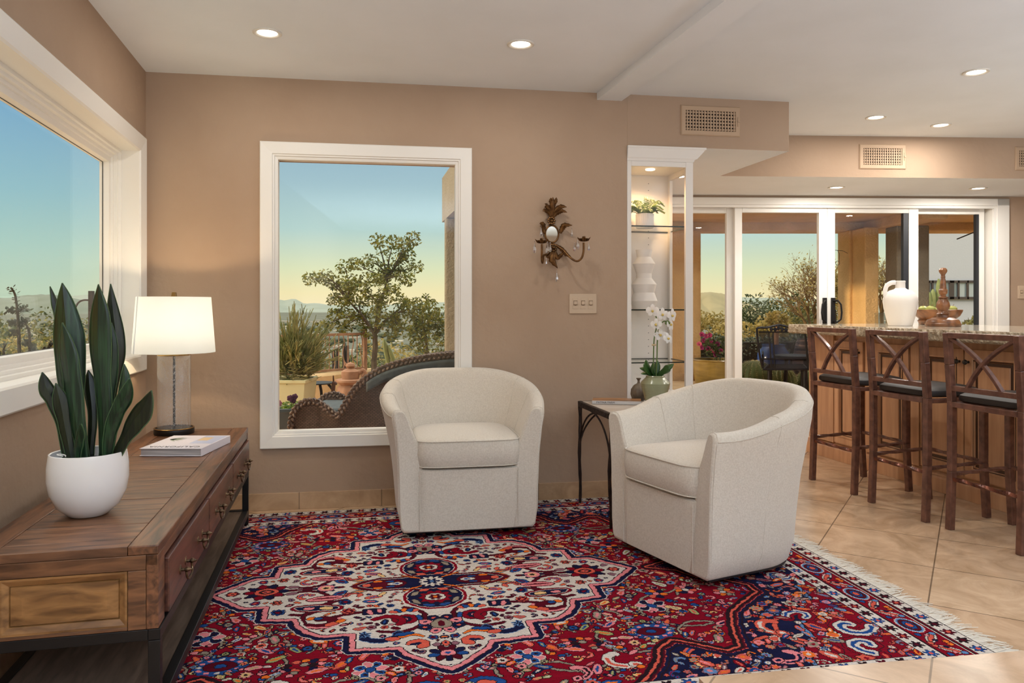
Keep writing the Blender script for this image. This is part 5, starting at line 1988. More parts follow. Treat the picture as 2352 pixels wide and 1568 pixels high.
# crown moulding across the front and round the right side
prof = [(0.0, 0.0), (0.006, 0.008), (0.006, 0.014), (0.020, 0.022), (0.052, 0.066), (0.056, 0.074), (0.064, 0.078), (0.064, 0.090)]
mb = MB()
rows = []
for o_, z in prof:
    rows.append([(c0, -0.001 - o_ * 0.25, ct + z), (c1 + o_ * 1.25, -0.001 - o_ * 0.25, ct + z), (c1 + o_ * 1.25, cd, ct + z)])
mb.grid(rows, smooth=False)
mb.prism([(c0, 0.0), (c1, 0.0), (c1, cd), (c0, cd)], ct, DROP - 0.001)
mb.build('crown_moulding', M['cab_white'], cab)
SHZ = [hit(FB, 1500, 518, 0.03)[1], hit(FB, 1500, 710, 0.03)[1], hit(FB, 1500, 831, 0.03)[1]]
M['shelf_glass'] = pane_mat('shelf_glass', (0.96, 0.975, 0.965, 1))
for z in SHZ:
    mb = MB()
    xa, xb, ya, yb = c0 + 0.019, c1 - 0.012, 0.028, cd - 0.022
    vs_ = [(xa, ya, z - 0.008), (xb, ya, z - 0.008), (xb, yb, z - 0.008), (xa, yb, z - 0.008), (xa, ya, z), (xb, ya, z), (xb, yb, z), (xa, yb, z)]
    mb.add(vs_, [(0, 3, 2, 1), (4, 5, 6, 7)], 0)
    mb.add(vs_, [(0, 1, 5, 4), (1, 2, 6, 5), (2, 3, 7, 6), (3, 0, 4, 7)], 1)
    mb.build('shelf', [M['shelf_glass'], M['shelf_edge']], cab)
mb = MB().lathe([(0.030, 0.0), (0.030, -0.006), (0.024, -0.008), (0.0, -0.007)], 24, c=(c0 + 0.20, 0.15, ct - 0.0201))
mb.build('puck_light', glow_mat('puck_glow', (1.0, 0.80, 0.52, 1), 3.0), cab)
la = lamp('SPOT', 'puck_beam', (0, 0, 0), 17, (1.0, 0.64, 0.34), 0.025, spot=150)
la.parent = cab
la.location = (c0 + 0.20, 0.15, ct - 0.035)

# fern in a fluted white pot (top shelf)
M['fern'] = leaf_mat('fern_green', rgb(54, 78, 28), rgb(108, 126, 48), 0.5, 0.25)
fcx = at(1481, 500, 4.84)
fz = SHZ[0] + 0.0008
fern = thing('potted_fern', 'small fern in a fluted white pot on the top cabinet shelf', 'plant', (fcx.x, fcx.y, fz))
MB().lathe([(0, 0), (0.050, 0), (0.056, 0.004), (0.0575, 0.03), (0.0580, 0.088), (0.056, 0.091), (0.053, 0.089), (0.053, 0.078), (0, 0.075)], 96, rib=lambda a, z: 1 + 0.018 * math.sin(32 * a)).build('pot', M['white_ceramic'], fern)
fr_rnd = random.Random(4)
for i in range(34):
    a = i * 2 * math.pi / 34 + fr_rnd.uniform(-0.1, 0.1)
    L_ = fr_rnd.uniform(0.09, 0.135)
    up = fr_rnd.uniform(0.6, 1.7)
    P_ = [Vector((0.02 * math.cos(a), 0.02 * math.sin(a), 0.080))]
    for t in (0.35, 0.7, 1.0):
        P_.append(Vector(((0.02 + L_ * t) * math.cos(a), (0.02 + L_ * t) * math.sin(a) * 0.85, 0.080 + 0.075 * up * math.sin(t * 1.9) - 0.03 * t * t)))
    c_ = spline(P_, 5)
    mb = MB()
    mb.tube(c_, 0.0010, 4)
    for j in range(2, len(c_)):
        t_ = (c_[j] - c_[j - 1]).normalized()
        sdv = t_.cross(Vector((0, 0, 1)))
        sdv = sdv.normalized() if sdv.length > 1e-4 else Vector((1, 0, 0))
        ll = 0.026 * (1 - 0.75 * j / len(c_)) + 0.004
        for s in (-1, 1):
            tip = c_[j] + (sdv * s + t_ * 0.7).normalized() * ll
            tip.z -= 0.003
            ribbon(mb, [c_[j], c_[j].lerp(tip, 0.5), tip], [0.005, 0.0095, 0.0006], (0, -0.8, 0.5), 0.1, cols=2)
    mb.build('frond', M['fern'], fern)

# stacked faceted vase (middle shelf)
vc = at(1479, 640, 4.83)
mv = 4.83 / FPX
ys = [(570.5, 19), (587, 15.6), (603, 26), (625, 17.5), (635.5, 17.5), (650, 28.9), (669, 23.7), (688, 30.6), (706.5, 25)]
vz = SHZ[1] + 0.0008
prof = [((706.5 - y_) * mv, r_ * mv) for y_, r_ in ys][::-1]
P_ = [(0, 0)] + [(r_, z_) for z_, r_ in prof]
P_ += [(prof[-1][1] - 0.006, prof[-1][0]), (0.030, prof[-2][0]), (0.0, prof[-2][0] - 0.01)]
va = thing('ceramic_vase', 'tall white vase of stacked faceted rings on the middle cabinet shelf', 'vase', (vc.x, vc.y, vz))
MB().lathe(P_, 64).build('body', M['matte_white'], va, angle=15)

# ================================================================ KITCHEN ISLAND
M['isl'] = mat('maple_glazed', rgb(186, 138, 100), 0.35, c2=rgb(208, 160, 120), nscale=3, stretch=(8, 8, 0.8), detail=7, coat=0.15, island=0.06)
M['isl_glaze'] = mat('dark_glaze_line', rgb(72, 46, 30), 0.4)
M['granite'] = mat('beige_granite', rgb(222, 210, 190), 0.08, c2=rgb(204, 190, 166), nscale=14, detail=8, coat=0.3)
M['granite_raw'] = mat('chiselled_granite_edge', rgb(188, 172, 146), 0.7, c2=rgb(160, 142, 116), nscale=24, detail=8, bump=0.9, bscale=50, bdist=0.02)
M['knob'] = mat('dark_pewter', rgb(70, 66, 64), 0.35, 0.8)
FI_ANG = math.degrees(math.atan2(-0.9748, 0.2231))
isl = thing('kitchen_island', 'kitchen island of glazed brown cabinet doors behind the three bar stools', 'kitchen island', (2.353, 6.01, 0), math.radians(FI_ANG))
IL, ID_, IH = 3.1, 0.78, 0.942
mb = MB()
mb.box(0, IL, 0.02, ID_, 0.10, IH).box(0.012, IL - 0.012, 0.03, ID_ - 0.02, 0.0, 0.10)
mb.build('body', M['isl'], isl, bevel=0.002)
mb = MB()
mb.box(-0.012, IL + 0.01, -0.012, 0.02, 0.0, 0.085)
rows = [[(x_, -0.012 + o_, 0.085 + z) for x_ in (-0.012, IL + 0.01)] for o_, z in ((0, 0), (0.004, 0.010), (0.012, 0.014), (0.014, 0.024), (0.028, 0.034), (0.032, 0.036))]
mb.grid(rows, smooth=False)
mb.build('base_moulding', M['isl'], isl, bevel=0.002)


def ydoor(Y_):
    return (6.01 - Y_) / 0.9748


def raised_door(xa, xb, za, zb, name='door', knob=None):
    mb = MB()
    fw = 0.058
    mb.box(xa, xb, -0.004, 0.02, za, za + fw, 0).box(xa, xb, -0.004, 0.02, zb - fw, zb, 0)
    mb.box(xa, xa + fw, -0.004, 0.02, za + fw, zb - fw, 0).box(xb - fw, xb, -0.004, 0.02, za + fw, zb - fw, 0)
    rows_ = []
    for d_, y_ in ((fw - 0.008, -0.0045), (fw - 0.008, -0.010), (fw, -0.010), (fw + 0.004, -0.003), (fw + 0.010, -0.007), (fw + 0.014, 0.004), (fw + 0.032, 0.004), (fw + 0.036, -0.001)):
        rows_.append([(xa + d_, y_, za + d_), (xb - d_, y_, za + d_), (xb - d_, y_, zb - d_), (xa + d_, y_, zb - d_)])
    for i in range(len(rows_) - 1):
        mb.grid(rows_[i:i + 2], cv=True, smooth=False, m=1 if i in (0, 3, 5) else 0)
    mb.add(rows_[-1], [(0, 1, 2, 3)], 0)
    o_ = mb.build(name, [M['isl'], M['isl_glaze']], isl)
    if knob is not None:
        MB().lathe([(0.008, 0.0), (0.006, 0.010), (0.013, 0.018), (0.016, 0.026), (0.012, 0.034), (0, 0.037)], 20,
                   M=Matrix.Translation((knob, -0.004, zb - 0.075)) @ Matrix.Rotation(math.pi / 2, 4, 'X')).build('knob', M['knob'], o_)
    return o_


zA, zB = 0.135, 0.895
e_ = MB().box(0.004, ydoor(5.71), 0.0, 0.02, 0.125, IH - 0.004)
e_.build('end_panel', M['isl'], isl, bevel=0.003)
dl_ = [(5.695, 5.385, 5.42), (5.285, 4.955, None), (4.85, 4.517, 4.545), (4.508, 4.118, 4.48), (4.05, 3.72, 3.76), (3.71, 3.38, 3.67), (3.30, 3.02, None)]
for a, b_, kn in dl_:
    raised_door(ydoor(a), ydoor(b_), zA, zB, 'door', ydoor(kn) if kn else None)
for a, b_ in ((5.36, 5.31), (4.935, 4.865), (4.105, 4.06)):
    MB().box(ydoor(a), ydoor(b_), -0.004, 0.02, 0.125, IH - 0.004).build('pilaster', M['isl'], isl, bevel=0.002)

# the stone worktop is a thing of its own
wt = thing('stone_worktop', 'thick beige stone worktop with chiselled edge on the kitchen island', 'worktop', (2.353, 6.01, 0), math.radians(FI_ANG))
WX0, WX1, WY0, WY1, WZ0, WZ1 = 0.0, IL + 0.1, -0.17, 1.02, IH + 0.001, 1.013
mb = MB()
mb.prism([(WX0, WY0), (WX1, WY0), (WX1, WY1), (WX0, WY1)], WZ0, WZ1)
mb.build('slab', M['granite'], wt)
wr = random.Random(9)


def rough_edge(p0, p1, nrm):
    p0, p1, nrm = Vector(p0), Vector(p1), Vector(nrm)
    n_ = int((p1 - p0).length / 0.013)
    rows_ = []
    for i in range(n_ + 1):
        b_ = p0.lerp(p1, i / n_)
        row = []
        for k, (z_, o_) in enumerate(((WZ1 - 0.0005, 0.0), (WZ1 - 0.003, 0.007), (WZ1 - 0.018, 0.012), (WZ1 - 0.034, 0.014), (WZ0 + 0.010, 0.012), (WZ0 + 0.001, 0.004), (WZ0 + 0.0005, 0.0))):
            j = wr.uniform(-0.005, 0.006) if 0 < k < 6 else 0
            row.append(b_ + nrm * (o_ + j) + Vector((0, 0, z_ + (j * 0.4 if 0 < k < 6 else 0))))
        rows_.append(row)
    m_ = MB()
    m_.grid(rows_, smooth=False)
    return m_


m_ = rough_edge((WX0, WY0, 0), (WX1, WY0, 0), (0, -1, 0))
m2 = rough_edge((WX0, WY1, 0), (WX0, WY0, 0), (-1, 0, 0))
m_.add(m2.v, m2.f)
m_.build('chiselled_edge', M['granite_raw'], wt)

# things on the worktop
jc = on_z(2068, 744, WZ1)
jc = at(2068, 744, 5.35)
jug = thing('ceramic_jug', 'white ceramic jug with a side handle on the stone worktop', 'jug', (jc.x, jc.y, WZ1 + 0.0008))
k = 5.35 / FPX
prof_px = [(0, 0), (27, 0), (28, 2), (33, 20), (38, 42), (40, 58), (39, 66), (34, 76), (25, 83), (15, 86), (11.5, 89), (11, 100), (12, 105), (11, 106), (9, 104), (9, 90), (0, 84)]
kz = (1.14 - (WZ1) + (707 - 645) * k) / 106
MB().lathe([(a * k * 0.92, b_ * kz) for a, b_ in prof_px], 56, rib=lambda a, z: 1 + 0.004 * math.sin(z * 700)).build('body', M['matte_white'], jug)
hp = [(-12, 102), (-22, 101), (-33, 94), (-37, 80), (-35, 66)]
MB().tube(spline([Vector((a * k * 0.95, 0, b_ * kz)) for a, b_ in hp], 6), 0.016, 10, flat=0.6).build('handle', M['matte_white'], jug)

M['turned'] = oldwood('turned_walnut', rgb(78, 46, 26), rgb(150, 98, 58), (3, 3, 3), island=0.0)
cc = at(2166, 745, 5.2)
cs = thing('wooden_candlestick', 'turned brown wood candlestick with a round ball top on the stone worktop', 'candlestick', (cc.x, cc.y, WZ1 + 0.0008))
k = 5.2 / FPX
hz = (1.14 - WZ1 + (707 - 615) * k) / 131
pp = [(0, 0), (36, 0), (37, 3), (37, 6), (35, 8), (35, 10), (32, 15), (24, 18), (22, 19), (13, 20), (12, 23), (12, 26), (14, 28), (11, 31), (10, 34), (13, 40), (14.5, 46), (13, 53), (9.5, 60), (8, 62), (10, 63),
      (10, 65), (6, 68), (6, 70), (9, 74), (9, 79), (10, 80), (9, 82), (7, 84), (6, 95), (5, 105), (4, 108), (5, 110), (4, 113), (4.5, 116), (6, 118), (8.5, 122), (8.7, 126), (6, 130), (0, 131.5)]
MB().lathe([(a * k, b_ * hz) for a, b_ in pp], 40).build('turned_body', M['turned'], cs)
bc = at(2153, 735, 5.75)
bo = thing('wooden_bowl', 'wide dark wood footed bowl behind the candlestick on the stone worktop', 'bowl', (bc.x, bc.y, WZ1 + 0.0008))
k = 5.75 / FPX
MB().lathe([(0, 0), (0.115, 0), (0.120, 0.004), (0.135, 0.030), (0.128, 0.036), (0.120, 0.042), (0.150, 0.066), (0.168, 0.098), (0.172, 0.112), (0.168, 0.114), (0.155, 0.090), (0.12, 0.062), (0, 0.055)], 48,
           rib=lambda a, z: 1 + (0.03 * math.sin(3 * a + 1) * max(0, (z - 0.08) / 0.03))).build('bowl_body', M['turned'], bo)
M['pear'] = mat('green_fruit', rgb(150, 156, 74), 0.4, c2=rgb(176, 170, 96), nscale=9)
fr2 = random.Random(2)
for i, (ox, oy) in enumerate(((-0.083, -0.045), (0.0, -0.075), (0.083, -0.045), (0.0, 0.02), (0.078, 0.05), (-0.078, 0.05))):
    fo = thing('green_fruit', ['green fruit at the left front of the wooden bowl', 'green fruit at the middle front of the wooden bowl', 'green fruit at the right front of the wooden bowl', 'green fruit at the middle back of the wooden bowl',
                               'green fruit at the right back of the wooden bowl', 'green fruit at the left back of the wooden bowl'][i], 'fruit', (bc.x + ox, bc.y + oy, WZ1 + 0.066 + 0.012 * (math.hypot(ox, oy) > 0.05)), 0, 'green fruit in the wooden bowl')
    fo.rotation_euler = (fr2.uniform(-0.15, 0.15), fr2.uniform(-0.15, 0.15), 0)
    MB().lathe([(0, 0.004), (0.012, 0.0), (0.030, 0.016), (0.035, 0.034), (0.031, 0.052), (0.016, 0.064), (0, 0.062)], 20).build('flesh', M['pear'], fo)
    MB().tube([(0, 0, 0.060), (0.003, 0, 0.070), (0.006, 0, 0.078)], 0.0018, 5).build('stalk', M['turned'], fo)
# small glasses behind the jug
M['tumbler'] = pane_mat('tumbler_glass', (0.93, 0.94, 0.94, 1))
for i, (px_, lb) in enumerate(((2019, 'clear drinking glass at the left behind the white jug'), (2030, 'clear drinking glass half hidden behind the white jug'))):
    gcx = at(px_, 735, 5.62 + 0.14 * i)
    go = thing('drinking_glass', lb, 'glass', (gcx.x, gcx.y, WZ1 + 0.0008), 0, 'drinking glasses on the worktop')
    MB().lathe([(0, 0.004), (0.026, 0.004), (0.028, 0.0), (0.032, 0.09), (0.030, 0.09), (0.027, 0.008), (0, 0.008)], 28).build('tumbler', M['tumbler'], go)

# ================================================================ BAR STOOLS
M['stool'] = mat('red_brown_metal', rgb(122, 82, 66), 0.36, 0.2, c2=rgb(88, 56, 46), nscale=26, detail=6, coat=0.2)
M['copper_worn'] = mat('worn_copper_rail', rgb(128, 70, 48), 0.34, 0.4, c2=rgb(70, 38, 32), nscale=24)
M['leather'] = mat('dark_brown_leather', rgb(44, 38, 35), 0.5, bump=0.15, bscale=120, bdist=0.002, spec=0.3)


def bar_stool(label, loc, rz, w_=0.45, d_=0.36):
    root = thing('bar_stool', label, 'bar stool', loc, rz, 'bar stools along the kitchen island')
    h = w_ / 2
    t = 0.034

    def rear(z):      # lean of the back post
        return -0.028 * max(0, (z - 0.66) / 0.36) - 0.012 * max(0, (0.3 - z) / 0.3)
    for s in (-1, 1):
        mb = MB()
        zs = [0.0, 0.3, 0.66, 0.85, 1.013]
        for a, b_ in zip(zs[:-1], zs[1:]):
            mb.bar((s * (h - t / 2), rear(a), a), (s * (h - t / 2), rear(b_), b_), t, t, up=(0, 1, 0))
        mb.build('rear_leg', M['stool'], root, bevel=0.004)
    for s in (-1, 1):
        mb = MB()
        for a, b_ in ((0.0, 0.3), (0.3, 0.655)):
            ya = d_ + 0.02 * max(0, (0.3 - a) / 0.3)
            yb = d_ + 0.02 * max(0, (0.3 - b_) / 0.3)
            mb.bar((s * (h - t / 2), ya, a), (s * (h - t / 2), yb, b_), t, t, up=(0, 1, 0))
        mb.build('front_leg', M['stool'], root, bevel=0.004)
    xi = h - t
    mb = MB()
    mb.box(-xi, xi, -t / 2, t / 2, 0.632, 0.660).box(-xi, xi, d_ - t / 2, d_ + t / 2, 0.632, 0.655)
    for s in (-1, 1):
        mb.box(s * (h - t + 0.004), s * (h - 0.004), t / 2, d_ - t / 2, 0.632, 0.655)
    mb.build('seat_frame', M['stool'], root, bevel=0.003)
    mb = MB()
    y1, y2 = rear(0.99), rear(0.73)
    mb.box(-xi, xi, y1 - t / 2, y1 + t / 2, 0.985, 1.013).box(-xi, xi, y2 - t / 2 + 0.004, y2 + t / 2 - 0.004, 0.716, 0.742)
    for s in (-1, 1):
        pts_ = []
        for i in range(15):
            q = i / 14
            fx = 2 * q * (1 - q) * 0.47 + q * q * 0.76
            fz = 2 * q * (1 - q) * 0.30 + q * q
            z_ = 0.985 - (0.985 - 0.738) * fz
            pts_.append(Vector((-s * xi + s * 2 * xi * fx, rear(z_) + (0.002 * s), z_)))
        for a, b_ in zip(pts_[:-1], pts_[1:]):
            mb.bar(a - (b_ - a) * 0.04, b_ + (b_ - a) * 0.04, 0.016, 0.024, up=(0, 1, 0))
    mb.build('cross_back', M['stool'], root, bevel=0.002)
    # cushion
    rows = []
    na = 40
    hw, hd, cy_ = h - 0.012, d_ / 2 + 0.012, d_ / 2 + 0.012

    def ring(ins, z_):
        out = []
        for i in range(na):
            a = 2 * math.pi * i / na
            c_, s_ = math.cos(a), math.sin(a)
            out.append(Vector(((hw - ins) * math.copysign(abs(c_) ** 0.36, c_), cy_ + (hd - ins) * math.copysign(abs(s_) ** 0.36, s_), z_)))
        return out
    for ins, z_ in ((0.05, 0.661), (0.012, 0.661), (0.002, 0.668), (0.0, 0.682), (0.004, 0.695), (0.02, 0.706), (0.06, 0.716), (0.12, 0.722)):
        rows.append(ring(ins, z_))
    mb = MB()
    mb.grid(rows, cv=True)
    mb.add(rows[-1], [tuple(range(na))], 0, True)
    mb.build('seat_cushion', M['leather'], root)
    # twisted foot rails
    def rail(a, b_, mtl):
        a, b_ = Vector(a), Vector(b_)
        pts_ = [a.lerp(b_, i / 24) for i in range(25)]
        m_ = MB()
        m_.tube(pts_, 0.0115, 4, twist=0.19, smooth=False)
        m_.build('foot_rail', mtl, root)
    rail((-xi, -0.001, 0.262), (xi, -0.001, 0.262), M['copper_worn'])
    rail((-xi, d_, 0.305), (xi, d_, 0.305), M['stool'])
    for s in (-1, 1):
        rail((s * (h - t / 2), t / 2, 0.285), (s * (h - t / 2), d_ - t / 2, 0.300), M['stool'])
    return root


STA = math.atan2(-0.9738, 0.2272)
bar_stool('cross-back bar stool at the far end of the row, nearest the glass doors', (2.053, 4.83, 0), STA)
bar_stool('cross-back bar stool in the middle of the row', (2.1665, 4.24, 0), STA)
bar_stool('cross-back bar stool nearest the camera, cut off by the right edge of the photo', (2.313, 3.70, 0), STA)
# ================================================================ OUTSIDE: ground, hills, patio shell
orn = random.Random(21)


def hill_noise(x, y):
    return (math.sin(x * 0.9 + 1.7 * math.sin(y * 0.31)) + math.sin(y * 1.3 + x * 0.4)) * 0.5


M['earth'] = mat('dry_earth', rgb(150, 128, 88), 1.0, c2=rgb(112, 104, 62), nscale=0.35, detail=8, bump=0.5, bscale=6, bdist=0.05)
rows = []
for j in range(70):
    Yj = 7.0 + 95.0 * (j / 69) ** 1.6
    row = []
    for i in range(60):
        Xi = -75 + 150 * i / 59
        z = -0.06 - 0.24 * max(0, Yj - 11.0) + 0.10 * hill_noise(Xi, Yj) * min(1, max(0, Yj - 10))
        if Xi < -5:
            z -= 0.15 * (-5 - Xi) * 0.35
        row.append((Xi, Yj, max(z, -15.2)))
    rows.append(row)
mb = MB()
mb.grid(rows, smooth=True)
struct(mb.build('hillside', M['earth']))
M['pavers'] = tile_mat('terracotta_pavers', rgb(222, 184, 152), rgb(210, 170, 138), rgb(150, 124, 98), 0.3, 0.3, 9, (0, 0), 0.7)
mb = MB().prism([(-6.5, 3.9), (-2.25, 4.15), (0.5, 4.62), (1.12, 6.9), (9.0, 7.2), (9.0, 10.2), (1.5, 10.3), (-1.5, 9.8), (-3.2, 8.9), (-6.5, 8.0)], -0.12, -0.02)
struct(mb.build('patio_floor', M['pavers']))

# the valley with its far town
vm, vnt, vbs = nodes_of('valley_floor')
vN, vL = vnt.nodes, vnt.links
v_tc = vN.new('ShaderNodeTexCoord')
v_nz = vN.new('ShaderNodeTexNoise')
v_nz.inputs['Scale'].default_value = 0.03
v_nz.inputs['Detail'].default_value = 10
v_nz.inputs['Roughness'].default_value = 0.75
vL.new(v_tc.outputs['Object'], v_nz.inputs['Vector'])
v_rp = vN.new('ShaderNodeValToRGB')
v_rp.color_ramp.elements[0].position = 0.38
v_rp.color_ramp.elements[0].color = rgb(62, 70, 56)
v_rp.color_ramp.elements[1].position = 0.62
v_rp.color_ramp.elements[1].color = rgb(102, 104, 90)
vL.new(v_nz.outputs['Fac'], v_rp.inputs[0])
vL.new(v_rp.outputs[0], vbs.inputs['Base Color'])
vbs.inputs['Roughness'].default_value = 1.0
mb = MB()
mb.grid([[(-6000 + 12000 * i / 12, 70 + 6500 * (j / 12) ** 2, -15.0) for i in range(13)] for j in range(13)], smooth=False)
struct(mb.build('valley', vm))
M['town'] = mat('pale_town_walls', rgb(186, 176, 160), 0.9, island=0.35)
mb = MB()
for i in range(620):
    Yt = 130 + 900 * orn.random() ** 1.5
    Xt = orn.uniform(-0.70, 0.55) * Yt
    w_ = orn.uniform(1.0, 3.2) * (1 + Yt / 400)
    mb.box(Xt, Xt + w_, Yt, Yt + w_ * 0.8, -15.0, -15.0 + orn.uniform(0.4, 0.8) * (1 + Yt / 1500))
tag(mb.build('town_buildings', M['town']), 'tiny pale roofs of the far town spread over the valley', 'buildings', kind='stuff')
M['tree_far'] = mat('far_tree_green', rgb(58, 66, 46), 1.0, island=0.35)
mb = MB()
for i in range(900):
    Yt = 85 + 600 * orn.random() ** 1.7
    Xt = orn.uniform(-0.72, 0.55) * Yt
    r_ = orn.uniform(0.8, 1.6) * (1 + Yt / 350)
    mb.lathe([(0, 0), (r_, r_ * 0.3), (r_ * 0.8, r_ * 0.75), (0, r_)], 6, c=(Xt, Yt, -15.0), smooth=True)
tag(mb.build('valley_trees', M['tree_far']), 'dark specks of trees over the valley floor', 'trees', kind='stuff')


def ridge(name, pts, Y_, mtl, foot=0.80, n=120, rough=0.006):
    xs = [p[0] for p in pts]
    rr_ = random.Random(len(name) + int(Y_))
    rows_ = [[], [], [], [], []]
    for i in range(n + 1):
        px_ = xs[0] + (xs[-1] - xs[0]) * i / n
        py_ = None
        for (a, ya), (b_, yb) in zip(pts[:-1], pts[1:]):
            if a <= px_ <= b_:
                t = (px_ - a) / (b_ - a)
                t = t * t * (3 - 2 * t)
                py_ = ya + (yb - ya) * t
                break
        top = at(px_, py_ + rr_.uniform(-0.3, 0.3), Y_)
        zf = -15.0
        for k, (fy, fz) in enumerate(((foot, 0.0), (foot + (1 - foot) * 0.4, 0.35), (foot + (1 - foot) * 0.75, 0.72), (1.0, 1.0), (1.25, 0.0))):
            j = (top.z - zf) * 0.12 * math.sin(i * 0.42 + k * 2.0 + 2 * math.sin(i * 0.13)) if k in (1, 2) else 0
            rows_[k].append((top.x * fy, Y_ * fy, zf + (top.z - zf) * fz + j))
    m_ = MB()
    m_.grid(rows_, smooth=True)
    return struct(m_.build(name, mtl))


M['mount_far'] = mat('far_mountain_hazed_rock', rgb(132, 142, 132), 1.0, c2=rgb(124, 134, 122), nscale=0.01, detail=8)  # distance haze is put into this pale grey-green, no haze volume
M['mount_mid'] = mat('mountain_hazed_rock', rgb(104, 114, 102), 1.0, c2=rgb(94, 104, 90), nscale=0.012, detail=8)  # nearer range, haze greyed into the colour as well
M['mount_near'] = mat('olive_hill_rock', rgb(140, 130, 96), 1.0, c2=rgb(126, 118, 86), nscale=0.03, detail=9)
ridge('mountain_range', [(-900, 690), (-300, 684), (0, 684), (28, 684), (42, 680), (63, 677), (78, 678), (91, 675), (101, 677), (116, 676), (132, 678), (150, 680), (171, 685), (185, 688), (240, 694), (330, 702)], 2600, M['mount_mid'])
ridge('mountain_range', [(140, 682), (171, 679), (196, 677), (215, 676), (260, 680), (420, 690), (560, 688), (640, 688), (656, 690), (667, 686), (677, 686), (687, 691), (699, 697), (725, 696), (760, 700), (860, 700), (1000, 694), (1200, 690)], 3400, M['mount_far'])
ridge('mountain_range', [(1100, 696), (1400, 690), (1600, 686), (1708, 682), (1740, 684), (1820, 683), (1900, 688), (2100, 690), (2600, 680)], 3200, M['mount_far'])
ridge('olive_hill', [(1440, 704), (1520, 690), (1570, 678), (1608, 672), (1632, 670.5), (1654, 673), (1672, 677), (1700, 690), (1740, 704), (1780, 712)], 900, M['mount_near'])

# unseen wing added to block the low sun; patio roof, columns and beams
w = MB().box(-9.5, -3.4, -4.5, 3.75, -0.1, 3.3)
struct(w.build('sun_block_wing', M['stucco'], bevel=0.03))
rp_ = [(-0.50, 8.1), (-0.27, 6.9), (0.1, 4.95), (0.6, 5.0), (1.1, 6.85), (9.0, 7.1), (9.0, 9.0), (1.6, 8.75)]
mb = MB().prism(rp_, 2.09, 2.50)
struct(mb.build('patio_roof', M['stucco'], bevel=0.03, seg=3))
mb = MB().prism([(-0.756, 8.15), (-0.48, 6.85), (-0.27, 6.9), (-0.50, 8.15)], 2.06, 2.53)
struct(mb.build('patio_fascia', M['stucco_shade_grey'], bevel=0.03, seg=3))
mb = MB().box(1.45, 9.0, 8.42, 8.74, 1.995, 2.10)
struct(mb.build('patio_beam', M['stucco'], bevel=0.02, seg=3))
mb = MB().box(3.9, 4.15, 7.2, 8.42, 1.985, 2.10)
struct(mb.build('patio_beam', M['stucco'], bevel=0.02, seg=3))
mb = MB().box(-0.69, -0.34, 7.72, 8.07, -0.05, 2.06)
struct(mb.build('patio_column', M['stucco_shade_grey'], bevel=0.03, seg=3))
mb = MB().box(1.63, 2.075, 8.30, 8.66, -0.05, 2.0)
struct(mb.build('patio_column', M['stucco'], bevel=0.03, seg=3))
mb = MB().box(3.72, 4.05, 8.36, 8.66, -0.05, 2.0).box(3.755, 3.905, 8.06, 8.40, -0.05, 2.0)
struct(mb.build('patio_column', M['stucco'], bevel=0.015, seg=3))
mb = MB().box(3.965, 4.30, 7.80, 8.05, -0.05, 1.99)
struct(mb.build('patio_column', M['stucco_shade_grey'], bevel=0.015, seg=3))

# neighbouring white house with a strip window
nh = thing('white_house', 'plain white neighbouring house with a dark strip window seen through the right glass door', 'house', (8.1, 16.0, -1.0))


def nhp(px_, py_):
    q = at(px_, py_, 16.0)
    return q.x - 8.1, q.z + 1.0


wxa, wza = nhp(2115, 644)
wxb, wzb = nhp(2252, 687)
mb = MB().prism([(0.22, 0.0), (9.0, 0.0), (9.0, 6.0), (3.4, 6.0)], 0.0, 6.2)
mb.build('wall', M['white_stucco'], nh, bevel=0.02)
mb = MB()
ft = 0.05
mb.box(wxa, wxb, -0.05, 0.0, wza - ft, wza).box(wxa, wxb, -0.05, 0.0, wzb, wzb + ft)
for t in (0.0, 0.105, 0.165, 0.30, 0.465, 0.60, 0.755, 0.985):
    xx = wxa + (wxb - wxa) * t
    mb.box(xx, xx + (0.035 if t != 0.465 else 0.09), -0.05, 0.0, wzb, wza)
M['brown_frame'] = mat('dark_window_frame', rgb(74, 64, 60), 0.5)
mb.build('window_frame', M['brown_frame'], nh)
M['far_pane'] = mat('reflecting_far_glass', rgb(120, 138, 150), 0.08, spec=1.0, coat=1.0)
M['far_blind'] = mat('pale_blind', rgb(196, 204, 204), 0.7)
MB().box(wxa, wxb, -0.02, -0.004, wzb, wza).build('window_glass', M['far_pane'], nh)
for i, t in enumerate((0.31, 0.62, 0.77, 0.88)):
    MB().box(wxa + (wxb - wxa) * t, wxa + (wxb - wxa) * (t + 0.10), -0.024, -0.02, wzb + 0.03, wza - 0.05).build('blind', M['far_blind'], nh)

# ================================================================ PLANTS OUTSIDE
M['citrus'] = leaf_mat('citrus_leaf', rgb(66, 84, 32), rgb(136, 130, 50), 0.4, 0.45, 20, 0.5)
M['shrub_dark'] = leaf_mat('dark_shrub_leaf', rgb(44, 60, 34), rgb(84, 94, 48), 0.5, 0.35, 14, 0.4)
M['shrub_mid'] = leaf_mat('olive_shrub_leaf', rgb(86, 94, 50), rgb(132, 126, 70), 0.6, 0.35, 10, 0.35)
M['shrub_gold'] = leaf_mat('golden_shrub_leaf', rgb(130, 118, 62), rgb(170, 150, 88), 0.6, 0.4, 10, 0.3)
M['pencil'] = leaf_mat('pencil_shrub_stem', rgb(104, 118, 64), rgb(166, 160, 104), 0.6, 0.2, 10, 0.35)
M['bark'] = mat('grey_bark', rgb(92, 80, 66), 0.9, c2=rgb(66, 56, 46), nscale=20, bump=0.5, bscale=30)
M['twig'] = mat('dry_twig', rgb(116, 92, 58), 0.9, island=0.25)


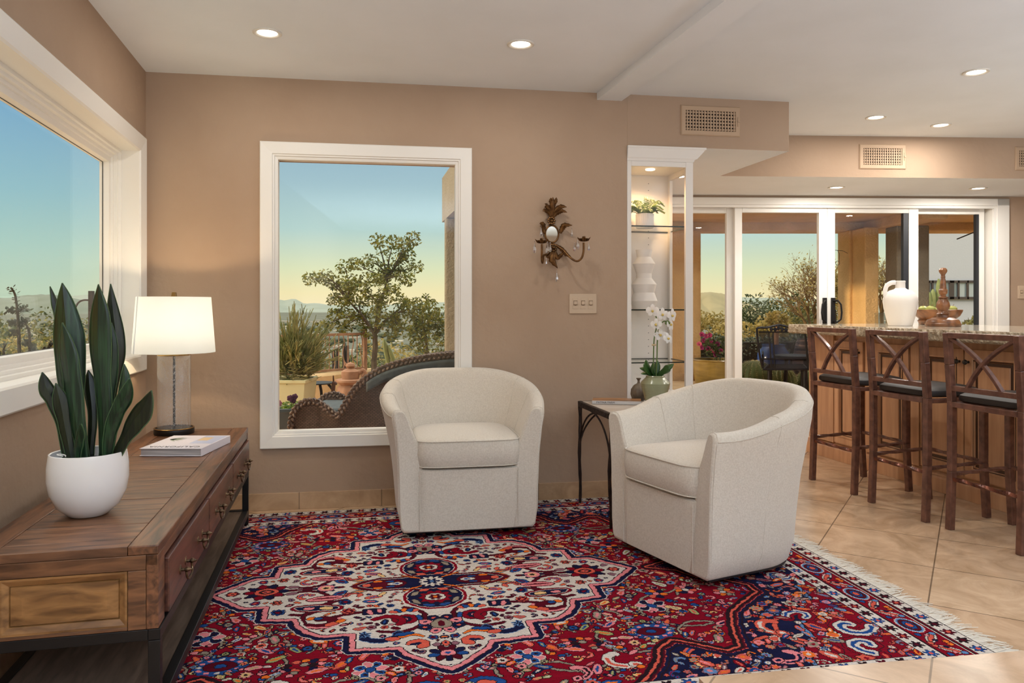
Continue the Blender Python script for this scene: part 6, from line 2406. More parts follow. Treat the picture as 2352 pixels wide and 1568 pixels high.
def leaf_cloud(mb, c, rad, n, size, r_, m=0, shell=0.5):
    """small leaf blades scattered through an ellipsoid"""
    for _ in range(n):
        while True:
            v = Vector((r_.uniform(-1, 1), r_.uniform(-1, 1), r_.uniform(-1, 1)))
            if 0.05 < v.length < 1:
                break
        v = v.normalized() * (v.length ** shell)
        p = Vector(c) + Vector((v.x * rad[0], v.y * rad[1], v.z * rad[2]))
        d_ = Vector((r_.uniform(-1, 1), r_.uniform(-1, 1), r_.uniform(-0.7, 0.9))).normalized()
        s_ = d_.cross(Vector((r_.uniform(-1, 1), r_.uniform(-1, 1), r_.uniform(-1, 1)))).normalized()
        l, w_ = size * r_.uniform(0.7, 1.3), size * 0.5 * r_.uniform(0.7, 1.2)
        mb.add([p - d_ * l * 0.5, p + s_ * w_ * 0.5, p + d_ * l * 0.5, p - s_ * w_ * 0.5], [(0, 1, 2, 3)], m)


def shrub(name, label, cat, c, rad, n, size, mtl, seed, group=None, stems=5):
    r_ = random.Random(seed)
    gz = min(c[2] - rad[2], (-0.03 if c[1] < 10.2 else -0.10 - 0.24 * max(0, c[1] - 11.0)))
    gz = max(gz, c[2] - rad[2] - 3.0)
    base = Vector((c[0], c[1], gz))
    lift = c[2] - rad[2] - gz
    o = thing(name, label, cat, base, 0, group)
    mb = MB()
    for k in range(14):
        v = Vector((r_.uniform(-1, 1), r_.uniform(-1, 1), r_.uniform(-0.6, 1)))
        v = v.normalized() * r_.uniform(0.45, 0.8)
        cc = Vector((v.x * rad[0], v.y * rad[1], lift + rad[2] + v.z * rad[2]))
        f_ = r_.uniform(0.28, 0.5)
        leaf_cloud(mb, cc, (rad[0] * f_, rad[1] * f_, rad[2] * f_), n // 14, size, r_)
    mb.build('foliage', mtl, o)
    mb = MB()
    for k in range(stems):
        a = r_.uniform(0, 6.28)
        tip = Vector((math.cos(a) * rad[0] * 0.6, math.sin(a) * rad[1] * 0.6, lift + rad[2] * r_.uniform(0.9, 1.5)))
        mid = tip * 0.5 + Vector((0, 0, rad[2] * 0.15))
        mb.tube([Vector((0, 0, 0)), mid, tip], [0.03 * rad[2] + 0.006, 0.02 * rad[2] + 0.004, 0.004], 5)
    mb.build('stems', M['bark'], o)
    return o


# citrus tree on the terrace
r_ = random.Random(5)
YT = 9.2
tb0 = at(860, 872, YT)
tr_ = thing('citrus_tree', 'small citrus tree with sparse glossy leaves in the middle of the picture window view', 'tree', tb0)


def tp(px_, py_, dy=0.0):
    return at(px_, py_, YT + dy) - tb0


crown = [(745, 634, -.1), (790, 612, .2), (815, 605, 0), (850, 600, .1), (868, 552, .1), (905, 556, 0), (930, 560, -.1), (950, 548, 0), (935, 585, .1), (952, 612, .2), (935, 640, -.2), (905, 620, .1), (880, 650, .3), (860, 640, -.2),
         (830, 645, .1), (800, 650, -.3), (765, 648, .1), (770, 690, .2), (800, 690, -.2), (840, 690, .3), (880, 690, -.3), (920, 690, .1), (945, 700, -.1), (955, 725, .1), (920, 735, .3), (880, 740, -.1), (840, 735, .2),
         (800, 725, -.1), (768, 722, .1), (745, 750, 0), (790, 752, .1), (850, 762, .0), (900, 765, .1), (925, 760, -.1), (715, 640, 0), (870, 715, -.35), (830, 665, -.3), (900, 665, -.35)]
fork = tp(861, 768)
mb = MB()
mb.tube([Vector((0, 0, 0)), tp(859, 830), tp(862, 795), fork], [0.042, 0.034, 0.032, 0.030], 8)
subs = [tp(830, 725, .1), tp(870, 700, -.1), tp(905, 720, .1), tp(800, 690, 0), tp(890, 640, .05)]
for s_ in subs:
    mb.tube(spline([fork, fork.lerp(s_, 0.5) + Vector((0, 0, 0.03)), s_], 4), [0.022 - 0.0014 * i for i in range(9)], 6)
mb2 = MB()
for (a, b_, d_) in crown:
    e_ = tp(a, b_, d_)
    s_ = min(subs, key=lambda q: (q - e_).length + 0.3 * max(0, (q - e_).z))
    c_ = spline([s_, s_.lerp(e_, 0.5) + Vector((r_.uniform(-.05, .05), 0, r_.uniform(-.02, .06))), e_], 5)
    mb.tube(c_, [0.014 - 0.0011 * i for i in range(len(c_))], 5)
    leaf_cloud(mb2, e_, (0.115, 0.13, 0.09), 72, 0.052, r_, 0, 0.6)
    for q in c_[3:]:
        leaf_cloud(mb2, q, (0.07, 0.08, 0.06), 9, 0.048, r_)
mb.tube(spline([tp(930, 570), tp(945, 552), tp(962, 545)], 4), 0.004, 4)
mb.tube(spline([tp(765, 632), tp(730, 640), tp(703, 634)], 4), 0.004, 4)
mb.build('trunk', M['bark'], tr_)
mb2.build('foliage', M['citrus'], tr_)

# shrub at the right of the picture window, palo verde like
shrub('leafy_shrub', 'tall leafy shrub at the right edge of the picture window, beside the patio column', 'shrub', at(1000, 770, 8.9), (0.36, 0.30, 0.52), 2400, 0.048, M['citrus'], 31)
# green pencil shrub in the pale planter
Yp = 7.0
pb = at(676, 868, Yp)
pp_ = thing('pencil_shrub', 'bushy green shrub of thin stems growing in the pale green planter', 'shrub', (pb.x, pb.y, pb.z - 0.02))
mb = MB()
r_ = random.Random(8)
for i in range(520):
    a, el = r_.uniform(0, 6.28), r_.uniform(-0.25, 1.45)
    L_ = r_.uniform(0.16, 0.52) * (0.62 + 0.42 * math.sin(max(0, el)))
    d_ = Vector((math.cos(a) * math.cos(el), math.sin(a) * math.cos(el) * 0.8, math.sin(el)))
    p0 = Vector((r_.uniform(-.1, .1), r_.uniform(-.1, .1), r_.uniform(0.02, 0.22)))
    tip = p0 + d_ * L_
    mb.tube([p0 + d_ * L_ * 0.25, p0 + d_ * L_ * 0.7 + Vector((0, 0, 0.02)), tip + Vector((0, 0, 0.03))], [0.0055, 0.005, 0.003], 4, smooth=False)
    for k in range(3):
        t = r_.uniform(0.45, 0.95)
        q = p0 + d_ * L_ * t
        e_ = q + (d_ + Vector((r_.uniform(-.5, .5), r_.uniform(-.5, .5), r_.uniform(0, .6)))).normalized() * r_.uniform(0.05, 0.11)
        mb.tube([q, e_], [0.0048, 0.003], 4, smooth=False)
mb.build('green_stems', M['pencil'], pp_)


def square_pot(name, label, px_c, py_top, Y_, w_top, w_bot, z0, mtl, soil=True, rz=0.2, group=None):
    c_ = at(px_c, py_top, Y_)
    o = thing(name, label, 'planter', (c_.x, c_.y, z0), rz, group)
    h = c_.z - z0
    mb = MB()
    rows_ = []
    for w_, z in ((w_bot * 0.9, 0.0), (w_bot, 0.004), (w_top, h - 0.03), (w_top + 0.02, h - 0.028), (w_top + 0.02, h), (w_top - 0.03, h), (w_top - 0.04, h - 0.05)):
        q = w_ / 2
        rows_.append([(-q, -q, z), (q, -q, z), (q, q, z), (-q, q, z)])
    mb.grid(rows_, cv=True, smooth=False)
    mb.build('pot', mtl, o, bevel=0.004)
    if soil:
        MB().box(-w_top / 2 + 0.02, w_top / 2 - 0.02, -w_top / 2 + 0.02, w_top / 2 - 0.02, h - 0.07, h - 0.05).build('soil', M['soil'], o)
    return o


M['soil'] = mat('dark_soil', rgb(70, 52, 38), 1.0, bump=0.6, bscale=60)
M['pot_pale'] = mat('pale_green_glaze', rgb(206, 206, 164), 0.4, coat=0.2)
M['pot_blue'] = mat('slate_blue_glaze', rgb(64, 82, 92), 0.3, c2=rgb(48, 64, 74), nscale=4, coat=0.4)
square_pot('pale_planter', 'pale green square planter holding the bushy pencil shrub', 662, 868, 7.0, 0.42, 0.34, -0.02, M['pot_pale'], rz=0.0)
square_pot('slate_planter', 'slate blue square planter of pansies left of the wicker chair', 677, 934, 5.95, 0.235, 0.17, -0.02, M['pot_blue'], rz=0.1)
pz = at(677, 934, 5.95)
pan = thing('pansies', 'leafy green pansies with dark purple flowers in the slate blue planter', 'flowers', (pz.x, pz.y, pz.z - 0.045))
mb = MB()
r_ = random.Random(14)
leaf_cloud(mb, (0, 0, 0.045), (0.11, 0.11, 0.05), 260, 0.034, r_)
M['pansy_leaf'] = leaf_mat('bright_leaf', rgb(74, 112, 38), rgb(130, 150, 58), 0.5, 0.3, 20, 0.3)
mb.build('leaves', M['pansy_leaf'], pan)
M['purple'] = leaf_mat('purple_petal', rgb(62, 24, 58), rgb(96, 44, 84), 0.6, 0.2)
M['mauve'] = leaf_mat('mauve_petal', rgb(150, 96, 116), rgb(120, 66, 96), 0.6, 0.2)
for i, (ox, oz, pk) in enumerate(((-0.02, 0.12, 0), (0.015, 0.13, 0), (-0.105, 0.08, 1), (0.10, 0.085, 1), (0.085, 0.06, 1), (0.0, 0.10, 0))):
    mb = MB()
    for k in range(5):
        a = k * 1.257
        c_ = Vector((ox + 0.013 * math.cos(a), -0.06 + 0.01 * (i % 2), oz + 0.013 * math.sin(a)))
        mb.lathe([(0, -0.003), (0.013, 0.0), (0, 0.003)], 8, M=Matrix.Translation(c_) @ Matrix.Rotation(1.3, 4, 'X'))
    mb.tube([Vector((ox, -0.05, oz)), Vector((ox * 0.7, 0, 0.02))], 0.002, 4)
    mb.build('flower', M['mauve'] if pk else M['purple'], pan)

# hillside shrubs seen through the left window and over the terrace
SPOTS = [(20, 770, 17, 1.3, 'shrub_mid'), (75, 765, 22, 1.5, 'shrub_dark'), (120, 790, 15, 1.0, 'shrub_gold'), (160, 770, 20, 1.4, 'shrub_mid'), (205, 780, 18, 1.2, 'shrub_dark'), (45, 805, 12.5, 0.75, 'shrub_gold'),
         (95, 815, 11.5, 0.7, 'shrub_mid'), (150, 815, 12, 0.75, 'shrub_gold'), (5, 815, 11.5, 0.8, 'shrub_mid'), (190, 812, 12.5, 0.8, 'shrub_mid'), (-60, 780, 15, 1.2, 'shrub_dark'), (235, 790, 14, 0.9, 'shrub_gold')]
WORDS = {'shrub_mid': 'olive green', 'shrub_dark': 'dark green', 'shrub_gold': 'yellow-green'}
PLACE = ['far left beyond the left window, behind the tall succulent', 'standing behind the second succulent stem', 'low on the slope behind the snake plant', 'behind the tallest snake plant blade', 'at the right end of the left window view',
         'at the foot of the tall succulent', 'between the two succulent stems', 'half hidden by the snake plant, near the window', 'in the lower left corner of the left window view', 'behind the right group of snake plant blades',
         'beyond the left edge of the photo', 'beside the window frame behind the table lamp']
for i, (px_, py_, Y_, r0, mk) in enumerate(SPOTS):
    c_ = at(px_, py_, Y_)
    shrub('desert_shrub', WORDS[mk] + ' desert shrub ' + PLACE[i], 'shrub', (c_.x, c_.y, c_.z - r0 * 0.25), (r0 * 1.15, r0 * 0.9, r0 * 0.7), 620, 0.10 * r0 ** 0.5, M[mk], 40 + i, 'desert shrubs on the slope below the left window')
for i, (px_, py_, Y_, r0, mk, lb) in enumerate(((880, 815, 15, 1.0, 'shrub_gold', 'yellow-green desert shrub beyond the terrace wall, right of the citrus trunk'), (800, 835, 14, 0.8, 'shrub_mid', 'olive desert shrub seen through the iron railing'),
                                                (740, 830, 16, 1.1, 'shrub_dark', 'dark green desert shrub behind the left half of the iron railing'), (935, 800, 20, 1.3, 'shrub_mid', 'olive desert shrub on the slope behind the leafy shrub'))):
    c_ = at(px_, py_, Y_)
    shrub('desert_shrub', lb, 'shrub', (c_.x, c_.y, c_.z - r0 * 0.3), (r0, r0 * 0.9, r0 * 0.7), 560, 0.10, M[mk], 70 + i, 'desert shrubs beyond the terrace')
# trees and bushes beyond the patio
for i, (px_, py_, Y_, rx, rz_, mk, n_, lb) in enumerate((
        (1640, 745, 15, 0.62, 0.36, 'shrub_gold', 900, 'golden desert bush beyond the hedge, behind the red petunias'),
        (1690, 775, 13, 0.5, 0.4, 'shrub_gold', 500, 'golden desert bush behind the white stile of the left door'),
        (1740, 740, 16, 0.50, 0.62, 'shrub_dark', 1300, 'round dark green bush left of the pair beyond the patio chair'),
        (1812, 735, 16.5, 0.58, 0.60, 'shrub_dark', 1300, 'round dark green bush right of the pair beyond the patio chair'),
        (1855, 745, 14, 0.50, 0.5, 'shrub_mid', 900, 'olive bush at the foot of the bare tree'),
        (1775, 765, 12.5, 0.40, 0.32, 'shrub_gold', 600, 'pale golden shrub right behind the patio chair'),
        (1926, 700, 13, 0.30, 0.7, 'shrub_gold', 700, 'golden bush showing in the gap left of the lit column'))):
    c_ = at(px_, py_, Y_)
    shrub('garden_bush', lb, 'bush', c_, (rx, rx * 0.9, rz_), n_, 0.085, M[mk], 90 + i, 'bushes beyond the patio')


def bare_tree(label, px_b, py_b, Y_, tips, seed, leafy=0):
    r_ = random.Random(seed)
    b0 = at(px_b, py_b, Y_)
    o = thing('bare_tree', label, 'tree', b0, 0, 'bare mesquite trees beyond the patio')
    mb_ = MB()
    ml = MB()

    def grow(p, d_, L_, rad, depth):
        q = p + d_ * L_
        m_ = p.lerp(q, 0.5) + Vector((r_.uniform(-1, 1), r_.uniform(-1, 1), r_.uniform(-1, 1))) * L_ * 0.09
        mb_.tube([p, m_, q], [rad, rad * 0.8, rad * 0.6], 5 if depth > 2 else 3, cap=False)
        if depth == 0:
            if leafy:
                leaf_cloud(ml, q, (0.12, 0.12, 0.12), leafy, 0.05, r_)
            return
        for k in range(3 if depth > 1 else 3):
            nd = (d_ + Vector((r_.uniform(-1, 1), r_.uniform(-1, 1), r_.uniform(-0.55, 0.75))) * 0.75).normalized()
            grow(p.lerp(q, r_.uniform(0.55, 1.0)), nd, L_ * r_.uniform(0.62, 0.82), rad * 0.6, depth - 1)
    for (a, b_) in tips:
        t_ = at(a, b_, Y_) - b0
        L_ = t_.length * 0.42
        grow(Vector((0, 0, 0)), t_.normalized(), L_, 0.030, 5)
    mb_.build('branches', M['twig'], o)
    if leafy:
        ml.build('foliage', M['shrub_gold'], o)
    return o


bare_tree('bare branching tree at the right of the middle glass door, above the stone worktop', 1868, 770, 13.5, [(1800, 650), (1830, 610), (1870, 600), (1895, 620)], 3, 1)
bare_tree('bare golden tree between the tan columns and the grey column', 2026, 760, 13.0, [(2016, 620), (2025, 590), (2034, 615)], 6, 1)

# tall succulents outside the left window
M['succ'] = mat('dark_succulent_stem', rgb(58, 56, 40), 0.8, c2=rgb(44, 40, 30), nscale=20)
M['succ_leaf'] = mat('succulent_leaf', rgb(52, 58, 38), 0.6, island=0.3)
M['rust'] = mat('orange_leaf_litter', rgb(196, 108, 62), 0.8, island=0.3)


def succulent(label, Y_, path, branches, seed, rad=0.019):
    r_ = random.Random(seed)
    b0 = at(path[0][0], path[0][1], Y_)
    b0.z = -0.06
    o = thing('succulent', label, 'plant', b0, 0, 'tall succulents outside the left window')
    loc = lambda p: at(p[0], p[1], Y_) - b0
    mb_ = MB()
    ml = MB()
    lines = [(path, rad)] + [(b_, rad * 0.45) for b_ in branches]
    for li, (ln, r0) in enumerate(lines):
        c_ = spline(([Vector((0, 0, 0))] if li == 0 else []) + [loc(p) for p in ln], 8)
        n_ = len(c_)
        mb_.tube(c_, [r0 * (1 - 0.62 * i / (n_ - 1)) * (1 + 0.08 * math.sin(i * 2.4)) for i in range(n_)], 7)
        k = 0
        for i in range(1, n_):
            for _ in range(2):
                k += 1
                t = (c_[i] - c_[i - 1]).normalized()
                a = r_.uniform(0, 6.28)
                s_ = t.orthogonal().normalized()
                s_ = Matrix.Rotation(a, 3, t) @ s_
                p = c_[i] + s_ * r0 * 0.6
                e_ = p + (s_ + t * 0.4).normalized() * r_.uniform(0.022, 0.042)
                sd = s_.cross(t) * 0.013
                ml.add([p, p.lerp(e_, 0.6) + sd, e_, p.lerp(e_, 0.6) - sd], [(0, 1, 2, 3)])
    mb_.build('stems', M['succ'], o)
    ml.build('leaves', M['succ_leaf'], o)
    return o


succulent('tallest dark branching succulent at the left end of the left window', 6.6, [(45, 850), (44, 790), (42, 740), (39, 705), (34, 675), (25, 660)],
          [[(40, 716), (28, 713), (15, 712)], [(41, 716), (50, 710), (60, 706)], [(43, 742), (32, 740), (22, 742)], [(43, 741), (52, 737), (60, 732)], [(44, 764), (34, 763), (26, 765)]], 2)
succulent('dark curved succulent stem just left of the snake plant', 6.6, [(67, 848), (68, 800), (68, 770), (64, 752), (57, 743), (50, 742)], [[(68, 800), (74, 797), (79, 795)], [(68, 785), (61, 786), (57, 790)], [(68, 815), (76, 812), (80, 806)]], 5, 0.016)
succulent('short dark succulent stem beside the tallest snake plant blade', 6.7, [(110, 846), (110, 815), (112, 795), (118, 782)], [[(110, 815), (104, 806), (102, 800)], [(111, 800), (118, 794), (124, 788)]], 9, 0.016)
succulent('low dark succulent in the bottom left corner of the left window', 6.2, [(14, 858), (12, 825), (8, 805), (14, 790)], [[(12, 830), (3, 818), (-4, 812)], [(12, 825), (20, 818), (26, 822)]], 12, 0.015)
succulent('short dark succulent between the two stems of the left window', 6.4, [(86, 850), (86, 825), (85, 812)], [[(86, 828), (80, 820), (77, 818)], [(86, 830), (93, 822), (97, 824)]], 15, 0.014)
r_ = random.Random(3)
c_ = at(60, 842, 6.3)
og = thing('orange_succulent', 'patch of small orange leaves along the bottom of the left window', 'plant', (c_.x, c_.y, c_.z - 0.06))
mb = MB()
for i in range(120):
    t = r_.uniform(-1, 1)
    leaf_cloud(mb, (0.42 * t, 0.15 * r_.uniform(-1, 1) - 0.1 * t, 0.045 + 0.035 * math.sin(t * 9) + 0.06 * t), (0.04, 0.04, 0.02), 3, 0.05, r_)
mb.build('leaves', M['rust'], og)
mb = MB()
for i in range(9):
    x_ = -0.4 + 0.1 * i
    mb.tube([Vector((x_, 0, -0.55)), Vector((x_ + 0.02, 0.02, 0.02 + 0.06 * x_))], [0.012, 0.007], 5)
mb.build('stems', M['succ'], og)
mb = MB()
Yb = 7.2
pb = at(210, 740, Yb)
hk = thing('iron_hook', 'curved iron hook on a rusty post behind the snake plant, outside the left window', 'garden hook', (pb.x, pb.y, -0.03))
lo_ = lambda a, b_: at(a, b_, Yb) - Vector((pb.x, pb.y, -0.03))
MB().box(-0.02, 0.02, -0.02, 0.02, 0, lo_(210, 668).z).build('post', M['iron'], hk)
MB().tube(spline([lo_(206, 689), lo_(192, 689), lo_(181, 694), lo_(174, 705), lo_(172, 720)], 6), 0.009, 7).build('hook', M['iron'], hk)
# ================================================================ THINGS ON THE TERRACE
M['wicker'] = None
wm_, wnt, wbs = nodes_of('woven_wicker')
wN, wL = wnt.nodes, wnt.links
w_tc2 = wN.new('ShaderNodeTexCoord')
w_br = wN.new('ShaderNodeTexBrick')
w_br.offset = 0.5
w_br.inputs['Scale'].default_value = 1.0
w_br.inputs['Brick Width'].default_value = 0.026
w_br.inputs['Row Height'].default_value = 0.011
w_br.inputs['Mortar Size'].default_value = 0.0022
w_br.inputs['Color1'].default_value = rgb(98, 80, 72)
w_br.inputs['Color2'].default_value = rgb(72, 58, 54)
w_br.inputs['Mortar'].default_value = rgb(30, 26, 26)
w_mp = wN.new('ShaderNodeMapping')
w_mp.inputs['Rotation'].default_value = (math.pi / 2, 0, 0)
wL.new(w_tc2.outputs['Object'], w_mp.inputs[0])
wL.new(w_mp.outputs[0], w_br.inputs['Vector'])
wL.new(w_br.outputs['Color'], wbs.inputs['Base Color'])
wbs.inputs['Roughness'].default_value = 0.6
w_bp = wN.new('ShaderNodeBump')
w_bp.invert = True
w_bp.inputs['Strength'].default_value = 0.8
w_bp.inputs['Distance'].default_value = 0.006
wL.new(w_br.outputs['Fac'], w_bp.inputs['Height'])
wL.new(w_bp.outputs[0], wbs.inputs['Normal'])
M['wicker'] = wm_
M['braid'] = mat('braided_wicker_rim', rgb(100, 84, 76), 0.55, c2=rgb(70, 57, 52), nscale=30, island=0.2)
M['blue_band'] = mat('grey_blue_woven_band', rgb(70, 84, 90), 0.7, c2=rgb(56, 68, 74), nscale=30)

YW = 5.62
wo = at(860, 985, YW)
wk = thing('wicker_armchair', 'brown wicker armchair with braided scroll rim outside the picture window', 'wicker chair', (wo.x, wo.y, -0.02))


def wp(px_, py_, dy=0.0):
    return at(px_, py_, YW + dy) - Vector((wo.x, wo.y, -0.02))


top = [(668, 1010, 0.02), (668, 985, 0.0), (671, 958, -0.01), (682, 935, -0.02), (703, 922, -0.03), (728, 923, -0.03), (752, 938, -0.03), (775, 954, -0.03), (792, 930, -0.03), (815, 893, -0.03), (842, 868, -0.03), (880, 846, -0.03), (930, 830, -0.02),
       (990, 820, 0.0), (1050, 815, 0.04), (1100, 818, 0.16), (1122, 835, 0.34)]
rim_ = spline([wp(*p) for p in top], 6)
rows = []
for p in rim_:
    zb_ = 0.06
    rows.append([Vector((p.x, p.y + 0.03 * math.sin(math.pi * k / 8), p.z + (zb_ - p.z) * k / 8)) for k in range(9)])
mb = MB()
mb.grid(rows)
mb.build('woven_side', M['wicker'], wk, solid=0.018)
# far side and front, so that it is a chair from anywhere
rows = []
for p in rim_[6:]:
    q = p + Vector((0.02, 0.62, -0.02))
    rows.append([Vector((q.x, q.y, q.z + (0.06 - q.z) * k / 8)) for k in range(9)])
mb = MB()
mb.grid(rows)
mb.build('woven_far_side', M['wicker'], wk, solid=0.018)
e1, e2 = rim_[-1], rim_[-1] + Vector((0.02, 0.62, -0.02))
rows = [[Vector((e1.lerp(e2, j / 8).x + 0.06 * math.sin(math.pi * j / 8), e1.lerp(e2, j / 8).y, 0.06 + (e1.z - 0.06) * k / 8)) for k in range(9)] for j in range(9)]
mb = MB()
mb.grid(rows)
mb.build('woven_back', M['wicker'], wk, solid=0.018)
MB().box(wp(690, 0).x, wp(1090, 0).x, 0.03, 0.60, 0.28, 0.34).build('seat', M['wicker'], wk, bevel=0.015)
MB().box(wp(690, 0).x + 0.02, wp(1060, 0).x, 0.05, 0.59, 0.34, 0.41).build('seat_cushion', M['blue_band'], wk, bevel=0.03, seg=3)


def braid(path, name, rr_=0.017, st=0.0125, pitch=0.105):
    L_ = [0.0]
    for a, b_ in zip(path[:-1], path[1:]):
        L_.append(L_[-1] + (b_ - a).length)
    N_ = int(L_[-1] / 0.012)
    mb_ = MB()
    for k in range(3):
        pts_ = []
        for i in range(N_ + 1):
            s_ = L_[-1] * i / N_
            j = max(q for q in range(len(L_)) if L_[q] <= s_ + 1e-9)
            j = min(j, len(path) - 2)
            t = (s_ - L_[j]) / max(1e-6, L_[j + 1] - L_[j])
            p = path[j].lerp(path[j + 1], t)
            d_ = (path[j + 1] - path[j]).normalized()
            n1 = d_.cross(Vector((0, 1, 0))).normalized()
            ph = 2 * math.pi * (s_ / pitch + k / 3)
            pts_.append(p + n1 * (rr_ * math.sin(ph)) + Vector((0, 1, 0)) * (rr_ * 0.7 * math.sin(2 * ph)))
        mb_.tube(pts_, st, 6, flat=0.7)
    return mb_.build(name, M['braid'], wk)


braid([p for p in rim_], 'braided_rim')
braid([p + Vector((0.02, 0.62, -0.02)) for p in rim_[6:]], 'braided_far_rim')
band = [p for p in rim_ if p.x > wp(842, 868).x]
mb = MB()
mb.grid([[Vector((p.x, p.y - 0.014, p.z - 0.03 - 0.075 * k / 3)) for k in range(4)] for p in band])
mb.build('woven_band', M['blue_band'], wk, solid=0.006)
for x_, y_ in ((wp(690, 0).x, 0.03), (wp(690, 0).x, 0.58), (wp(1090, 0).x, 0.06), (wp(1090, 0).x, 0.58)):
    MB().tube([(x_, y_, 0.0), (x_, y_, 0.10)], 0.022, 8).build('foot', M['braid'], wk)

# low curved terrace wall
M['wall_cream'] = mat('cream_stucco', rgb(206, 180, 138), 0.95, c2=rgb(190, 162, 118), nscale=6, bump=0.5, bscale=40, bdist=0.01)
lw = spline([(-5.5, 7.2, 0), (-3.6, 7.7, 0), (-2.7, 8.15, 0), (-2.2, 8.55, 0), (-1.85, 9.15, 0), (-1.3, 9.7, 0), (0.0, 10.05, 0), (1.6, 10.15, 0)], 8)
mb = MB()
rows = []
for i, p in enumerate(lw):
    t = (lw[min(i + 1, len(lw) - 1)] - lw[max(0, i - 1)]).normalized()
    n_ = Vector((-t.y, t.x, 0))
    q = [p, p, p - n_ * 0.0, p + n_ * 0.03, p + n_ * 0.17, p + n_ * 0.20, p + n_ * 0.20]
    zz = [-0.05, 0.2, 0.36, 0.385, 0.385, 0.36, -0.05]
    rows.append([Vector((a.x, a.y, z)) for a, z in zip(q, zz)])
mb.grid(rows, smooth=True)
struct(mb.build('terrace_wall', M['wall_cream']))

# iron railing
M['rail_rust'] = mat('rusty_iron', rgb(168, 132, 104), 0.8, 0.0, c2=rgb(136, 104, 82), nscale=14)
rA, rB = Vector((-2.62, 8.37, 0)), Vector((-1.80, 9.27, 0))
rl = thing('iron_railing', 'rusty iron railing with straight and wavy balusters on the low terrace wall', 'railing', (rA.x, rA.y, 0.385), math.atan2(rB.y - rA.y, rB.x - rA.x))
LR = (rB - rA).length
MB().box(0, LR, -0.016, 0.016, 0.425, 0.455).build('top_rail', M['rail_rust'], rl)
MB().box(0, LR, -0.016, 0.016, 0.008, 0.036).build('bottom_rail', M['rail_rust'], rl)
for x_ in (0.0, LR):
    MB().box(x_ - 0.02, x_ + 0.02, -0.02, 0.02, 0.0, 0.50).build('post', M['rail_rust'], rl)
nb = 18
for i in range(nb):
    x_ = 0.05 + (LR - 0.1) * i / (nb - 1)
    if i % 2:
        pts_ = [Vector((x_ + 0.011 * math.sin(2 * math.pi * 1.6 * k / 20), 0, 0.03 + 0.4 * k / 20)) for k in range(21)]
    else:
        pts_ = [Vector((x_, 0, 0.03)), Vector((x_, 0, 0.43))]
    MB().tube(pts_, 0.0065, 6).build('baluster', M['rail_rust'], rl)
# dark wooden stakes beyond the railing
M['char'] = mat('charred_post', rgb(44, 36, 36), 0.8)
for i, (px_, pt, lb) in enumerate(((766, 805, 'left of the four dark posts behind the iron railing'), (775, 800, 'second dark post behind the iron railing'), (790, 786, 'tallest dark post behind the iron railing'), (798, 793, 'right one of the dark posts behind the iron railing'))):
    q = at(px_, pt, 10.6)
    po = MB().tube([(0, 0, 0), (0.005, 0, (q.z + 0.1) * 0.5), (0, 0, q.z + 0.1)], [0.024, 0.028, 0.022], 8).build('wooden_post', M['char'])
    po.location = (q.x, q.y, -0.1)
    tag(po, lb, 'post', 'dark posts beyond the railing')

# terracotta urn
M['terracotta'] = mat('terracotta', rgb(166, 128, 102), 0.85, c2=rgb(144, 106, 82), nscale=10)
uc = at(805, 880, 7.9)
ur = thing('terracotta_urn', 'lobed terracotta urn with a lidded pot and handles in front of the terrace wall', 'urn', (uc.x, uc.y, -0.02))
MB().lathe([(0, 0), (0.10, 0), (0.11, 0.02), (0.07, 0.05), (0.055, 0.12), (0.075, 0.17), (0.115, 0.21), (0.135, 0.28), (0.125, 0.335), (0.105, 0.36), (0.13, 0.38), (0.155, 0.395), (0.155, 0.415), (0.14, 0.42), (0, 0.42)], 48,
           rib=lambda a, z: 1 + (0.06 * abs(math.sin(6 * a)) if 0.18 < z < 0.35 else 0)).build('bowl', M['terracotta'], ur)
MB().lathe([(0, 0.42), (0.085, 0.42), (0.095, 0.46), (0.092, 0.50), (0.07, 0.515), (0.035, 0.53), (0.05, 0.555), (0.04, 0.58), (0.015, 0.59), (0, 0.60)], 32).build('lidded_pot', M['terracotta'], ur)
mb = MB()
mb.tube(spline([(0.09, 0, 0.48), (0.13, 0, 0.51), (0.15, 0, 0.48), (0.12, 0, 0.44)], 6), [0.022] * 19, 8)
mb.build('side_figure', M['terracotta'], ur)
mb = MB()
mb.tube(spline([(-0.03, 0, 0.55), (-0.06, 0, 0.59), (-0.07, 0, 0.63)], 5), [0.02, 0.018, 0.016, 0.014, 0.012, 0.010, 0.008, 0.006, 0.005, 0.004, 0.003], 7)
mb.build('spout', M['terracotta'], ur)

# small black table with curved legs, animal figure under it
tc_ = at(729, 878, 7.36)
bt = thing('patio_side_table', 'small black metal patio table with curved legs beside the pale planter', 'side table', (tc_.x, tc_.y, -0.02))
th = tc_.z + 0.02
MB().lathe([(0, th - 0.012), (0.15, th - 0.012), (0.16, th - 0.006), (0.16, th), (0, th)], 32).build('tabletop', M['black_metal'], bt)
for i in range(4):
    a = 0.5 + i * math.pi / 2
    d_ = Vector((math.cos(a), math.sin(a), 0))
    MB().tube(spline([d_ * 0.10 + Vector((0, 0, th - 0.012)), d_ * 0.155 + Vector((0, 0, th * 0.75)), d_ * 0.12 + Vector((0, 0, th * 0.3)), d_ * 0.15], 6), 0.014, 7).build('leg', M['black_metal'], bt)
fc_ = at(742, 915, 7.05)
ff = thing('animal_figurine', 'small dark brown animal figurine by the legs of the black patio table', 'figurine', (fc_.x, fc_.y, -0.02))
M['fig'] = mat('dark_brown_bronze', rgb(76, 46, 36), 0.5, 0.3)
fz = fc_.z + 0.02
mb = MB()
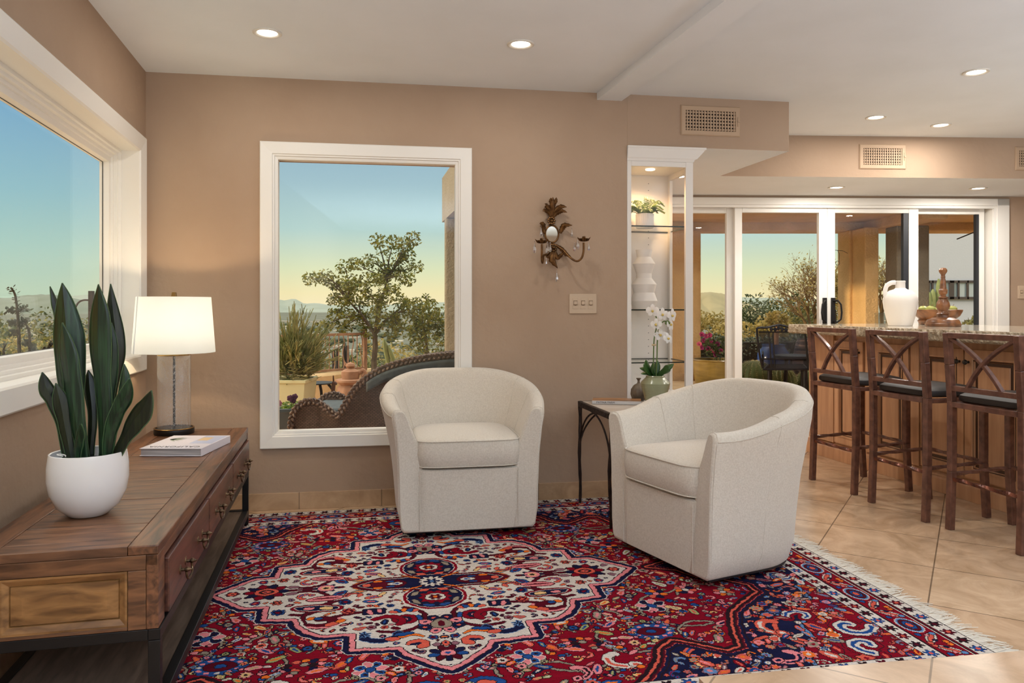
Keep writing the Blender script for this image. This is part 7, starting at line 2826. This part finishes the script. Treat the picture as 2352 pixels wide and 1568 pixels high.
mb.tube(spline([(-0.10, 0, fz * 0.55), (-0.04, 0, fz * 0.8), (0.04, 0, fz * 0.8), (0.09, 0, fz * 0.9)], 5), [0.02, 0.03, 0.038, 0.042, 0.045, 0.046, 0.046, 0.044, 0.042, 0.040, 0.038, 0.036, 0.034, 0.032, 0.03, 0.028], 8)
for lx in (-0.05, -0.03, 0.05, 0.07):
    mb.tube([(lx, 0.02 if lx in (-0.05, 0.07) else -0.02, fz * 0.75), (lx, 0.02 if lx in (-0.05, 0.07) else -0.02, 0.0)], [0.016, 0.012], 7)
mb.tube(spline([(0.075, 0, fz * 0.85), (0.095, 0, fz * 1.25), (0.10, 0, fz * 1.45), (0.13, 0, fz * 1.42)], 5), [0.026, 0.024, 0.022, 0.020, 0.019, 0.018, 0.018, 0.019, 0.020, 0.020, 0.019, 0.018, 0.016, 0.014, 0.012, 0.010], 8)
mb.tube([(0.098, -0.008, fz * 1.45), (0.095, -0.012, fz * 1.68)], [0.007, 0.002], 5)
mb.tube([(0.098, 0.008, fz * 1.45), (0.095, 0.012, fz * 1.68)], [0.007, 0.002], 5)
mb.build('body', M['fig'], ff)
# pale column cactus
M['cactus'] = mat('pale_green_cactus', rgb(136, 146, 92), 0.7, c2=rgb(118, 130, 80), nscale=12)
for i, (pp2, lb) in enumerate((([(892, 838), (886, 805), (882, 778)], 'thin pale cactus arm right of the citrus trunk'), ([(904, 836), (900, 818), (890, 792)], 'leaning pale cactus arm beside the leafy shrub'))):
    b0 = at(pp2[0][0], pp2[0][1] + 40, 9.6)
    co = MB().tube(spline([Vector((0, 0, 0))] + [at(a, b_, 9.6) - b0 for a, b_ in pp2], 6), [0.03] * 15 + [0.026, 0.022, 0.016, 0.006], 10).build('column_cactus', M['cactus'])
    co.location = b0
    tag(co, lb, 'cactus', 'pale column cacti on the terrace')

# ---------------------------------------------------------------- patio seen through the glass doors
M['yellow_glaze'] = mat('mustard_glaze', rgb(146, 122, 58), 0.35, c2=rgb(122, 100, 46), nscale=6, stretch=(1, 1, 5), coat=0.3)
yc = at(1646, 880, 7.85)
lg = MB().box(1.55, 2.55, 7.55, 8.2, -0.05, 0.352)
struct(lg.build('patio_ledge', M['wall_cream'], bevel=0.02))
yp = thing('mustard_planter', 'round mustard yellow planter on the patio ledge behind the left glass door', 'planter', (yc.x, yc.y, 0.353))
hz_ = at(1640, 824, 7.85).z - 0.353
MB().lathe([(0, 0), (0.20, 0), (0.215, 0.01), (0.235, hz_ * 0.5), (0.245, hz_ - 0.02), (0.255, hz_ - 0.01), (0.25, hz_), (0.23, hz_), (0.225, hz_ - 0.04)], 48).build('pot', M['yellow_glaze'], yp)
MB().lathe([(0.226, hz_ - 0.05), (0, hz_ - 0.045)], 32).build('soil', M['soil'], yp)
pe = thing('petunias', 'magenta petunias with dark leaves in the mustard yellow planter', 'flowers', (yc.x, yc.y, 0.353 + hz_ - 0.03))
mb = MB()
r_ = random.Random(17)
for k in range(10):
    leaf_cloud(mb, (r_.uniform(-.18, .18), r_.uniform(-.15, .15), r_.uniform(0.04, 0.22)), (0.09, 0.09, 0.07), 60, 0.045, r_)
mb.build('leaves', M['shrub_dark'], pe)
M['magenta'] = leaf_mat('magenta_petal', rgb(104, 20, 62), rgb(160, 44, 92), 0.5, 0.3)
M['rose'] = leaf_mat('rose_petal', rgb(206, 82, 110), rgb(214, 110, 134), 0.5, 0.3)
for i, (px_, py_) in enumerate(((1612, 768), (1622, 772), (1630, 770), (1616, 782), (1634, 784), (1648, 790), (1626, 800), (1656, 806), (1636, 806), (1612, 798), (1606, 790), (1644, 814))):
    c_ = at(px_, py_, 7.70 + 0.05 * (i % 3)) - Vector((yc.x, yc.y, 0.353 + hz_ - 0.03))
    mb = MB()
    Mf = Matrix.Translation(c_) @ Matrix.Rotation(1.2 + 0.2 * math.sin(i * 3), 4, 'X') @ Matrix.Rotation(0.4 * math.sin(i * 5), 4, 'Y')
    mb.lathe([(0.003, -0.024), (0.005, -0.008), (0.017, 0.003), (0.027, 0.006)], 12, rib=lambda a, z: 1 + 0.12 * math.sin(5 * a), M=Mf)
    mb.build('flower', M['rose'] if i in (8, 10) else M['magenta'], pe)
# clipped hedge
M['hedge'] = leaf_mat('grey_green_hedge', rgb(62, 74, 62), rgb(96, 104, 84), 0.7, 0.2, 12, 0.35)
hg = thing('clipped_hedge', 'low clipped grey-green hedge along the far side of the patio', 'hedge', (3.0, 9.6, -0.05))
mb = MB()
r_ = random.Random(19)
for i in range(5200):
    x_, y_, z_ = r_.uniform(-1.2, 2.2), r_.uniform(-0.2, 0.2), r_.uniform(0.02, 0.82)
    f_ = r_.random()
    if f_ < 0.5:
        y_ = -0.2 + r_.uniform(-0.02, 0.03)
    elif f_ < 0.75:
        z_ = 0.80 + r_.uniform(-0.03, 0.02)
    leaf_cloud(mb, (x_, y_, z_), (0.02, 0.02, 0.02), 1, 0.045, r_)
mb.build('foliage', M['hedge'], hg)
MB().box(-1.15, 2.15, -0.15, 0.15, 0.0, 0.76).build('twiggy_core', mat('hedge_twigs', rgb(66, 62, 50), 1.0, c2=rgb(40, 40, 34), nscale=30, bump=0.8, bscale=30, bdist=0.03), hg)

# barrel cacti
M['barrel'] = mat('barrel_cactus_skin', rgb(104, 116, 66), 0.7, c2=rgb(86, 98, 54), nscale=10)
M['spine'] = mat('golden_spines', rgb(206, 190, 128), 0.6)
for i, (px_, pyt, Y_, rad, lb) in enumerate(((1734, 828, 8.1, 0.21, 'large round barrel cactus left of the patio chair legs'), (1791, 840, 8.62, 0.17, 'barrel cactus behind the legs of the patio chair'), (1866, 846, 8.72, 0.17, 'barrel cactus beside the kitchen island end'))):
    q = at(px_, pyt, Y_)
    hh = q.z + 0.02
    o = thing('barrel_cactus', lb, 'cactus', (q.x, q.y, -0.02), 0, 'barrel cacti on the patio')
    prof = []
    for k in range(15):
        a = k / 14 * math.pi / 2
        prof.append((rad * math.cos(a), hh - rad * 1.0 + rad * math.sin(a)))
    prof = [(rad * 0.7, 0.0), (rad * 0.95, hh * 0.2), (rad, hh - rad)] + prof[1:]
    prof[-1] = (0, prof[-1][1])
    nr = 21
    MB().lathe(prof, nr * 6, rib=lambda a, z: 1 + 0.07 * math.cos(nr * a)).build('ribbed_body', M['barrel'], o)
    mb = MB()
    for k in range(nr):
        a = 2 * math.pi * k / nr
        for (pr, pz_) in prof[1:-1]:
            c_ = Vector((pr * 1.07 * math.cos(a), pr * 1.07 * math.sin(a), pz_))
            for s_ in range(4):
                d_ = Vector((math.cos(a) + orn.uniform(-.7, .7), math.sin(a) + orn.uniform(-.7, .7), orn.uniform(-.6, .6))).normalized() * 0.03
                sd = d_.cross(Vector((0, 0, 1))).normalized() * 0.0018
                mb.add([c_ - sd, c_ + sd, c_ + d_], [(0, 1, 2)])
    mb.build('spines', M['spine'], o)

# mesh patio chair and round table
M['mesh_metal'] = mat('black_patio_metal', rgb(30, 31, 36), 0.4, 0.5)
YC = 7.35
cb_ = at(1797, 860, YC)
pcx = thing('patio_chair', 'black wrought iron patio chair with mesh back and leaf crest outside the glass doors', 'patio chair', (cb_.x, cb_.y, -0.02))
pcl = lambda a, b_, dy=0.0: at(a, b_, YC + dy) - Vector((cb_.x, cb_.y, -0.02))
frame_pts = [pcl(1752, 845, 0.02), pcl(1745, 815), pcl(1739, 765), pcl(1741, 753), pcl(1760, 752), pcl(1778, 748), pcl(1789, 746), pcl(1800, 748), pcl(1818, 752), pcl(1842, 753), pcl(1849, 765), pcl(1854, 815), pcl(1856, 845, 0.02)]
MB().tube(spline(frame_pts, 6), 0.011, 8).build('back_frame', M['mesh_metal'], pcx)


def lattice(mb_, A, B, C_, D, n, m_, r0=0.0022):
    """diagonal expanded-metal mesh over the quad A B C D (A-B bottom, D-C top)"""
    q = lambda u, v: (A.lerp(B, u)).lerp(D.lerp(C_, u), v)
    k = n + m_
    for i in range(-m_, n + 1):
        for s_ in (0, 1):
            pts_ = []
            for j in range(m_ + 1):
                u = (i + j) / n if not s_ else (i + m_ - j) / n
                if -1e-6 <= u <= 1 + 1e-6:
                    pts_.append(q(u, j / m_))
            if len(pts_) > 1:
                mb_.tube([pts_[0], pts_[-1]], r0, 3, cap=False)


mb = MB()
lattice(mb, pcl(1752, 845, 0.02), pcl(1856, 845, 0.02), pcl(1846, 762), pcl(1743, 762), 36, 26)
mb.build('back_mesh', M['mesh_metal'], pcx)
mb = MB()
for a, b_ in (((1743, 762), (1846, 762)), ((1747, 824), (1852, 824)), ((1766, 762), (1772, 845)), ((1775, 762), (1780, 845))):
    mb.tube([pcl(*a), pcl(*b_)], 0.007, 6)
mb.build('back_bars', M['mesh_metal'], pcx)
mb = MB()
lattice(mb, pcl(1754, 848, 0.0), pcl(1858, 848, 0.0), pcl(1846, 838, 0.46), pcl(1764, 838, 0.46), 36, 26)
mb.tube([pcl(1754, 848), pcl(1858, 848), pcl(1846, 838, 0.46), pcl(1764, 838, 0.46)], 0.010, 6, closed=True)
mb.build('mesh_seat', M['mesh_metal'], pcx)
mb = MB()
for k, (a, b_) in enumerate(((1772, 756), (1781, 756), (1789, 753), (1797, 756), (1806, 757))):
    c_ = pcl(a, b_, -0.01)
    mb.lathe([(0, -0.004), (0.022, 0.0), (0, 0.004)], 7, rib=lambda an, z: 1 + 0.3 * math.cos(3 * an), M=Matrix.Translation(c_) @ Matrix.Rotation(math.pi / 2, 4, 'X'))
mb.build('leaf_crest', M['mesh_metal'], pcx)
for a, dy in ((1766, 0.02), (1848, 0.02), (1770, 0.42), (1842, 0.42)):
    t_ = pcl(a, 847, dy)
    MB().tube([t_, Vector((t_.x, t_.y, 0.0))], 0.014, 7).build('leg', M['mesh_metal'], pcx)
for a in (1752, 1856):
    MB().tube(spline([pcl(a, 815, 0.0), pcl(a, 808, 0.18), pcl(a, 812, 0.36), pcl(a, 840, 0.40)], 5), 0.010, 7).build('arm', M['mesh_metal'], pcx)
tt = at(1828, 815, 8.1)
rt = thing('round_patio_table', 'round black patio table behind the mesh patio chair', 'patio table', (tt.x, tt.y, -0.02))
th = tt.z + 0.02
MB().lathe([(0, th - 0.015), (0.20, th - 0.015), (0.215, th - 0.03), (0.22, th - 0.005), (0.21, th), (0, th)], 40).build('tabletop', M['mesh_metal'], rt)
for i in range(4):
    a = 0.4 + i * math.pi / 2
    MB().tube([(0.13 * math.cos(a), 0.13 * math.sin(a), th - 0.015), (0.17 * math.cos(a), 0.17 * math.sin(a), 0)], 0.018, 7).build('leg', M['mesh_metal'], rt)
M['cobalt'] = mat('cobalt_glaze', rgb(40, 66, 128), 0.2, c2=rgb(64, 92, 150), nscale=5, coat=0.5)
bp_ = at(1777, 790, 9.05)
bl = thing('blue_pot', 'cobalt blue round pot behind the mesh patio chair', 'pot', (bp_.x, bp_.y, -0.02))
h_ = bp_.z + 0.02
MB().lathe([(0, 0), (0.10, 0), (0.13, h_ * 0.3), (0.19, h_ * 0.72), (0.185, h_ * 0.85), (0.13, h_ * 0.96), (0.14, h_), (0.12, h_), (0.11, h_ * 0.94), (0, h_ * 0.93)], 40).build('pot', M['cobalt'], bl)
tk = at(1786, 790, 9.05)
MB().tube([(0.03, 0, h_ * 0.93), (0.035, 0, h_ + 0.12), (0.045, 0, h_ + 0.26)], [0.03, 0.028, 0.022], 9).build('plant_stem', M['rail_rust'], bl)
mb = MB()
leaf_cloud(mb, (0.04, 0, h_ + 0.30), (0.14, 0.12, 0.10), 240, 0.06, random.Random(23))
mb.build('foliage', M['shrub_gold'], bl)
sp2 = at(1848, 803, 9.12)
so = thing('striped_pot', 'dark and pale striped round pot right of the round patio table', 'pot', (sp2.x, sp2.y, -0.02))
M['striped'] = mat('striped_pottery', rgb(150, 126, 116), 0.4, c2=rgb(60, 50, 60), nscale=10, stretch=(0.2, 0.2, 4), lo=0.48, hi=0.52)
h_ = at(1848, 778, 9.12).z + 0.02
MB().lathe([(0, 0), (0.08, 0), (0.13, h_ * 0.4), (0.14, h_ * 0.7), (0.10, h_ * 0.93), (0.08, h_), (0.065, h_), (0, h_ * 0.9)], 36).build('pot', M['striped'], so)
mb = MB()
mb.tube(spline([(0.06, -0.02, h_ * 0.95), (0.09, -0.02, h_ + 0.03), (0.10, -0.02, h_ - 0.02), (0.12, -0.02, h_ * 0.8)], 5), 0.007, 6)
mb.build('handle', M['rail_rust'], so)
q = at(2240, 735, 13.0)
shrub('garden_bush', 'small green bush at the foot of the white neighbouring house', 'bush', (q.x, q.y, q.z - 0.05), (0.28, 0.25, 0.22), 500, 0.07, M['shrub_mid'], 130)
q = at(2140, 700, 12.0)
cg = thing('column_cactus', 'grey-green column cactus with arms in front of the white neighbouring house', 'cactus', (q.x, q.y, -0.3))
cl = lambda a, b_: at(a, b_, 12.0) - Vector((q.x, q.y, -0.3))
for k, pth in enumerate(([(2142, 760), (2142, 700), (2143, 664)], [(2134, 755), (2133, 700), (2131, 668)], [(2138, 750), (2137, 710), (2137, 685)], [(2156, 740), (2157, 700), (2156, 640)])):
    c_ = spline([Vector((cl(*pth[0]).x, 0, 0))] + [cl(*p) for p in pth], 5)
    MB().tube(c_, [0.05] * (len(c_) - 3) + [0.045, 0.035, 0.012], 9).build('cactus_arm', M['cactus'], cg)
# curled wire plant hanger at the column and awning rod under the patio roof
hkc = at(1924, 604, 8.2)
wh = thing('wire_hanger', 'curled thin wire hanger beside the lit tan column', 'hanger', (hkc.x, hkc.y, hkc.z))
MB().tube([Vector((0.022 * math.cos(a), 0, 0.022 * math.sin(a))) for a in [i * 0.3 for i in range(3, 24)]] + [Vector((0.02, 0, 0.10)), Vector((0.0, 0, 0.135)), Vector((-0.03, 0, 0.14)), Vector((0.10, 0.1, 0.14)), Vector((0.198, 0.2, 0.12))], 0.0025, 5).build('wire', M['black_metal'], wh)
r0 = at(2198, 549, 7.6)
rd = thing('awning_rod', 'thin dark slanting rod under the patio roof at the right glass door', 'rod', (r0.x, r0.y, r0.z))
MB().tube([Vector((0, 0, 0)), at(2250, 528, 7.6) - r0, at(2275, 515, 7.5) - r0, Vector((0.42, 0.0, 2.092 - r0.z))], 0.006, 6).build('shaft', M['black_metal'], rd)
